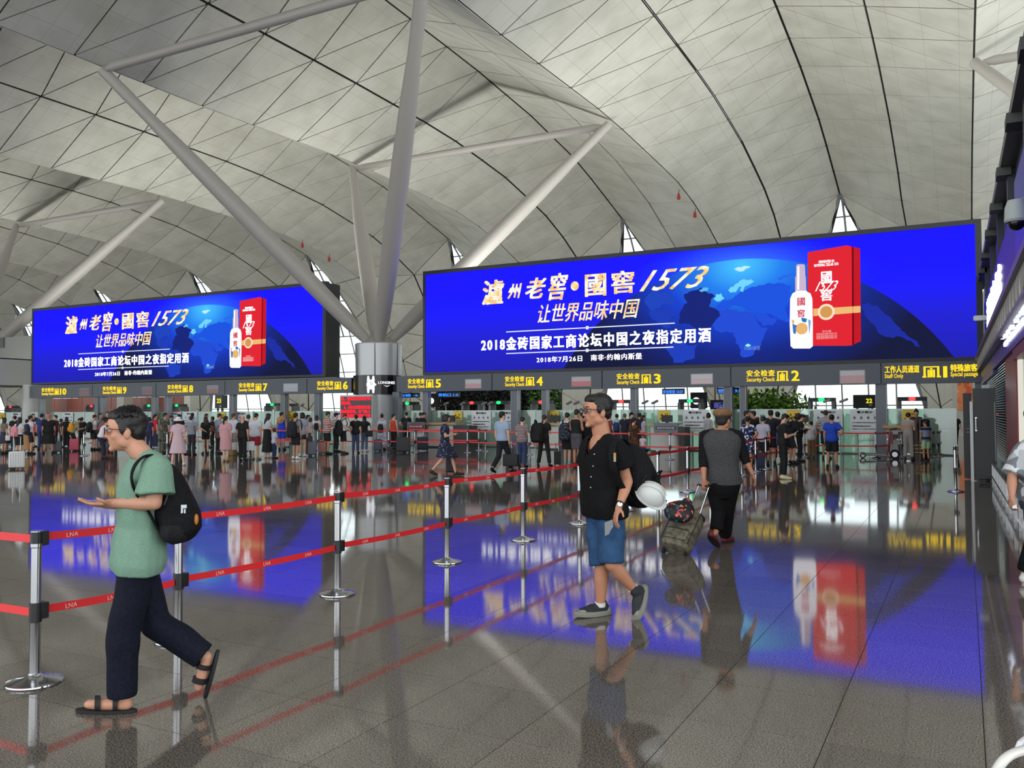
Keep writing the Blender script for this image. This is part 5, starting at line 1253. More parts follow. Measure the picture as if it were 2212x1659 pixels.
# ---- distant figures are posed from a few numbers
def pose(stance='stand', arms='down', lean=0.0, nod=0.0, turn=0.0, female=False, phase=1, spread=.1):
    """figure 1.72 m tall facing +Y at the origin"""
    j = {}; f = V(0, 1, 0); la = math.tan(lean)
    up = V(0, math.sin(lean), math.cos(lean)); P = V(0, 0, .94); hipw = .085; shw = .150 if female else .175
    if lean > .3: P = V(0, -.10, .92)
    N = P+up*.50; j['pelvis'] = P; j['neck'] = N; j['fwd'] = V(0, 1, 0)
    j['hipL'], j['hipR'] = P+V(-hipw, 0, -.04), P+V(hipw, 0, -.04)
    j['shL'], j['shR'] = N-up*.055+V(-shw, 0, 0), N-up*.055+V(shw, 0, 0)
    hu = V(0, math.sin(lean+nod), math.cos(lean+nod)); hf = V(math.sin(turn)*math.cos(lean+nod), math.cos(turn)*math.cos(lean+nod), -math.sin(lean+nod))
    r, ff, u = frame_from(hf, hu); j['hr'] = (r, ff, u); j['head'] = N+up*.06+hu*.105+V(0, .02, 0)
    if stance == 'stand':
        for S, x in (('L', -1), ('R', 1)):
            an = V(x*spread, 0, .085); j['an'+S] = an; j['kn'+S] = V(x*(spread+.085)/2, .03, .50); j['toe'+S] = V(x*(spread+.04), .19, .035); j['heel'+S] = V(x*(spread-.005), -.06, .035)
    else:
        a, b_ = ('L', 'R') if phase > 0 else ('R', 'L'); xa = -1 if a == 'L' else 1
        j['an'+a] = V(xa*.06, .30, .09); j['kn'+a] = V(xa*.07, .20, .50); j['toe'+a] = V(xa*.08, .54, .055); j['heel'+a] = V(xa*.06, .27, .035)
        j['an'+b_] = V(-xa*.06, -.36, .16); j['kn'+b_] = V(-xa*.07, -.06, .48); j['toe'+b_] = V(-xa*.07, -.20, .035); j['heel'+b_] = V(-xa*.06, -.42, .12)
    for S, x in (('L', -1), ('R', 1)):
        sh = j['sh'+S]; mode = arms if isinstance(arms, str) else arms[0 if S == 'L' else 1]
        if mode == 'down': el = sh+V(x*.05, -.01, -.28); wr = el+V(x*.0, .05, -.24)
        elif mode == 'phone': el = sh+V(x*.03, .03, -.28); wr = el+V(-x*.10, .21, .06)
        elif mode == 'hip': el = sh+V(x*.16, -.10, -.22); wr = el+V(-x*.16, .08, -.16)
        elif mode == 'swing': el = sh+V(x*.05, .10, -.26); wr = el+V(-x*.02, .16, -.18)
        elif mode == 'back': el = sh+V(x*.06, -.12, -.25); wr = el+V(-x*.02, -.06, -.23)
        elif mode == 'reach': el = sh+V(x*.06, .18, -.20); wr = el+V(x*.0, .24, .0)
        elif mode == 'side': el = sh+V(x*.20, .02, -.18); wr = el+V(x*.20, .04, -.12)
        elif mode == 'cross': el = sh+V(x*.04, .06, -.27); wr = el+V(-x*.22, .12, .06)
        else: el = sh+V(x*.08, .0, -.28); wr = el+V(x*.05, .06, -.22)
        j['el'+S], j['wr'+S] = el, wr
    return j
CACHE = {}
VX = .021
def cached(key, fn):
    if key not in CACHE: CACHE[key] = fn()
    return CACHE[key]
def heading(p, deg):                     # deg: 0 away from the camera, 90 to the right, 180 towards, 270 left
    return -(math.atan2(p.x, p.y)+R(deg))
PEOPLE = 0
def person(label, u, vt, vf, deg, pz=None, top=('tee', (20, 20, 22)), bot=('pants', (24, 24, 28)), hair=('short', None), shoes=(30, 30, 32), skin=None, child=False, fat=1.0, bald=False, hat=None, group=None, x_off=0, pm=None, bm=None):
    pz = dict(pz or {}); key = tuple(sorted((k, str(v)) for k, v in pz.items())); p = fl(u, vf)
    if p.y > 33.75 and u < 2015: p = V(p.x*33.75/p.y, 33.75, 0)
    q = prj(p)
    H = 1.6+(891-vt)*q[2]/F
    j = cached(('j',)+key, lambda: pose(**pz)); H0 = j['head'].z+.125 if not child else 1.62
    s = H/H0
    if child: s = H/1.66
    t = thing('person', label, 'person', (p.x, p.y, 0), heading(p, deg), group); t.scale = (s, s, s)
    fk = round(fat, 2); ck = (key, fk)
    body = cached(('body',)+ck, lambda: remesh(body_geo(j, 1.0, fk), VX, 1)); link('body', body, skin or random.choice([SKIN, SKIN2, SKIN3]), t)
    if top:
        k, c = top[0], top[1]
        kw = {'tee': dict(sleeve=.62), 'long': dict(sleeve=1.9), 'mid': dict(sleeve=1.35), 'tank': dict(sleeve=0), 'untucked': dict(sleeve=.65, hem=-.22, flare=.3), 'coat': dict(sleeve=.6, hem=-.2, flare=.4), 'dress': dict(sleeve=.7, hem=0, loose=.01)}[k]
        me = cached(('top', k)+ck, lambda: remesh(shirt_geo(j, 1.0, fat=fk, m=.018, **kw), VX, 2)); link('top', me, c if isinstance(c, bpy.types.Material) else mat(c, .8), t)
    k, c = bot[0], bot[1]; cm = c if isinstance(c, bpy.types.Material) else mat(c, .8)
    def bmesh_():
        if k == 'pants': return pants_geo(j, leg=.96, fat=fk, m=.016, loose=.008)
        if k == 'shorts': return pants_geo(j, leg=.46, fat=fk, m=.02, loose=.022)
        if k == 'hotpants': return pants_geo(j, leg=.24, fat=fk, m=.014, loose=.008)
        if k == 'skirt': return skirt_geo(j, .42, .02, .35)
        if k == 'dress': return skirt_geo(j, .50, .022, .38, .5)
        if k == 'tunic': return skirt_geo(j, .50, .03, .10, .5)
        if k == 'midi': return skirt_geo(j, .72, .02, .22, .4)
    if bot[0] != 'none':
        me = cached(('bot', k)+ck, lambda: remesh(bmesh_(), VX, 2)); link({'pants': 'trousers', 'shorts': 'shorts', 'hotpants': 'shorts'}.get(k, k), me, cm, t)
    if hair and not bald:
        hk, hc = hair; me = cached(('hair', hk)+key, lambda: remesh(hair_geo(j, 1.0, hk), .016, 1)); link('hair', me, HAIR if hc is None else mat(hc, .6), t)
    if hat:
        me = cached(('hat', hat[0])+key, lambda: remesh(hat_geo(j, 1.0, hat[0]), .014, 1)); link('hat', me, mat(hat[1], .8), t)
    for S in 'LR':
        me = cached(('shoe', S)+key, lambda: remesh(shoe_geo(j, S, 1.0)[0], .018, 1)); link('shoe', me, mat(shoes, .6), t)
    t['h'] = s
    return t
def backpack(owner, j_lean=0.0, label='', colr=(20, 20, 24), size=1.0, x=0.0, m=None, z=1.12, out=.20, name='backpack', strapc=None, deep=.16):
    """hangs on the back of a standing figure, own top-level object"""
    s = owner['h']; rot = Matrix.Rotation(owner.rotation_euler.z, 4, 'Z'); loc = Vector(owner.location)+rot @ Vector((x, -out, z))*s
    t = thing(name, label, 'backpack', loc, owner.rotation_euler.z); t.scale = (s*size,)*3
    cm = m or mat(colr, .8)
    def b():
        g = G(); rs = []
        for k, (zz, a, d_) in enumerate(((-.24, .10, .05), (-.22, .145, .08), (-.1, .16, .10), (.08, .155, .095), (.18, .13, .07), (.235, .07, .035))): rs.append([(a*math.copysign(abs(math.cos(q))**.6, math.cos(q)), d_*math.copysign(abs(math.sin(q))**.6, math.sin(q))*deep/.16, zz) for q in [2*PI*i/20 for i in range(20)]])
        return g.rings(rs).mesh(True)
    link('bag', cached(('bp', deep), b), cm, t)
    link('front_pocket', cached(('bpp', deep), lambda: bevel_mesh(G().box(-.11, .11, -.135*deep/.16, -.06, -.2, .0).mesh(), .03, 3)), cm, t)
    sc = mat(strapc or tuple(max(0, int(c*.6)) for c in colr), .8)
    for sx in (-1, 1):
        link('strap', cached(('bps', sx), lambda: G().tube([(sx*.08, .05, .2), (sx*.105, .14, .30), (sx*.115, .25, .27), (sx*.12, .32, .14), (sx*.13, .27, -.02), (sx*.14, .08, -.18)], .022, 8, .4).mesh(True)), sc, t)
    return t
def handbag(u, v, zd, label, colr=(22, 22, 24), w=.26, h=.22, d=.1, m=None, name='handbag', drop=.26):
    p = J(u, v, zd); t = thing(name, label, 'bag', (p.x, p.y, max(.02, p.z-h/2)), heading(p, 20))
    link('body', bevel_mesh(G().box(-w/2, w/2, -d/2, d/2, 0, h).mesh(), .03, 3), m or mat(colr, .6), t)
    G().tube([(-w*.3, 0, h-.01), (-w*.22, 0, h+drop*.7), (0, 0, h+drop), (w*.22, 0, h+drop*.7), (w*.3, 0, h-.01)], .011, 6).obj('strap', m or mat(colr, .6), t)
    return t
ST = dict(stance='stand'); PH = dict(stance='stand', arms='phone', nod=.35); HP = dict(stance='stand', arms='hip'); BN = dict(stance='stand', arms='phone', lean=.45, nod=.3)
FST = dict(stance='stand', female=True); FPH = dict(stance='stand', arms='phone', nod=.3, female=True); WK = dict(stance='walk'); NOD = dict(stance='stand', nod=.35)
LN = dict(stance='stand', lean=.12, nod=.3, arms='phone'); TRN = dict(stance='stand', turn=.8); TRL = dict(stance='stand', turn=-.8)
def stripes(a, b_, sc=9, axis='Z'): return ramp_mat('stripe', [a, b_], sc, .8, [0, .5], axis=axis)
def blot(cols, sc=9): return ramp_mat('noise', cols, sc, .8, [0]+[.44+.09*i for i in range(len(cols)-1)], detail=1.0)
FLORAL = blot([(24, 36, 86), (30, 44, 100), (214, 216, 222)], 13); CAMO = blot([(40, 40, 34), (96, 94, 78), (26, 26, 24), (130, 128, 104)], 13)
GREENRED = blot([(26, 26, 20), (52, 74, 28), (170, 50, 40), (40, 30, 20)], 12); BLUEDRESS = ramp_mat('noise', [(14, 18, 40), (16, 22, 52), (120, 136, 190)], 26, .8, [0, .5, .64], detail=1); PALEPR = blot([(206, 208, 216), (190, 192, 204), (150, 154, 174)], 11)
RWS = stripes((150, 40, 50), (206, 200, 198), 4.4); BWS = stripes((24, 24, 28), (205, 198, 200), 6); WNS = stripes((206, 208, 212), (60, 66, 84), 7.2); DRS = stripes((76, 22, 34), (190, 180, 182), 6.2); WHS = stripes((200, 200, 204), (110, 100, 112), 7)
pp = {}
def P_(k, *a, **kw): pp[k] = person(*a, **kw)
# ---- left crowd
P_('a1', 'woman with long brown hair and grey brown top at the far left edge', 8, 899, 980, 60, FST, ('tee', (120, 100, 92)), ('skirt', (40, 44, 66)), ('long', (44, 28, 22)))
P_('a2', 'woman with long black hair, white tee and black shorts behind the white suitcase', 40, 899, 988, 40, FPH, ('tee', (208, 206, 208)), ('shorts', (20, 20, 24)), ('long', None), (30, 26, 28))
P_('a3', 'person in a dusty pink tunic and tan skirt right behind the long haired woman', 57, 903, 981, 30, FST, ('untucked', (170, 112, 108)), ('midi', (170, 132, 90)), ('short', None))
P_('a4', 'dark haired person in black behind the long haired woman, at the first rules notice', 31, 895, 971, 0, ST, ('tee', (20, 20, 24)), ('pants', (24, 24, 30)))
P_('a5', 'man in a white tee with a navy backpack, left of the pink backpack girl', 64, 895, 981, 60, ST, ('tee', (204, 206, 212)), ('shorts', (22, 22, 26)), shoes=(20, 20, 22))
P_('a6', 'man with parted black hair looking right, just behind the white tee with navy strap', 70, 891, 965, 100, TRN, ('tee', (60, 64, 74)), ('pants', (40, 40, 48)))
P_('a7', 'girl in a pale pink tee and short bottoms with a pink backpack', 77, 899, 969, 10, FST, ('tee', (220, 196, 204)), ('hotpants', (30, 30, 36)), ('bob', None))
P_('a8', 'man in a blue tee and blue jeans left of the pink hat', 89, 891, 972, 20, ST, ('tee', (34, 50, 120)), ('pants', (44, 60, 100)))
P_('a9', 'heavy figure seen from behind in a black dress and a pink hat', 104, 892, 980, 0, dict(stance='stand', spread=.16), ('tee', (16, 15, 18)), ('dress', (16, 15, 18)), None, (24, 24, 26), fat=1.35, hat=('cap', (222, 104, 122)))
P_('a10', 'man with short black hair in dark red looking left, right of the pink hat', 119, 894, 969, 300, TRL, ('tee', (96, 40, 46)), ('pants', (40, 34, 38)))
P_('a11', 'woman in a dark multicoloured top looking right, behind the slate suitcase', 131, 902, 966, 90, FST, ('tee', blot([(60, 34, 40), (90, 60, 50), (40, 44, 50)], 14)), ('pants', (30, 28, 34)), ('bob', None))
P_('a12', 'woman in black with thick black hair left of the yellow backpack', 143, 898, 966, 0, FST, ('tee', (16, 16, 18)), ('pants', (18, 18, 20)), ('long', None))
P_('a13', 'man in a khaki tee and black trousers leaning forward with a yellow backpack', 160, 901, 974, 75, BN, ('tee', (150, 142, 104)), ('pants', (20, 20, 22)))
P_('a14', 'dark haired person in a black shirt seen from behind, right of the yellow backpack', 176, 899, 966, 0, ST, ('tee', (22, 22, 26)), ('pants', (24, 24, 28)))
P_('a15', 'man in a white tee with a large black backpack, left of the mauve top', 201, 894, 972, 60, NOD, ('tee', (204, 204, 204)), ('shorts', (20, 20, 24)), shoes=(20, 20, 20))
P_('a16', 'man in a grey green tee behind the woman in mauve', 216, 890, 968, 90, TRN, ('tee', (108, 120, 112)), ('pants', (40, 42, 48)))
P_('a17', 'woman in a mauve top with red brown hair, left of the white blouse', 216, 899, 972, 60, BN, ('tee', (140, 92, 100)), ('shorts', (56, 44, 48)), ('bob', (46, 20, 18)))
P_('a18', 'woman bending in a white blouse and navy trousers, left of the green shirted man', 222, 904, 991, 80, dict(stance='stand', arms='phone', lean=.35, nod=.3, female=True), ('tee', (222, 220, 220)), ('pants', (26, 30, 54)), ('short', (46, 20, 18)), (24, 26, 34))
P_('a19', 'man facing the camera with spiky hair, above the mauve top', 231, 887, 960, 180, ST, ('tee', (26, 26, 32)), ('pants', (30, 30, 34)))
P_('a20', 'person in dark clothing glimpsed left of the near man\'s forehead', 246, 890, 964, 20, ST, ('tee', (28, 28, 34)), ('pants', (30, 30, 34)))
P_('a21', 'ponytailed woman in a red top and jeans right of the near man\'s hair', 334, 893, 969, 60, FST, ('tee', (206, 34, 44)), ('pants', (46, 60, 88)), ('pony', None), (200, 200, 200))
P_('a21b', 'woman in a navy top and jeans, between the near man\'s hair and the red top', 322, 899, 972, 30, FST, ('tee', (36, 44, 84)), ('pants', (38, 46, 76)), ('bob', None))
P_('a22', 'man in a camouflage shirt and camouflage trousers', 356, 890, 979, 50, TRN, ('tee', CAMO), ('pants', CAMO), shoes=(60, 40, 30), skin=SKIN2)
P_('a23', 'man in a light blue tee looking down, right of the camouflage shirt', 367, 896, 964, 80, PH, ('tee', (150, 176, 206)), ('pants', (56, 60, 70)))
P_('a24', 'woman in a white sun hat and pale pink dress walking to the queue', 384, 899, 1006, 10, dict(stance='stand', female=True, spread=.20, arms='out'), ('dress', (206, 176, 184)), ('dress', (206, 176, 184)), ('bob', None), (222, 214, 210), hat=('sunhat', (236, 236, 236)))
P_('a25', 'person in a dark cap and black top behind the white sun hat', 386, 893, 972, 10, ST, ('tee', (18, 18, 22)), ('pants', (24, 24, 28)), hat=('cap', (40, 20, 28)))
P_('a26', 'man in a grey tee and dark trousers right of the white sun hat', 413, 897, 983, 30, dict(stance='stand', arms='side', turn=.3), ('tee', (132, 138, 148)), ('pants', (34, 38, 46)))
P_('a27', 'person with a blue strap behind the man in the grey tee', 415, 890, 968, 10, ST, ('tee', (170, 190, 220)), ('pants', (40, 44, 52)))
P_('a28', 'woman with long brown hair in a black mini dress', 444, 898, 981, 350, FPH, ('tee', (20, 18, 20)), ('hotpants', (20, 18, 20)), ('long', (44, 28, 22)), (30, 22, 22))
P_('a29', 'man glimpsed behind the long brown hair', 445, 892, 964, 90, ST, ('tee', (90, 80, 80)), ('pants', (40, 40, 44)))
P_('a30', 'dark haired woman in black between the brown hair and the grey blue shirt', 459, 898, 967, 290, FST, ('tee', (20, 20, 22)), ('pants', (24, 24, 26)), ('bob', None))
P_('a31', 'man in a grey blue shirt and black trousers looking down', 471, 892, 980, 60, PH, ('tee', (146, 152, 168)), ('pants', (22, 22, 26)))
P_('a32', 'woman with a ponytail in a pale pink tunic dress', 487, 897, 997, 20, dict(stance='stand', female=True, spread=.06, arms='down', turn=.4), ('dress', (204, 152, 158)), ('tunic', (204, 152, 158)), ('pony', None), (170, 130, 90))
P_('a33', 'man in a white and blue shirt with a dark cross strap and grey trousers', 504, 892, 981, 40, TRN, ('tee', (196, 200, 212)), ('pants', (130, 120, 118)), ('short', (70, 50, 44)))
P_('a34', 'bald man in black carrying a white box', 523, 896, 996, 30, dict(stance='stand', spread=.08, nod=.1, arms='down'), ('untucked', (16, 16, 18)), ('pants', (18, 18, 20)), None, (18, 18, 20), bald=True)
P_('a35', 'man in a dark navy tee, between the bald man and the red shorts', 536, 894, 984, 20, ST, ('tee', (22, 26, 40)), ('pants', (26, 28, 38)), ('short', (60, 48, 42)))
P_('a36', 'man in a white polo and dark red shorts', 551, 891, 993, 30, NOD, ('untucked', (206, 208, 218)), ('shorts', (150, 24, 44)), shoes=(120, 130, 124), fat=1.15)
P_('a37', 'woman with long black hair, white knotted top and wide black trousers', 577, 892, 989, 60, FPH, ('tee', (196, 198, 206)), ('midi', (14, 14, 16)), ('long', None), (206, 190, 180))
P_('a38', 'small girl in a white top and jeans standing by the black trousers', 592, 926, 990, 60, FST, ('untucked', (206, 210, 226)), ('pants', (34, 46, 82)), ('bob', None), (30, 26, 26), child=True)
P_('a39', 'boy in a bright blue tank top and shorts with a straw hat behind', 608, 889, 972, 20, TRN, ('tank', (28, 64, 200)), ('shorts', (28, 64, 200)), shoes=(40, 34, 32))
P_('a40', 'young man in a grey tee with a black backpack and white shoes', 638, 891, 992, 40, dict(stance='stand', spread=.09, arms='down', turn=.2), ('tee', (128, 128, 132)), ('shorts', (20, 20, 24)), shoes=(232, 232, 228))
P_('a41', 'woman with a black bob in a loose grey blue blouse and very short shorts', 653, 890, 986, 30, FST, ('untucked', (146, 152, 172)), ('hotpants', (26, 26, 34)), ('bob', None), (224, 224, 220))
P_('a42', 'woman with a dark ponytail behind the striped child, right of the grey blue blouse', 665, 895, 970, 70, FST, ('tee', (160, 150, 150)), ('pants', (50, 46, 50)), ('pony', None))
P_('a43', 'child in a striped white top looking right, below the dark ponytail', 670, 904, 972, 70, FST, ('tee', WHS), ('pants', (60, 60, 70)), ('bob', None), child=True)
P_('a44', 'woman with long brown hair in a pale blouse, behind the red belts', 684, 896, 966, 10, FST, ('tee', (216, 206, 206)), ('pants', (120, 150, 140)), ('long', (50, 30, 24)))
P_('a45', 'man in a red and white striped polo and black shorts', 706, 888, 981, 60, dict(stance='stand', nod=.25, arms='phone', spread=.08), ('untucked', RWS), ('shorts', (18, 18, 20)), ('short', (50, 40, 36)), fat=1.1)
P_('a46', 'man in a black and white striped shirt and cap with black trousers', 725, 891, 976, 60, ST, ('tee', BWS), ('pants', (20, 20, 22)), hat=('cap', (26, 30, 48)))
P_('a47', 'man in a white tee and black shorts with a huge black backpack, head down', 741, 893, 980, 70, dict(stance='stand', nod=.5, arms='phone', spread=.13), ('tee', (222, 222, 220)), ('shorts', (18, 18, 20)), ('short', (90, 50, 34)), shoes=(40, 40, 44))
P_('a48', 'man in a black shirt and blue jeans beside the red message board', 768, 895, 979, 10, TRL, ('untucked', (16, 16, 18)), ('pants', (56, 72, 104)))
P_('a49', 'long haired woman in a black tee and light jeans, one arm stretched right', 787, 897, 976, 20, dict(stance='stand', female=True, arms=('down', 'side')), ('tee', (16, 16, 18)), ('pants', (84, 106, 132)), ('long', None), (200, 200, 196))
P_('a50', 'woman with a bun in a white patterned dress and small black backpack', 825, 894, 972, 20, FST, ('dress', PALEPR), ('midi', PALEPR), ('bun', None))
P_('a51', 'boy in an orange vest looking right, left of the far pen', 850, 894, 970, 40, TRN, ('tank', (206, 76, 44)), ('pants', (24, 24, 26)))
P_('a52', 'man in a black tee with a black backpack, one hand on his hip', 878, 890, 965, 0, dict(stance='stand', arms=('hip', 'down'), nod=.15), ('tee', (18, 18, 20)), ('pants', (26, 26, 30)), ('short', (30, 24, 22)))
P_('a53', 'broad man in a black tee leaning on the wooden desk', 905, 891, 967, 40, LN, ('tee', (18, 18, 20)), ('pants', (40, 42, 50)), fat=1.2)
P_('a54', 'man in a cap behind the broad man in black', 915, 891, 960, 80, TRN, ('tee', (26, 26, 30)), ('pants', (40, 42, 50)), hat=('cap', (30, 30, 34)))
# ---- middle
P_('b1', 'woman in a dark blue floral dress walking right while looking at her phone', 961, 895, 1028, 95, dict(stance='walk', arms='phone', nod=.3, female=True), ('tee', BLUEDRESS), ('skirt', BLUEDRESS), ('bob', (28, 18, 16)), (24, 24, 28))
P_('b2', 'man in a pale blue shirt and black trousers walking with a briefcase', 1085, 889, 1022, 40, dict(stance='walk', arms='down', phase=-1, turn=.4), ('tee', (160, 178, 206)), ('pants', (20, 22, 30)), shoes=(20, 20, 22), fat=1.05)
P_('b3', 'man in a dark red and white striped polo and blue jeans looking down', 1128, 901, 1009, 20, PH, ('untucked', DRS), ('pants', (46, 62, 104)), ('short', (36, 24, 20)), (40, 40, 44))
P_('b4', 'man all in black with a big black shoulder bag', 1175, 897, 1008, 20, dict(stance='stand', arms='phone', nod=.35, spread=.20), ('tee', (14, 14, 16)), ('pants', (16, 16, 18)), ('short', (40, 30, 26)))
P_('b5', 'young man in black shorts and teal shoes with a grey blue backpack', 1225, 892, 1006, 20, dict(stance='stand', spread=.07, nod=.3), ('untucked', (214, 216, 220)), ('shorts', (18, 18, 24)), shoes=(90, 196, 196))
P_('b6', 'man in a black sleeveless top and grey knee shorts', 1245, 885, 1008, 30, dict(stance='stand', arms='phone', nod=.3, spread=.06), ('tank', (18, 18, 22)), ('shorts', (88, 82, 90)), ('short', (34, 26, 24)), skin=SKIN2)
P_('b7', 'person in black partly hidden behind the near man with glasses', 1259, 892, 1003, 300, ST, ('long', (14, 14, 16)), ('pants', (16, 16, 18)))
P_('b8', 'dark haired child directly right of the near man\'s nape', 1317, 897, 972, 40, ST, ('tee', (120, 60, 60)), ('pants', (40, 40, 44)), ('short', (40, 22, 18)))
P_('b9', 'person in a light blue top with a blue backpack strap behind the near man', 1333, 895, 968, 10, ST, ('tee', (150, 196, 214)), ('pants', (50, 54, 66)))
P_('b10', 'grey haired person in navy with a white strap over the shoulder', 1350, 894, 969, 10, ST, ('tee', (24, 30, 50)), ('pants', (34, 36, 46)), ('short', (90, 90, 90)))
P_('b11', 'person in a black cap between the navy top and the green red shawl', 1364, 892, 966, 60, TRN, ('tee', (60, 26, 34)), ('pants', (40, 36, 40)), hat=('cap', (16, 16, 18)))
P_('b12', 'woman in a green and red patterned tunic reaching to the right', 1369, 903, 1003, 40, dict(stance='stand', female=True, arms=('down', 'reach'), nod=.1), ('untucked', GREENRED), ('midi', GREENRED), ('short', None))
P_('b13', 'woman with a dark ponytail in a lilac blouse at lane three', 1390, 898, 972, 60, FST, ('tee', (176, 168, 196)), ('pants', (90, 84, 110)), ('pony', None))
P_('b14', 'dark haired man behind the woman in the lilac blouse', 1382, 893, 962, 20, ST, ('tee', (26, 26, 30)), ('pants', (36, 36, 40)))
P_('b15', 'toddler in a white top below the outstretched hand', 1389, 942, 990, 200, ST, ('tee', (214, 206, 214)), ('pants', (40, 60, 130)), ('child', (50, 30, 30)), child=True)
P_('b16', 'woman in a grey sleeveless blouse just left of the flat cap', 1531, 893, 972, 30, FST, ('tank', (160, 172, 180)), ('pants', (70, 74, 84)), ('bob', None))
# ---- right group
P_('c1', 'man in black with glasses and a red strap, behind the blue white floral top', 1614, 889, 1000, 60, TRN, ('tee', (18, 18, 22)), ('pants', (26, 26, 30)))
P_('c2', 'man in black turned left, beside the one with the red strap', 1628, 889, 995, 320, TRL, ('tee', (20, 18, 20)), ('pants', (26, 26, 30)))
P_('c3', 'woman in a blue and white floral top and matching shorts, hand on hip', 1616, 901, 1014, 10, dict(stance='stand', female=True, arms=('down', 'hip'), nod=.1), ('untucked', FLORAL), ('shorts', FLORAL), ('short', None), (120, 100, 90))
P_('c4', 'person in a dark red hat behind the lilac grey tee', 1637, 903, 990, 10, FST, ('tee', (120, 40, 54)), ('pants', (40, 40, 48)), ('short', None), hat=('cap', (130, 30, 50)))
P_('c5', 'man in a lilac grey tee and black shorts with a dark cap', 1649, 902, 1006, 20, NOD, ('untucked', (190, 186, 206)), ('shorts', (18, 18, 22)), hat=('cap', (20, 20, 24)))
P_('c6', 'tall man in navy with cropped hair seen from behind', 1666, 887, 1003, 0, ST, ('untucked', (22, 24, 40)), ('shorts', (22, 24, 36)), ('short', (22, 18, 18)), fat=1.1, skin=SKIN2)
P_('c7', 'dark haired head and shoulders between the navy man and the texting man', 1681, 891, 996, 10, ST, ('tee', (20, 20, 24)), ('pants', (26, 26, 30)))
P_('c8', 'young man in a black tee and black trousers texting, yellow and white shoes', 1692, 896, 1035, 75, dict(stance='stand', arms='phone', nod=.5, spread=.07), ('tee', (14, 14, 15)), ('pants', (14, 14, 15)), ('short', None), (222, 214, 170), skin=SKIN3)
P_('c9', 'person in black with curly hair and grey backpack right of the texting man', 1711, 895, 1002, 60, BN, ('long', (18, 18, 20)), ('shorts', (40, 38, 46)), ('bob', (40, 24, 20)))
P_('c10', 'person in black in front of the check desk, right of the grey backpack', 1727, 897, 997, 80, LN, ('long', (22, 18, 20)), ('pants', (24, 24, 28)))
P_('c11', 'boy in a white tee and khaki trousers at the barrier', 1753, 915, 990, 340, dict(stance='stand', arms=('side', 'down')), ('untucked', (206, 204, 212)), ('pants', (136, 100, 60)), ('short', None), (60, 50, 44), child=True)
P_('c12', 'man in a white shirt with thin navy stripes and navy shorts, arm on hip', 1785, 888, 991, 10, dict(stance='stand', arms=('hip', 'down'), nod=.1), ('tee', WNS), ('shorts', (26, 34, 60)), ('short', (60, 50, 46)), (60, 50, 44), skin=SKIN2)
P_('c13', 'man in a royal blue shirt and black shorts with one hand on his hip', 1798, 897, 1011, 5, dict(stance='stand', arms=('down', 'hip'), spread=.14), ('untucked', (26, 70, 190)), ('shorts', (14, 14, 16)), ('short', None), (24, 24, 26), fat=1.1)
P_('c14', 'man in a beige shirt with orange yoke and grey trousers at the pillar machine', 1963, 894, 994, 15, dict(stance='stand', arms='phone', nod=.25, spread=.12), ('tee', ramp_mat('stripe', [(164, 156, 150), (196, 140, 104)], .9, .8, [0, .93])), ('pants', (160, 154, 150)), ('short', None), (60, 50, 46))
P_('c15', 'woman guard in a black uniform facing the camera behind the pillar machine', 1981, 888, 982, 180, dict(stance='stand', arms='cross', female=True, nod=.2), ('tee', (20, 22, 24)), ('pants', (20, 20, 22)), ('bun', None))
P_('c16', 'boy in a grey and navy tee and light green shorts', 2001, 915, 996, 330, TRL, ('untucked', ramp_mat('stripe', [(140, 152, 164), (34, 40, 80)], .8, .8, [0, .8])), ('shorts', (172, 206, 158)), ('short', None), (40, 36, 34), child=True)
P_('c17', 'man in black walking towards the camera in the far passage', 2063, 896, 966, 180, dict(stance='walk', arms='out'), ('tee', (16, 16, 18)), ('pants', (16, 16, 18)), ('short', (50, 40, 36)), fat=1.25)
P_('c18', 'small distant person in grey in the passage left of the man in black', 2022, 902, 948, 0, ST, ('tee', (96, 100, 96)), ('pants', (90, 92, 90)))
# backpacks and bags
GB = blot([(28, 34, 50), (84, 92, 108), (20, 22, 30)], 10)
backpack(pp['a2'], label='pink backpack of the long haired woman behind the white suitcase', colr=(220, 140, 150), x=-.1, out=.14)
backpack(pp['a5'], label='dark navy backpack on the white tee at the left', colr=(28, 40, 66), out=.14)
backpack(pp['a7'], label='pink rucksack on the girl in the pale pink tee', colr=(214, 96, 128))
backpack(pp['a13'], label='yellow orange backpack on the leaning man in khaki', colr=(232, 160, 40), out=.16, z=1.18)
backpack(pp['a15'], label='large black backpack on the man in the white tee, left of the mauve top', colr=(20, 22, 30), size=1.1)
backpack(pp['a40'], label='large black backpack on the young man in the grey tee with white shoes', colr=(22, 26, 34), size=1.25)
backpack(pp['a44'], label='black backpack on the long haired woman behind the red belts', colr=(24, 22, 24), size=.8)
backpack(pp['a47'], label='huge black backpack on the man in the white tee and black shorts', colr=(18, 18, 22), size=1.45, z=1.1)
backpack(pp['a50'], label='small black backpack on the white patterned dress', colr=(20, 20, 24), size=.85, z=1.05)
backpack(pp['a52'], label='black backpack on the man with his hand on his hip at lane five', colr=(26, 30, 38), size=.95)
backpack(pp['b4'], label='big black bag on the back of the man all in black', colr=(14, 14, 16), size=1.4, x=-.16, z=1.14)
backpack(pp['b5'], label='grey and navy patterned backpack above the teal shoes', m=GB, size=1.2)
backpack(pp['b9'], label='blue backpack with a white panel behind the near man', colr=(30, 50, 100), size=.9)
backpack(pp['b7'], label='black backpack beside the sleeveless top', colr=(16, 16, 18), size=1.1)
backpack(pp['c9'], label='grey backpack on the curly haired person right of the texting man', m=GB, size=1.05, z=1.2)
zc_ = lambda u, v: prj(fl(u, v))[2]
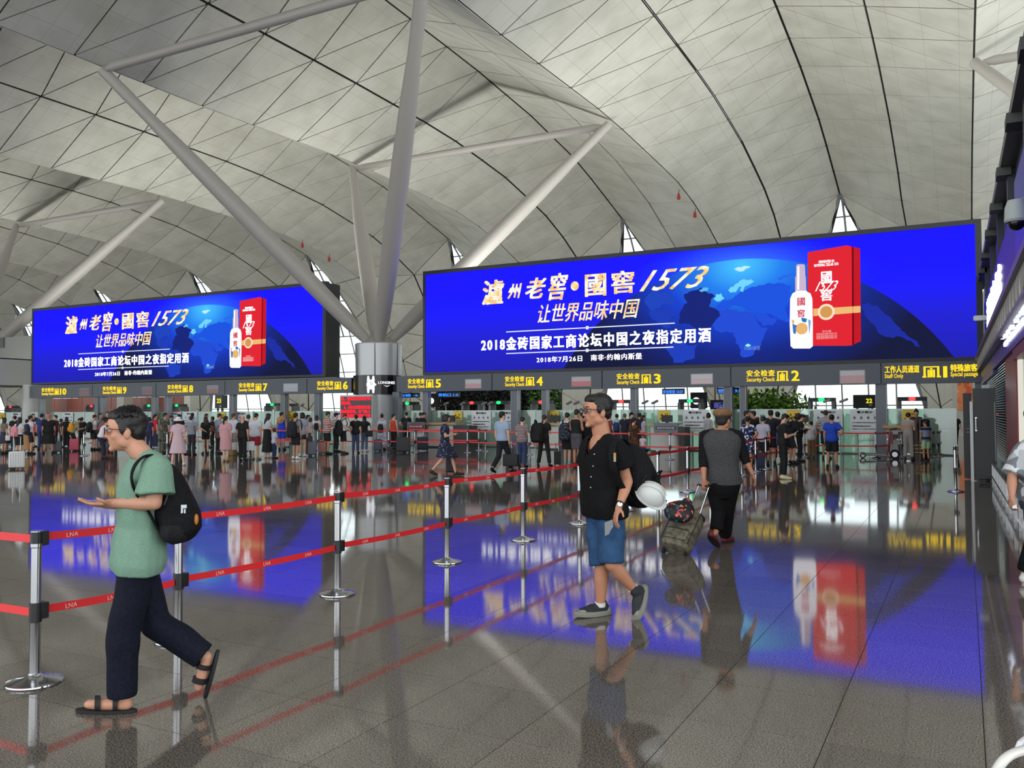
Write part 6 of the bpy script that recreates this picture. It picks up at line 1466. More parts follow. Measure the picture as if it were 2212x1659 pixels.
handbag(402, 979, zc_(384, 1005), 'small black handbag carried by the woman in the white sun hat', (26, 26, 30), .2, .16)
handbag(797, 937, zc_(787, 976)-.2, 'black shoulder bag of the woman with long black hair and light jeans', (20, 20, 22), .3, .24)
handbag(1104, 994, zc_(1078, 1023)-.1, 'large black briefcase carried by the man in the pale blue shirt', (14, 14, 16), .42, .32, .14)
handbag(457, 927, zc_(444, 980)-.2, 'brown red shoulder bag of the woman in the black mini dress', (90, 50, 50), .26, .2)
handbag(473, 940, zc_(471, 980)-.2, 'mauve folded jacket held by the man in the grey blue shirt', (96, 60, 70), .3, .24, .1)
handbag(17, 946, zc_(40, 988)-.2, 'small cream handbag of the woman with the pink backpack', (206, 200, 190), .16, .2, .08)
handbag(1690, 948, zc_(1692, 1033)+2.0, 'navy bag with a bright blue tag left of the texting man', (24, 40, 90), .3, .34, .14)
for (k, c_, l) in (('b1', (30, 30, 34), 'dark mobile phone in the hands of the woman in the floral dress'), ('c8', (20, 20, 24), 'dark mobile phone in the hands of the texting man in black')):
    o = pp[k]; s = o['h']; rot = Matrix.Rotation(o.rotation_euler.z, 4, 'Z'); jj = pose(arms='phone'); loc = Vector(o.location)+rot @ ((jj['wrL']+jj['wrR'])*.5+V(0, .10, .05))*s
    t = thing('mobile_phone', l, 'phone', loc, o.rotation_euler.z)
    link('case', bevel_mesh(G().obox((0, 0, 0), (.036, 0, 0), (0, .06, .045), (0, -.003, .004)).mesh(), .003, 1), mat(c_, .3), t)
    G().obox((0, -.003, .0045), (.032, 0, 0), (0, .052, .039), (0, -.0008, .001)).obj('screen', emis((150, 170, 190), .6), t)
o = pp['a39']; s = o['h']; rot = Matrix.Rotation(o.rotation_euler.z, 4, 'Z')
t = thing('straw_hat', 'straw hat with an orange band hanging on the back of the boy in blue', 'hat', Vector(o.location)+rot @ V(0, -.17, 1.38)*s, o.rotation_euler.z)
G().ell((0, 0, 0), (.17, 0, 0), (0, .02, .03), (0, .03, .15)).obj('brim', mat((176, 140, 90), .8), t, True); G().ell((0, -.05, 0), (.09, 0, 0), (0, .07, 0), (0, 0, .09)).obj('crown', mat((186, 150, 100), .8), t, True); G().ell((0, -.02, 0), (.095, 0, 0), (0, .018, 0), (0, 0, .095)).obj('band', mat((210, 90, 50), .8), t, True)
# ================================================================ THE FOUR NEAR FIGURES (posed joint by joint at their true distance)
from mathutils.bvhtree import BVHTree
FH = Vector((FW.x, FW.y, 0)).normalized(); RH = Vector((RT.x, RT.y, 0)).normalized(); UZ = V(0, 0, 1)
def localize(me, o):
    me.transform(Matrix.Translation(-o)); return me
def mirror_hit(me, u, v, off=.0):
    n = len(me.vertices); vs = [x.co for x in me.vertices]; b = BVHTree.FromPolygons(vs, [tuple(p.vertices) for p in me.polygons])
    d = ray(u, v).normalized(); h = b.ray_cast(EYE, d)
    return (h[0]-d*off, h[1]) if h[0] is not None else (None, None)
def cut_faces(me, fn):
    bm = bmesh.new(); bm.from_mesh(me); dl = [f for f in bm.faces if fn(f.calc_center_median())]
    bmesh.ops.delete(bm, geom=dl, context='FACES'); bm.to_mesh(me); bm.free(); me.shade_smooth(); return me
def child_w(name, g_or_me, m, root, smooth=True):
    me = g_or_me if isinstance(g_or_me, bpy.types.Mesh) else g_or_me.mesh(smooth)
    me.transform(Matrix.Translation(-Vector(root.location))); return link(name, me, m, root)
def bone(m_c, rough=.5, sss=False): return mat(m_c, rough)
def face_parts(root, j, s=1.0, glasses=None, gl_m=None, eyes=True, hairc=HAIR):
    c = j['head']; r, f, u = j['hr']; P = lambda x, y, z: c+(r*x+f*y+u*z)*s
    if eyes:
        for sx in (-1, 1):
            g = G().ell(P(sx*.031, .078, .008), r*.0125*s, f*.0105*s, u*.0085*s, 12, 8); child_w('eye', g, mat((206, 198, 192), .25), root)
            g = G().ell(P(sx*.031, .0875, .008), r*.0052*s, f*.0025*s, u*.0056*s, 10, 6); child_w('iris', g, mat((20, 12, 10), .2), root)
            g = G().caps(P(sx*.017, .091, .033), .0035*s, P(sx*.044, .080, .034), .0028*s, 8); child_w('eyebrow', g, hairc, root)
    g = G().caps(P(-.017, .0855, -.0510), .0034*s, P(.017, .0855, -.0510), .0034*s, 8).caps(P(-.014, .0850, -.0585), .0042*s, P(.014, .0850, -.0585), .0042*s, 8); child_w('lips', g, mat((158, 92, 80), .5), root)
    if glasses:
        g = G()
        for sx in (-1, 1):
            ring = [P(sx*.034+.026*math.cos(a)*1.0, .103, .006+.019*math.sin(a)) for a in [2*PI*k/20 for k in range(21)]]
            g.tube(ring, .0022*s, 6); g.tube([P(sx*.060, .102, .012), P(sx*.080, .06, .014), P(sx*.086, -.01, .010)], .0022*s, 6)
        g.tube([P(-.008, .104, .010), P(.008, .104, .010)], .0022*s, 6)
        o = child_w('glasses_frame', g, glasses, root)
        g = G()
        for sx in (-1, 1):
            g.prism([(.0255*math.cos(a), .0185*math.sin(a)) for a in [2*PI*k/16 for k in range(16)]], P(sx*.034, .1025, .006), r*s, u*s, f*.001)
        child_w('lens', g, gl_m or glass((235, 240, 245), .25, .3), root)
def make_figure(label, j, s, fat, skin, vox=.0065, nose=1.0, wide=1.0, base=None, hd=None):
    b = base if base is not None else Vector((j['pelvis'].x, j['pelvis'].y, 0))
    t = thing('person', label, 'person', b)
    me = remesh(body_geo(j, s, fat, True, None, wide, nose), vox, 3); child_w('body', me, skin, t)
    return t
def bumpy_skin(c):
    m = bpy.data.materials.new('skin'); m.use_nodes = True; b = m.node_tree.nodes['Principled BSDF']; b.inputs['Base Color'].default_value = rgb(c); b.inputs['Roughness'].default_value = .5
    b.inputs['Subsurface Weight'].default_value = .12; b.inputs['Subsurface Radius'].default_value = (.6, .25, .15); b.inputs['Subsurface Scale'].default_value = .02
    return m
def fabric(c1, c2, scale=60, rough=.85, bump=.15):
    m = bpy.data.materials.new('fabric'); m.use_nodes = True; nt = m.node_tree; b = nt.nodes['Principled BSDF']; b.inputs['Roughness'].default_value = rough; b.inputs['Specular IOR Level'].default_value = .2
    tc = nt.nodes.new('ShaderNodeTexCoord'); n = nt.nodes.new('ShaderNodeTexNoise'); n.inputs['Scale'].default_value = scale; n.inputs['Detail'].default_value = 4
    cr = nt.nodes.new('ShaderNodeValToRGB'); cr.color_ramp.elements[0].position = .35; cr.color_ramp.elements[0].color = rgb(c1); cr.color_ramp.elements[1].position = .65; cr.color_ramp.elements[1].color = rgb(c2)
    nt.links.new(tc.outputs['Object'], n.inputs['Vector']); nt.links.new(n.outputs['Fac'], cr.inputs[0]); nt.links.new(cr.outputs[0], b.inputs['Base Color'])
    bp = nt.nodes.new('ShaderNodeBump'); bp.inputs['Strength'].default_value = bump; bp.inputs['Distance'].default_value = .01; nt.links.new(n.outputs['Fac'], bp.inputs['Height']); nt.links.new(bp.outputs[0], b.inputs['Normal'])
    return m
def tuft(me, c, amp, seed):
    return wrinkle(me, amp, 120, seed)

# ---------------------------------------------------------------- 1: green tee, walking left with a phone
z0 = 4.68; _d = ray(285, 1000); DL = V(_d.x, _d.y, 0).normalized(); RL = DL.cross(UZ)
j = {'pelvis': J(300, 1208, z0), 'neck': J(322, 990, z0), 'chest': J(309, 1096, z0), 'fwd': -RL}
j['shL'], j['shR'] = J(336, 1014, z0-.17), J(322, 1014, z0+.17)
j['elL'], j['wrL'] = J(334, 1087, z0-.20), J(246, 1087, z0-.14)
j['elR'], j['wrR'] = J(322, 1084, z0+.20), J(240, 1090, z0+.06)
j['hipL'], j['hipR'] = J(298, 1226, z0-.085), J(300, 1226, z0+.085)
j['knL'], j['anL'] = J(266, 1368, z0-.10), J(264, 1490, z0-.09)
j['toeL'], j['heelL'] = J(181, 1520, z0-.09), J(287, 1510, z0-.09)
for k in ('toeL', 'heelL'): j[k].z = .042
j['knR'], j['anR'] = J(337, 1345, z0+.10), J(432, 1412, z0+.13)
j['heelR'], j['toeR'] = J(450, 1410, z0+.13), J(427, 1492, z0+.13); j['footxR'] = DL.copy()
hf = (-RL+UZ*-.06).normalized(); j['hr'] = frame_from(hf); j['head'] = J(271, 931, z0)
j['handL'] = (-RL+UZ*.02, UZ*1.0, .25, -1); j['handR'] = (-RL+UZ*.05, UZ*.9, .35, 1)
SKA = bumpy_skin((196, 144, 118))
t = make_figure('man in a green tee and dark trousers walking left, holding a phone, black backpack', j, 1.0, 1.0, SKA, .0058)
GT = fabric((112, 146, 127), (126, 159, 140), 150)
me = remesh(shirt_geo(j, 1.0,   .74, -.10, .028, 1.0, 1.0, .004, .25, .985, .022, .98), .009, 3)
cutf = j['fwd']; nk = j['neck']
me = cut_faces(me, lambda c: (c-nk).length < .088 and c.z > nk.z-.025)
wrinkle(me, .0030, 40, 3, .22); child_w('tee_shirt', me, GT, t)
NV = fabric((14, 18, 30), (22, 26, 42), 50)
me = remesh(pants_geo(j, 1.0, 1.045, .016, 1.0, .022, .02), .010, 3); wrinkle(me, .0032, 26, 5, .7); child_w('trousers', me, NV, t)
me = remesh(hair_geo(j, .98, 'short'), .0055, 1); wrinkle(me, .0028, 95, 9); child_w('hair', me, HAIR, t)
r_, f_, u_ = j['hr']; c_ = j['head']
g = G(); rs = random.Random(4)
for k in range(420):
    a, b2 = rs.uniform(0, 2*PI), rs.uniform(.25, 1.35); d = (r_*math.cos(a)*math.cos(b2)+f_*math.sin(a)*math.cos(b2)+u_*math.sin(b2))
    if d.dot(f_) > .82: continue
    p = c_+f_*-.022+u_*.046+Vector(d)*.086; q = p+(d*.5+f_*.4+u_*.3+Vector((rs.gauss(0, .3), rs.gauss(0, .3), rs.gauss(0, .2)))).normalized()*rs.uniform(.006, .016)
    g.cone(p-d*.012, .008, q, .002, 5)
child_w('hair_tufts', g, HAIR, t)['kind'] = 'stuff'
face_parts(t, j, 1.0, mat((96, 40, 44), .3), glass((240, 196, 196), .3, .3))
SAN = mat((22, 21, 22), .7)
for S in 'LR':
    hl, tf = j['heel'+S], j['toe'+S]; d = (tf-hl).normalized(); side = DL; up = side.cross(d).normalized()
    if S == 'L' and up.z < 0: up = -up
    if S == 'R':
        up = side.cross(d); up = up if up.dot(RL) < 0 else -up
    L = (tf-hl).length; g = G(); n = 16; poly = []
    for k in range(n):
        a = 2*PI*k/n; poly.append((L*.5+.01+(L*.5+.035)*math.cos(a), .047*math.sin(a)*(1+.12*math.cos(a))))
    g.prism(poly, hl-up*.040, d, side, up*-.018 if S == 'R' else up*.016); o = child_w('sandal', g, SAN, t)
    for q, w in ((.72, .030), (.36, .026)):
        c = hl+d*L*q; gg = G(); ring = []
        for dx in (-w/2, w/2):
            ring.append([c+d*dx+side*.048*math.cos(a)+up*(.046*math.sin(a) if math.sin(a) > 0 else .034*math.sin(a)) for a in [2*PI*k/16 for k in range(16)]])
        gg.rings(ring); me_ = gg.mesh(True); me_.transform(Matrix.Translation(-Vector(t.location))); link('strap', me_, SAN, o)
# phone
pc = J(193, 1083, z0-.12); tt = thing('mobile_phone', 'flat phone held out by the man in the green tee', 'phone', pc)
fx = (-RL+UZ*.05).normalized(); G().obox((0, 0, 0), fx*.072, DL*.036, UZ*.0042).obj('case', mat((46, 40, 44), .3), tt); G().obox(UZ*.0046, fx*.068, DL*.033, UZ*.0006).obj('screen', mat((20, 22, 30), .08), tt)
# backpack
BP = fabric((13, 13, 15), (22, 22, 25), 40, .8)
bc = J(384, 1108, z0-.02); tt = thing('backpack', 'black teardrop backpack on the man in the green tee', 'backpack', bc)
g = G(); A0, A1 = J(352, 1012, z0-.02), J(392, 1140, z0-.02)
ax = (A1-A0).normalized(); ay = DL.copy(); az = ax.cross(ay).normalized(); rs_ = []
prof = [(-.03, .02), (.0, .055), (.06, .082), (.14, .100), (.22, .116), (.29, .120), (.36, .104), (.40, .06), (.415, .02)]
for q, r in prof: rs_.append([A0+ax*q+ay*r*1.25*math.copysign(abs(math.cos(a))**.8, math.cos(a))+az*r*math.copysign(abs(math.sin(a))**.8, math.sin(a)) for a in [2*PI*k/24 for k in range(24)]])
g.rings(rs_); me = remesh(g, .012, 3); wrinkle(me, .003, 14, 8); bpm = me.copy(); child_w('bag', me, BP, tt)
g = G().ell(J(378, 1142, z0-.10), ax*.085, az*.085, ay*.075); child_w('front_pocket', remesh(g, .01, 2), fabric((24, 24, 27), (34, 34, 38), 40), tt)
g = G().tube([J(348, 1006, z0-.12), J(334, 986, z0-.16), J(312, 986, z0-.20), J(293, 1003, z0-.235), J(284, 1030, z0-.23), J(292, 1062, z0-.19), J(318, 1100, z0-.165), J(340, 1140, z0-.14), J(356, 1160, z0-.12)], [.024]*9, 8, .3, 5); child_w('strap', g, BP, tt)
g = G().tube([J(344, 1006, z0+.12), J(330, 988, z0+.16), J(300, 1000, z0+.20), J(290, 1060, z0+.2), J(330, 1130, z0+.16)], .022, 8, .3, 5); child_w('strap', g, BP, tt)
g = G().tube([J(374, 1028, z0-.155), J(366, 1060, z0-.165), J(352, 1098, z0-.15)], .004, 6); child_w('zip', g, mat((92, 90, 80), .5), tt)
g = G().obox(J(397, 1094, z0-.18), RL*.014, UZ*.009, DL*.008).obox(J(393, 1103, z0-.18), RL*.005+UZ*.002, UZ*.013, DL*.006).obox(J(399, 1104, z0-.18), RL*.004, UZ*.011, DL*.006); child_w('silver_tag', g, mat((196, 200, 206), .35, .4), tt)
g = G().ell(J(424, 1122, z0-.10), RL*.012, DL*.02, UZ*.03); child_w('yellow_mark', g, mat((190, 120, 50), .6), tt)

# ---------------------------------------------------------------- 2: black shirt, denim shorts, glasses, white helmet
z0 = 6.72; hfwd = (-RH*.88-FH*.47).normalized(); lat = hfwd.cross(UZ)       # lat = his right
j = {'pelvis': J(1306, 1100, z0), 'neck': J(1302, 948, z0), 'chest': J(1299, 1030, z0), 'fwd': hfwd}
j['shR'] = j['neck']+lat*.175+UZ*-.07; j['shL'] = j['neck']-lat*.185+UZ*-.072
j['elL'], j['wrL'] = J(1356, 1040, z0-.13), J(1338, 1092, z0-.26)
j['elR'], j['wrR'] = J(1268, 1036, z0+.12), J(1282, 1085, z0+.18)
j['hipL'], j['hipR'] = j['pelvis']-lat*.085-UZ*.05, j['pelvis']+lat*.085-UZ*.05
j['bust'] = lat; j['neckr'] = 1.22
j['knR'], j['anR'] = J(1300, 1222, z0-.02), J(1297, 1303, z0+.02)
j['toeR'], j['heelR'] = J(1254, 1330, z0-.04), J(1310, 1325, z0+.05)
for k in ('toeR', 'heelR'): j[k].z = .045
j['knL'], j['anL'] = J(1322, 1218, z0-.16), J(1367, 1271, z0-.04)
j['heelL'], j['toeL'] = J(1386, 1272, z0-.02), J(1372, 1326, z0-.10); j['footxL'] = lat.copy()
hd = (-RH*.93-FH*.36+UZ*-.02).normalized(); j['hr'] = frame_from(hd); j['head'] = J(1289, 889, z0-.02)
j['handL'] = (J(1322, 1140, z0-.30)-j['wrL'], RH*1.0+FH*.3, .45, 1); j['handR'] = (-UZ, -RH, .4)
SKB = bumpy_skin((190, 134, 106))
t = make_figure('man in a black shirt, denim shorts and glasses walking left in the centre', j, 1.05, 1.04, SKB, .0062)
HS = 1.13
# head is a little larger: rebuild body with a bigger head
bpy.data.objects.remove(t.children[0])
g = body_geo(j, 1.05, 1.04); head_geo(g, j['head'], *j['hr'], HS); child_w('body', remesh(g, .006, 4), SKB, t)
BS = fabric((11, 11, 12), (17, 17, 19), 60)
me = remesh(shirt_geo(j, 1.0, .55, -.10, .030, 1.08, 1.02, .015, .15, .985, .020), .010, 2)
nk = j['neck']; F_ = j['fwd']
def vcut(c):
    q = c-nk; h = q.z; x = q.dot(lat); y = q.dot(F_)
    if q.length < .09 and h > -.02: return True
    return y > .0 and h > -.145 and abs(x) < .010+.40*(h+.145)
bm = bmesh.new(); bm.from_mesh(me); q0 = nk-UZ*.145+F_*.0
for sg in (-1, 1):
    bmesh.ops.bisect_plane(bm, geom=list(bm.verts)+list(bm.edges)+list(bm.faces), plane_co=q0+lat*sg*.010, plane_no=(lat*sg-UZ*.40).normalized())
bm.to_mesh(me); bm.free()
me = cut_faces(me, vcut); wrinkle(me, .0026, 34, 12, .4); sh_w = me.copy(); child_w('shirt', me, BS, t)
g = G()
for sx in (-1, 1):
    a = nk+lat*sx*.075+UZ*.012+F_*-.01; b_ = nk+lat*sx*.062+F_*.085-UZ*.045; c2 = nk+lat*sx*.018+F_*.125-UZ*.145; e = nk+lat*sx*.085+F_*.105-UZ*.095
    nn = (b_-a).cross(e-a).normalized()*.004
    g.add([a, b_, c2, e, a+lat*sx*.03-UZ*.02, a+nn, b_+nn, c2+nn, e+nn, a+lat*sx*.03-UZ*.02+nn], [(0, 1, 2, 3, 4), (9, 8, 7, 6, 5), (0, 5, 6, 1), (1, 6, 7, 2), (2, 7, 8, 3), (3, 8, 9, 4), (4, 9, 5, 0)])
child_w('collar', g, BS, t, False)
for (u, v) in ((1284, 981), (1281, 1007), (1277, 1030), (1276, 1053)):
    h, n = mirror_hit(sh_w, u, v, .002)
    if h is not None: child_w('button', G().ell(h, RH*.006, UZ*.005, FH*.003, 10, 6), mat((200, 204, 206), .3), t)
DEN = fabric((36, 64, 98), (50, 82, 120), 9, .85, .2)
me = remesh(pants_geo(j, 1.0, .50, .022, 1.04, .018, .10), .010, 2); wrinkle(me, .0030, 30, 21, .6); child_w('denim_shorts', me, DEN, t)
me = remesh(hair_geo(j, HS*1.0, 'short'), .006, 1); wrinkle(me, .0022, 110, 19); child_w('hair', me, HAIR, t)
face_parts(t, j, HS, mat((14, 12, 12), .3), glass((236, 242, 248), .3, .3))
# shoes: grey mudguard, dark upper, socks
for S in 'RL':
    g, n = shoe_geo(j, S, 1.05, .010); me = remesh(g, .007, 2); hl, tf = j['heel'+S], j['toe'+S]
    d = (tf-hl).normalized(); side = d.cross(UZ).normalized() if S == 'R' else lat; up = side.cross(d).normalized()
    if S == 'R' and up.z < 0: up = -up
    if S == 'L' and up.dot(-RH) < 0: up = -up
    for vtx in me.vertices:
        q = (vtx.co-hl).dot(up)
        if q < -.040: vtx.co -= up*(q+.040)
    SM = ramp_mat('noise', [(30, 34, 38), (38, 42, 46)], 8, .8)
    o = child_w('shoe', me, SM, t)
    lo = G(); A_ = []
    L = (tf-hl).length
    for zz, ex in ((-.042, .006), (-.020, .010), (-.004, .004)):
        A_.append([hl+d*(L*.5+.006+(L*.5+.045+ex)*math.cos(a))+side*(.050+ex)*math.sin(a)*(1+.1*math.cos(a))+up*(zz+.012*max(0, math.cos(a))**2) for a in [2*PI*k/28 for k in range(28)]])
    lo.rings(A_); me_ = lo.mesh(True); me_.transform(Matrix.Translation(-Vector(t.location))); link('sole', me_, mat((124, 124, 116), .7), o)
    tc_ = G().ell(hl+d*(L*.93)+up*-.008, d*.042, side*.046, up*.030, 14, 8).ell(hl+d*.0+up*-.004, d*.034, side*.042, up*.036, 14, 8); me_ = tc_.mesh(True); me_.transform(Matrix.Translation(-Vector(t.location))); link('toe_cap', me_, mat((132, 134, 128), .75), o)
    la = G()
    for k in range(4):
        q = hl+d*(L*(.40+.1*k))+up*(.046-.006*k); la.tube([q-side*.026-up*.008, q+up*.004, q+side*.026-up*.008], .0032, 6)
    me_ = la.mesh(True); me_.transform(Matrix.Translation(-Vector(t.location))); link('laces', me_, mat((170, 176, 180), .6), o)
    an = j['an'+S]; kn = j['kn'+S]; ud = (kn-an).normalized(); child_w('sock', G().cone(an-ud*.02, .044, an+ud*.012, .042, 16), mat((212, 212, 210), .8), t)
# watch, card
wc = j['wrL']; hdv = (j['wrL']-j['elL']).normalized(); vo = (EYE-wc).normalized()
tt = thing('wristwatch', 'white faced wristwatch with a black strap on the man in the black shirt', 'watch', wc)
g = G().cone(wc-hdv*.024, .0335, wc-hdv*.002, .0325, 18); child_w('strap', g, BLACK, tt)
fc = wc-hdv*.013+vo*.033; a1 = hdv; a2 = vo.cross(hdv).normalized()
child_w('case', G().rings([[fc+vo*zz+(a1*math.cos(a)+a2*math.sin(a))*.022 for a in [2*PI*k/20 for k in range(20)]] for zz in (-.006, .003)]), mat((190, 190, 192), .2, .8), tt)
child_w('dial', G().rings([[fc+vo*zz+(a1*math.cos(a)+a2*math.sin(a))*.019 for a in [2*PI*k/20 for k in range(20)]] for zz in (.003, .0042)]), mat((238, 238, 236), .4), tt)
zc0 = z0-.37; P6 = [J(u, v, zc0+.0) for u, v in ((1306, 1129), (1323, 1122), (1325, 1137), (1318, 1147), (1316, 1153), (1307, 1158))]
tt = thing('boarding_card', 'grey folded card in the hand of the man in the black shirt', 'card', P6[0])
th = FH*.0015; child_w('sheet', G().add(P6+[p+th for p in P6], [tuple(range(6)), tuple(reversed(range(6, 12)))]+[(i, 6+i, 6+(i+1) % 6, (i+1) % 6) for i in range(6)]), mat((132, 134, 136), .6), tt, False)
# backpack
bc = J(1378, 1035, z0+.06); tt = thing('backpack', 'large black backpack on the man in the black shirt', 'backpack', bc)
A0, A1 = J(1352, 966, z0+.02), J(1388, 1078, z0+.06); ax = (A1-A0).normalized(); back = -hfwd; ay = lat; az = ax.cross(ay).normalized(); g = G(); rs_ = []
for q, r in ((-.03, .03), (.0, .075), (.08, .115), (.18, .135), (.30, .145), (.40, .145), (.46, .12), (.49, .05)):
    rs_.append([A0+ax*q+ay*r*1.15*math.copysign(abs(math.cos(a))**.7, math.cos(a))+az*r*math.copysign(abs(math.sin(a))**.7, math.sin(a)) for a in [2*PI*k/24 for k in range(24)]])
g.rings(rs_); me = remesh(g, .012, 2); wrinkle(me, .004, 12, 31); child_w('bag', me, BP, tt)
child_w('front_pocket', remesh(G().ell(J(1405, 1052, z0+.02), ax*.13, az*.06, ay*.11), .01, 2), BP, tt)
child_w('strap', G().tube([J(1356, 960, z0-.05), J(1342, 948, z0-.12), J(1326, 958, z0-.235), J(1322, 980, z0-.285), J(1326, 1015, z0-.28), J(1345, 1055, z0-.20), J(1366, 1085, z0-.05)], .028, 8, .3, 5), BP, tt)
child_w('strap', G().tube([J(1345, 952, z0+.15), J(1315, 945, z0+.14), J(1285, 962, z0+.0), J(1274, 990, z0-.10)], .024, 8, .3, 5), BP, tt)
h = J(1328, 988, z0-.325); child_w('strap_badge', G().obox(h, RH*.009, UZ*.032, FH*.004), mat((160, 156, 120), .5), tt)
child_w('top_badge', G().obox(J(1328, 981, z0-.33), RH*.009, UZ*.010, FH*.004), mat((200, 130, 60), .5), tt)
child_w('tail_strap', G().tube([J(1395, 1040, z0-.08), J(1412, 1030, z0-.1), J(1424, 1018, z0-.1), J(1430, 1016, z0-.1), J(1418, 1034, z0-.1), J(1404, 1048, z0-.1)], [.006, .008, .014, .014, .018, .014], 8, .5), BP, tt)
# helmet
hc = J(1404, 1072, z0-.10); tt = thing('hard_hat', 'white hard hat hanging from the black backpack', 'helmet', hc)
ax = (RH*.34+UZ*.62-FH*.62).normalized(); ay = (RH*.80-UZ*.55); ay = (ay-ax*ay.dot(ax)).normalized(); az = ax.cross(ay); g = G(); rs_ = []
for th_ in (0, 12, 25, 40, 55, 70, 82):
    rr = math.cos(R(th_)); rs_.append([ax*.125*math.sin(R(th_))+(ay*.118*math.cos(a)+az*.105*math.sin(a))*rr for a in [2*PI*k/32 for k in range(32)]])
g.rings(rs_); link('shell', g.mesh(True), mat((206, 210, 208), .28), tt)
g = G(); g.rings([[ax*zz+(ay*(.118+e)*math.cos(a)+az*(.105+e*.6)*math.sin(a))+ay*(e*2.4*math.cos(a) if math.cos(a) > .3 else 0) for a in [2*PI*k/32 for k in range(32)]] for zz, e in ((.004, .002), (-.003, .009), (-.008, .008), (-.002, .0))]); link('brim', g.mesh(True), mat((200, 204, 202), .3), tt)
g = G()
for off in (-.03, 0, .03): g.tube([ax*.127*math.sin(R(a))*1.0+ay*.119*math.cos(R(a))*math.cos(R(abs(a-90)*.0))+az*off for a in (30, 50, 70, 90, 110, 130, 150)], .003, 6)
link('ridge', g.mesh(True), mat((206, 210, 208), .28), tt)
G().tube([ay*-.1+ax*.03, ay*-.12+ax*.10, RH*-.02+UZ*.17], .006, 6).obj('chin_strap', BLACK, tt)

# ---------------------------------------------------------------- 3: man in the flat cap seen from behind
z0 = 10.1; fw3 = (FH*.96+RH*.26).normalized(); lat = fw3.cross(UZ)
j = {'pelvis': J(1561, 1047, z0), 'neck': J(1559, 928, z0), 'chest': J(1559, 985, z0-.02), 'fwd': fw3}
j['shR'] = j['neck']+lat*.185-UZ*.075; j['shL'] = j['neck']-lat*.185-UZ*.075
j['elL'], j['wrL'] = J(1519, 992, z0-.02), J(1521, 1036, z0-.12)
j['elR'], j['wrR'] = J(1608, 988, z0-.06), J(1624, 1020, z0-.10)
j['hipL'], j['hipR'] = j['pelvis']-lat*.09-UZ*.05, j['pelvis']+lat*.09-UZ*.05
j['knL'], j['anL'] = J(1553, 1106, z0+.05), J(1546, 1150, z0-.10)
j['heelL'], j['toeL'] = J(1534, 1154, z0-.14), J(1551, 1180, z0+.02); j['toeL'].z = .04; j['footxL'] = lat.copy()
j['knR'], j['anR'] = J(1571, 1106, z0+.12), J(1566, 1160, z0+.34)
j['heelR'], j['toeR'] = J(1562, 1172, z0+.28), J(1582, 1168, z0+.50)
for k in ('heelR', 'toeR'): j[k].z = .042
j['handL'] = (-UZ+RH*.1, FH, .9, 1); j['handR'] = ((j['wrR']-j['elR']).normalized()+UZ*-.3, -RH, .35)
hd = (FH*.72+RH*.69-UZ*.08).normalized(); j['hr'] = frame_from(hd); j['head'] = J(1563, 908, z0)
SKC = bumpy_skin((176, 120, 92))
t = make_figure('man in a tan flat cap walking away, pulling a worn suitcase', j, 1.02, 1.05, SKC, .0085)
me = remesh(shirt_geo(j, 1.0, 0, .02, .022, 1.08, 1.04, 0, .0, .985), .012, 2); nk = j['neck']; me = cut_faces(me, lambda c: (c-nk).length < .085 and c.z > nk.z-.01); wrinkle(me, .003, 16, 41, .5)
child_w('shirt_back', me, fabric((58, 58, 60), (76, 76, 78), 90), t)
for S in 'LR':
    sh, el, wr = j['sh'+S], j['el'+S], j['wr'+S]; g = G(); g.caps(nk.lerp(sh, .55), .062, sh, .074).caps(sh, .074, el, .056).cone(el, .056, el.lerp(wr, .42), .052); me = remesh(g, .011, 2); wrinkle(me, .003, 18, 50, .8); child_w('sleeve', me, fabric((14, 14, 16), (24, 24, 26), 60), t)
me = remesh(pants_geo(j, 1.0, .96, .02, 1.06, .014, .14), .011, 2); wrinkle(me, .0028, 14, 61, .8); child_w('trousers', me, fabric((11, 11, 13), (16, 16, 18), 40), t)
g = hair_geo(j, 1.02, 'short'); me = remesh(g, .008, 1); child_w('hair', me, mat((34, 28, 26), .7), t)
r_, f_, u_ = j['hr']; c_ = j['head']
g = G().ell(c_+u_*.080-f_*.02, r_*.112, f_*.118, u_*.060, 20, 12).ell(c_+u_*.085-f_*.06, r_*.105, f_*.08, u_*.062, 18, 10); g.ell(c_+u_*.062+f_*.10, r_*.06, f_*.05, u_*.010); me = remesh(g, .008, 3); wrinkle(me, .003, 40, 70)
child_w('flat_cap', me, fabric((112, 84, 60), (140, 108, 80), 60), t)
child_w('cap_band', G().ell(c_+u_*.050-f_*.016, r_*.094, f_*.108, u_*.022, 20, 8), mat((44, 36, 32), .8), t)
face_parts(t, j, 1.0, mat((150, 150, 150), .3, .6), None, False)
for S in 'LR':
    g, n = shoe_geo(j, S, 1.0, .010); me = remesh(g, .009, 2)
    if S == 'R':
        for v_ in me.vertices: v_.co.z = max(v_.co.z, .003)
    o = child_w('shoe', me, mat((110, 30, 38), .6), t)
    hl, tf = j['heel'+S], j['toe'+S]; d = (tf-hl).normalized(); side = d.cross(UZ).normalized() if S == 'R' else lat; up = side.cross(d).normalized(); up = -up if (S == 'R' and up.z < 0) or (S == 'L' and up.dot(FH) < 0) else up; L = (tf-hl).length
    g = G(); g.rings([[hl+d*(L*.5+(L*.5+.04)*math.cos(a))+side*.046*math.sin(a)+up*zz for a in [2*PI*k/20 for k in range(20)]] for zz in (-.041, -.026)]); me_ = g.mesh(True); me_.transform(Matrix.Translation(-Vector(t.location))); link('sole', me_, mat((34, 28, 30), .8), o)
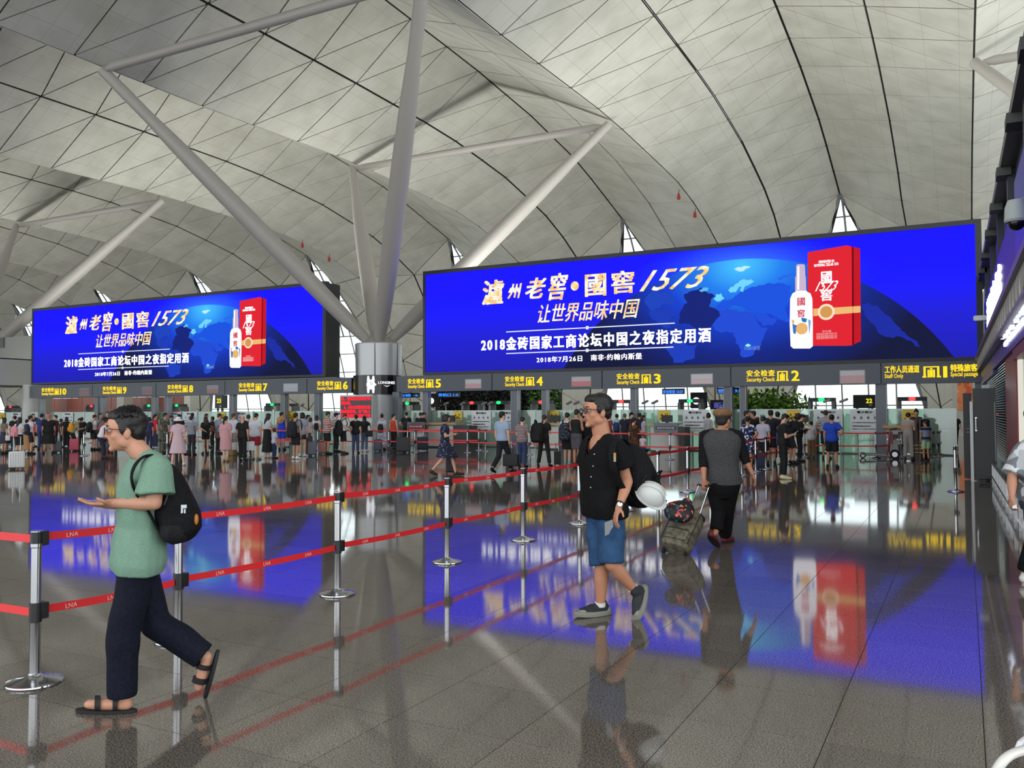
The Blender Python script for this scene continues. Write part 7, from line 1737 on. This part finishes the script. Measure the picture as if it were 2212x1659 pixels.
# his suitcase
W_ = (RH*.90-FH*.43).normalized(); B0 = J(1459, 1182, 9.62); B1 = J(1500, 1096, 9.98); a_ = (B1-B0).normalized(); W_ = (W_-a_*W_.dot(a_)).normalized(); N_ = a_.cross(W_).normalized()
if N_.dot(FW) > 0: N_ = -N_
GREYC = ramp_mat('noise', [(92, 86, 72), (112, 106, 90), (74, 68, 58)], 16, .75, [0, .45, .62], interp='LINEAR', detail=5)
tt = thing('suitcase', 'worn grey soft suitcase tilted on its wheels behind the man in the flat cap', 'suitcase', fl(1462, 1194))
LL = .50; hw, hn = .165, .11
rs_ = []
for q, e in ((0.0, .82), (.02, .95), (.05, 1.0), (.25, 1.03), (.45, 1.0), (.49, .95), (.51, .8)):
    rs_.append([B0+a_*(q-.03)+W_*hw*e*math.copysign(abs(math.cos(x))**.35, math.cos(x))+N_*hn*e*math.copysign(abs(math.sin(x))**.35, math.sin(x)) for x in [2*PI*(k+.5)/28 for k in range(28)]])
g = G().rings(rs_); me = remesh(g, .010, 2); wrinkle(me, .0025, 22, 77); child_w('shell', me, GREYC, tt)
fc = lambda w, l, n: B0+a_*l+W_*w+N_*n
g = G(); pl = [(-.13, .03), (.13, .03), (.135, .14), (.12, .16), (-.12, .16), (-.135, .14)]
child_w('front_pocket', remesh(G().add([fc(x, y, hn-.01) for x, y in pl]+[fc(x*.94, y, hn+.028) for x, y in pl], [tuple(range(6)), tuple(reversed(range(6, 12)))]+[(i, 6+i, 6+(i+1) % 6, (i+1) % 6) for i in range(6)]), .008, 2), GREYC, tt)
PIPE = mat((40, 36, 32), .7)
child_w('piping', G().tube([fc(-hw*.96, .0, hn*.98), fc(-hw*.99, .25, hn), fc(-hw*.96, .46, hn*.98)], .006, 6).tube([fc(hw*.96, .0, hn*.98), fc(hw*.99, .25, hn), fc(hw*.96, .46, hn*.98)], .006, 6), PIPE, tt)
child_w('pocket_zip', G().tube([fc(-.125, .155, hn+.03), fc(0, .165, hn+.034), fc(.125, .155, hn+.03)], .006, 6), PIPE, tt)
for sx in (-1, 1):
    wc = B0-a_*.045+W_*sx*(hw-.03)-N_*(hn-.06); wc.z = .034; child_w('wheel', G().tube([wc-W_*.014, wc+W_*.014], .034, 16), BLACKM, tt)
    child_w('wheel_guard', G().tube([wc+UZ*.01, B0+a_*.01+W_*sx*(hw-.03)-N_*(hn-.05)], .022, 8), PIPE, tt)
gr = J(1520, 1051, z0-.12); ta, tb = fc(-.07, LL-.02, -hn*.7), fc(.07, LL-.02, -hn*.7)
child_w('pull_rod', G().tube([ta, gr-W_*.062], .008, 8), STEEL, tt); child_w('pull_rod', G().tube([tb, gr+W_*.062], .008, 8), STEEL, tt)
child_w('grip', G().tube([gr-W_*.08, gr-W_*.06+UZ*.012, gr+W_*.06+UZ*.012, gr+W_*.08], .012, 10), BLACK, tt)
child_w('top_flap', remesh(G().ell(fc(.08, LL-.02, -.02), W_*.10, N_*.09, a_*.04), .01, 2), mat((22, 22, 24), .8), tt)
bc = J(1467, 1104, 9.66); tt = thing('drawstring_bag', 'black bag with colourful scribble print resting on the worn suitcase', 'bag', bc)
CB = ramp_mat('voronoi', [(14, 16, 22), (18, 20, 28), (196, 60, 80), (14, 16, 24), (40, 90, 110), (16, 18, 24), (206, 120, 70), (16, 16, 22)], 34, .6, [0, .30, .36, .42, .55, .6, .72, .77])
g = G().ell((0, 0, 0), W_*.165, N_*.10, a_*.155, 18, 12); me = remesh(g, .01, 2); wrinkle(me, .010, 14, 90); link('bag', me, CB, tt)
g = G().ell(a_*.14+W_*.05, W_*.06, N_*.06, a_*.045, 12, 8); me = remesh(g, .01, 1); wrinkle(me, .006, 30, 91); link('gathered_top', me, CB, tt)

# ---------------------------------------------------------------- 4: man at the right edge in a grey geometric shirt
z0 = 7.95; fw4 = (FH*.35+RH*.94).normalized(); lat = fw4.cross(UZ)
j = {'pelvis': J(2240, 1082, z0), 'neck': J(2236, 955, z0), 'chest': J(2238, 1020, z0), 'fwd': fw4}
j['shR'] = j['neck']+lat*.18-UZ*.07; j['shL'] = j['neck']-lat*.0+(-RH*.14-FH*.06)-UZ*.07
j['shR'] = j['neck']+(RH*.14+FH*.10)-UZ*.07
j['elL'], j['wrL'] = J(2186, 1030, z0-.10), J(2186, 1072, z0-.16); j['elR'], j['wrR'] = J(2285, 1030, z0+.1), J(2300, 1075, z0)
j['hipL'], j['hipR'] = j['pelvis']-lat*.0-UZ*.05-RH*.05-FH*.06, j['pelvis']-UZ*.05+RH*.05+FH*.06
j['knL'], j['anL'] = J(2235, 1165, z0-.1), J(2216, 1232, z0-.06); j['heelL'], j['toeL'] = J(2207, 1240, z0-.06), J(2260, 1245, z0-.06)
j['knR'], j['anR'] = J(2270, 1165, z0+.1), J(2290, 1240, z0+.1); j['heelR'], j['toeR'] = J(2285, 1250, z0+.1), J(2330, 1250, z0+.1)
for k in ('heelL', 'toeL', 'heelR', 'toeR'): j[k].z = .045
for k in ('anL', 'anR'): j[k].z = .10
j['handL'] = (-UZ, RH+FH*.2, 1.1, -1); j['hr'] = frame_from(fw4); j['head'] = J(2240, 905, z0)
t = make_figure('man in a grey white geometric shirt and black trousers cropped at the right edge', j, 1.05, 1.08, bumpy_skin((190, 136, 110)), .009)
GEO = ramp_mat('voronoi', [(212, 214, 218), (176, 180, 186), (116, 120, 128), (62, 66, 76)], 13, .75, [0, .42, .62, .80])
me = remesh(shirt_geo(j, 1.0, .92, -.14, .026, 1.08, 1.0, 0, 0, .98, .018), .012, 2); nk = j['neck']; me = cut_faces(me, lambda c: (c-nk).length < .09 and c.z > nk.z-.01); wrinkle(me, .003, 15, 95, .6); child_w('shirt', me, GEO, t)
me = remesh(pants_geo(j, 1.0, .96, .018, 1.05, .016, .1), .012, 2); wrinkle(me, .003, 14, 96, .8); child_w('trousers', me, fabric((11, 11, 13), (16, 16, 18), 40), t)
child_w('hair', remesh(hair_geo(j, 1.03, 'short'), .009, 1), HAIR, t)
for S in 'LR':
    me = remesh(shoe_geo(j, S, 1.05, .010)[0], .009, 2)
    for v_ in me.vertices: v_.co.z = max(v_.co.z, .002)
    child_w('shoe', me, mat((216, 216, 210), .6), t)
wc = j['wrL']-UZ*.09; tt = thing('paper_scrap', 'small white paper in the fist of the man at the right edge', 'paper', wc)
child_w('sheet', G().obox(wc-FH*.035, RH*.018+UZ*.008, UZ*.012, FH*.003).obox(wc-FH*.04-UZ*.01, RH*.02, UZ*.006, FH*.003), mat((228, 228, 226), .6), tt)
bpy.data.scenes.remove(TMP)
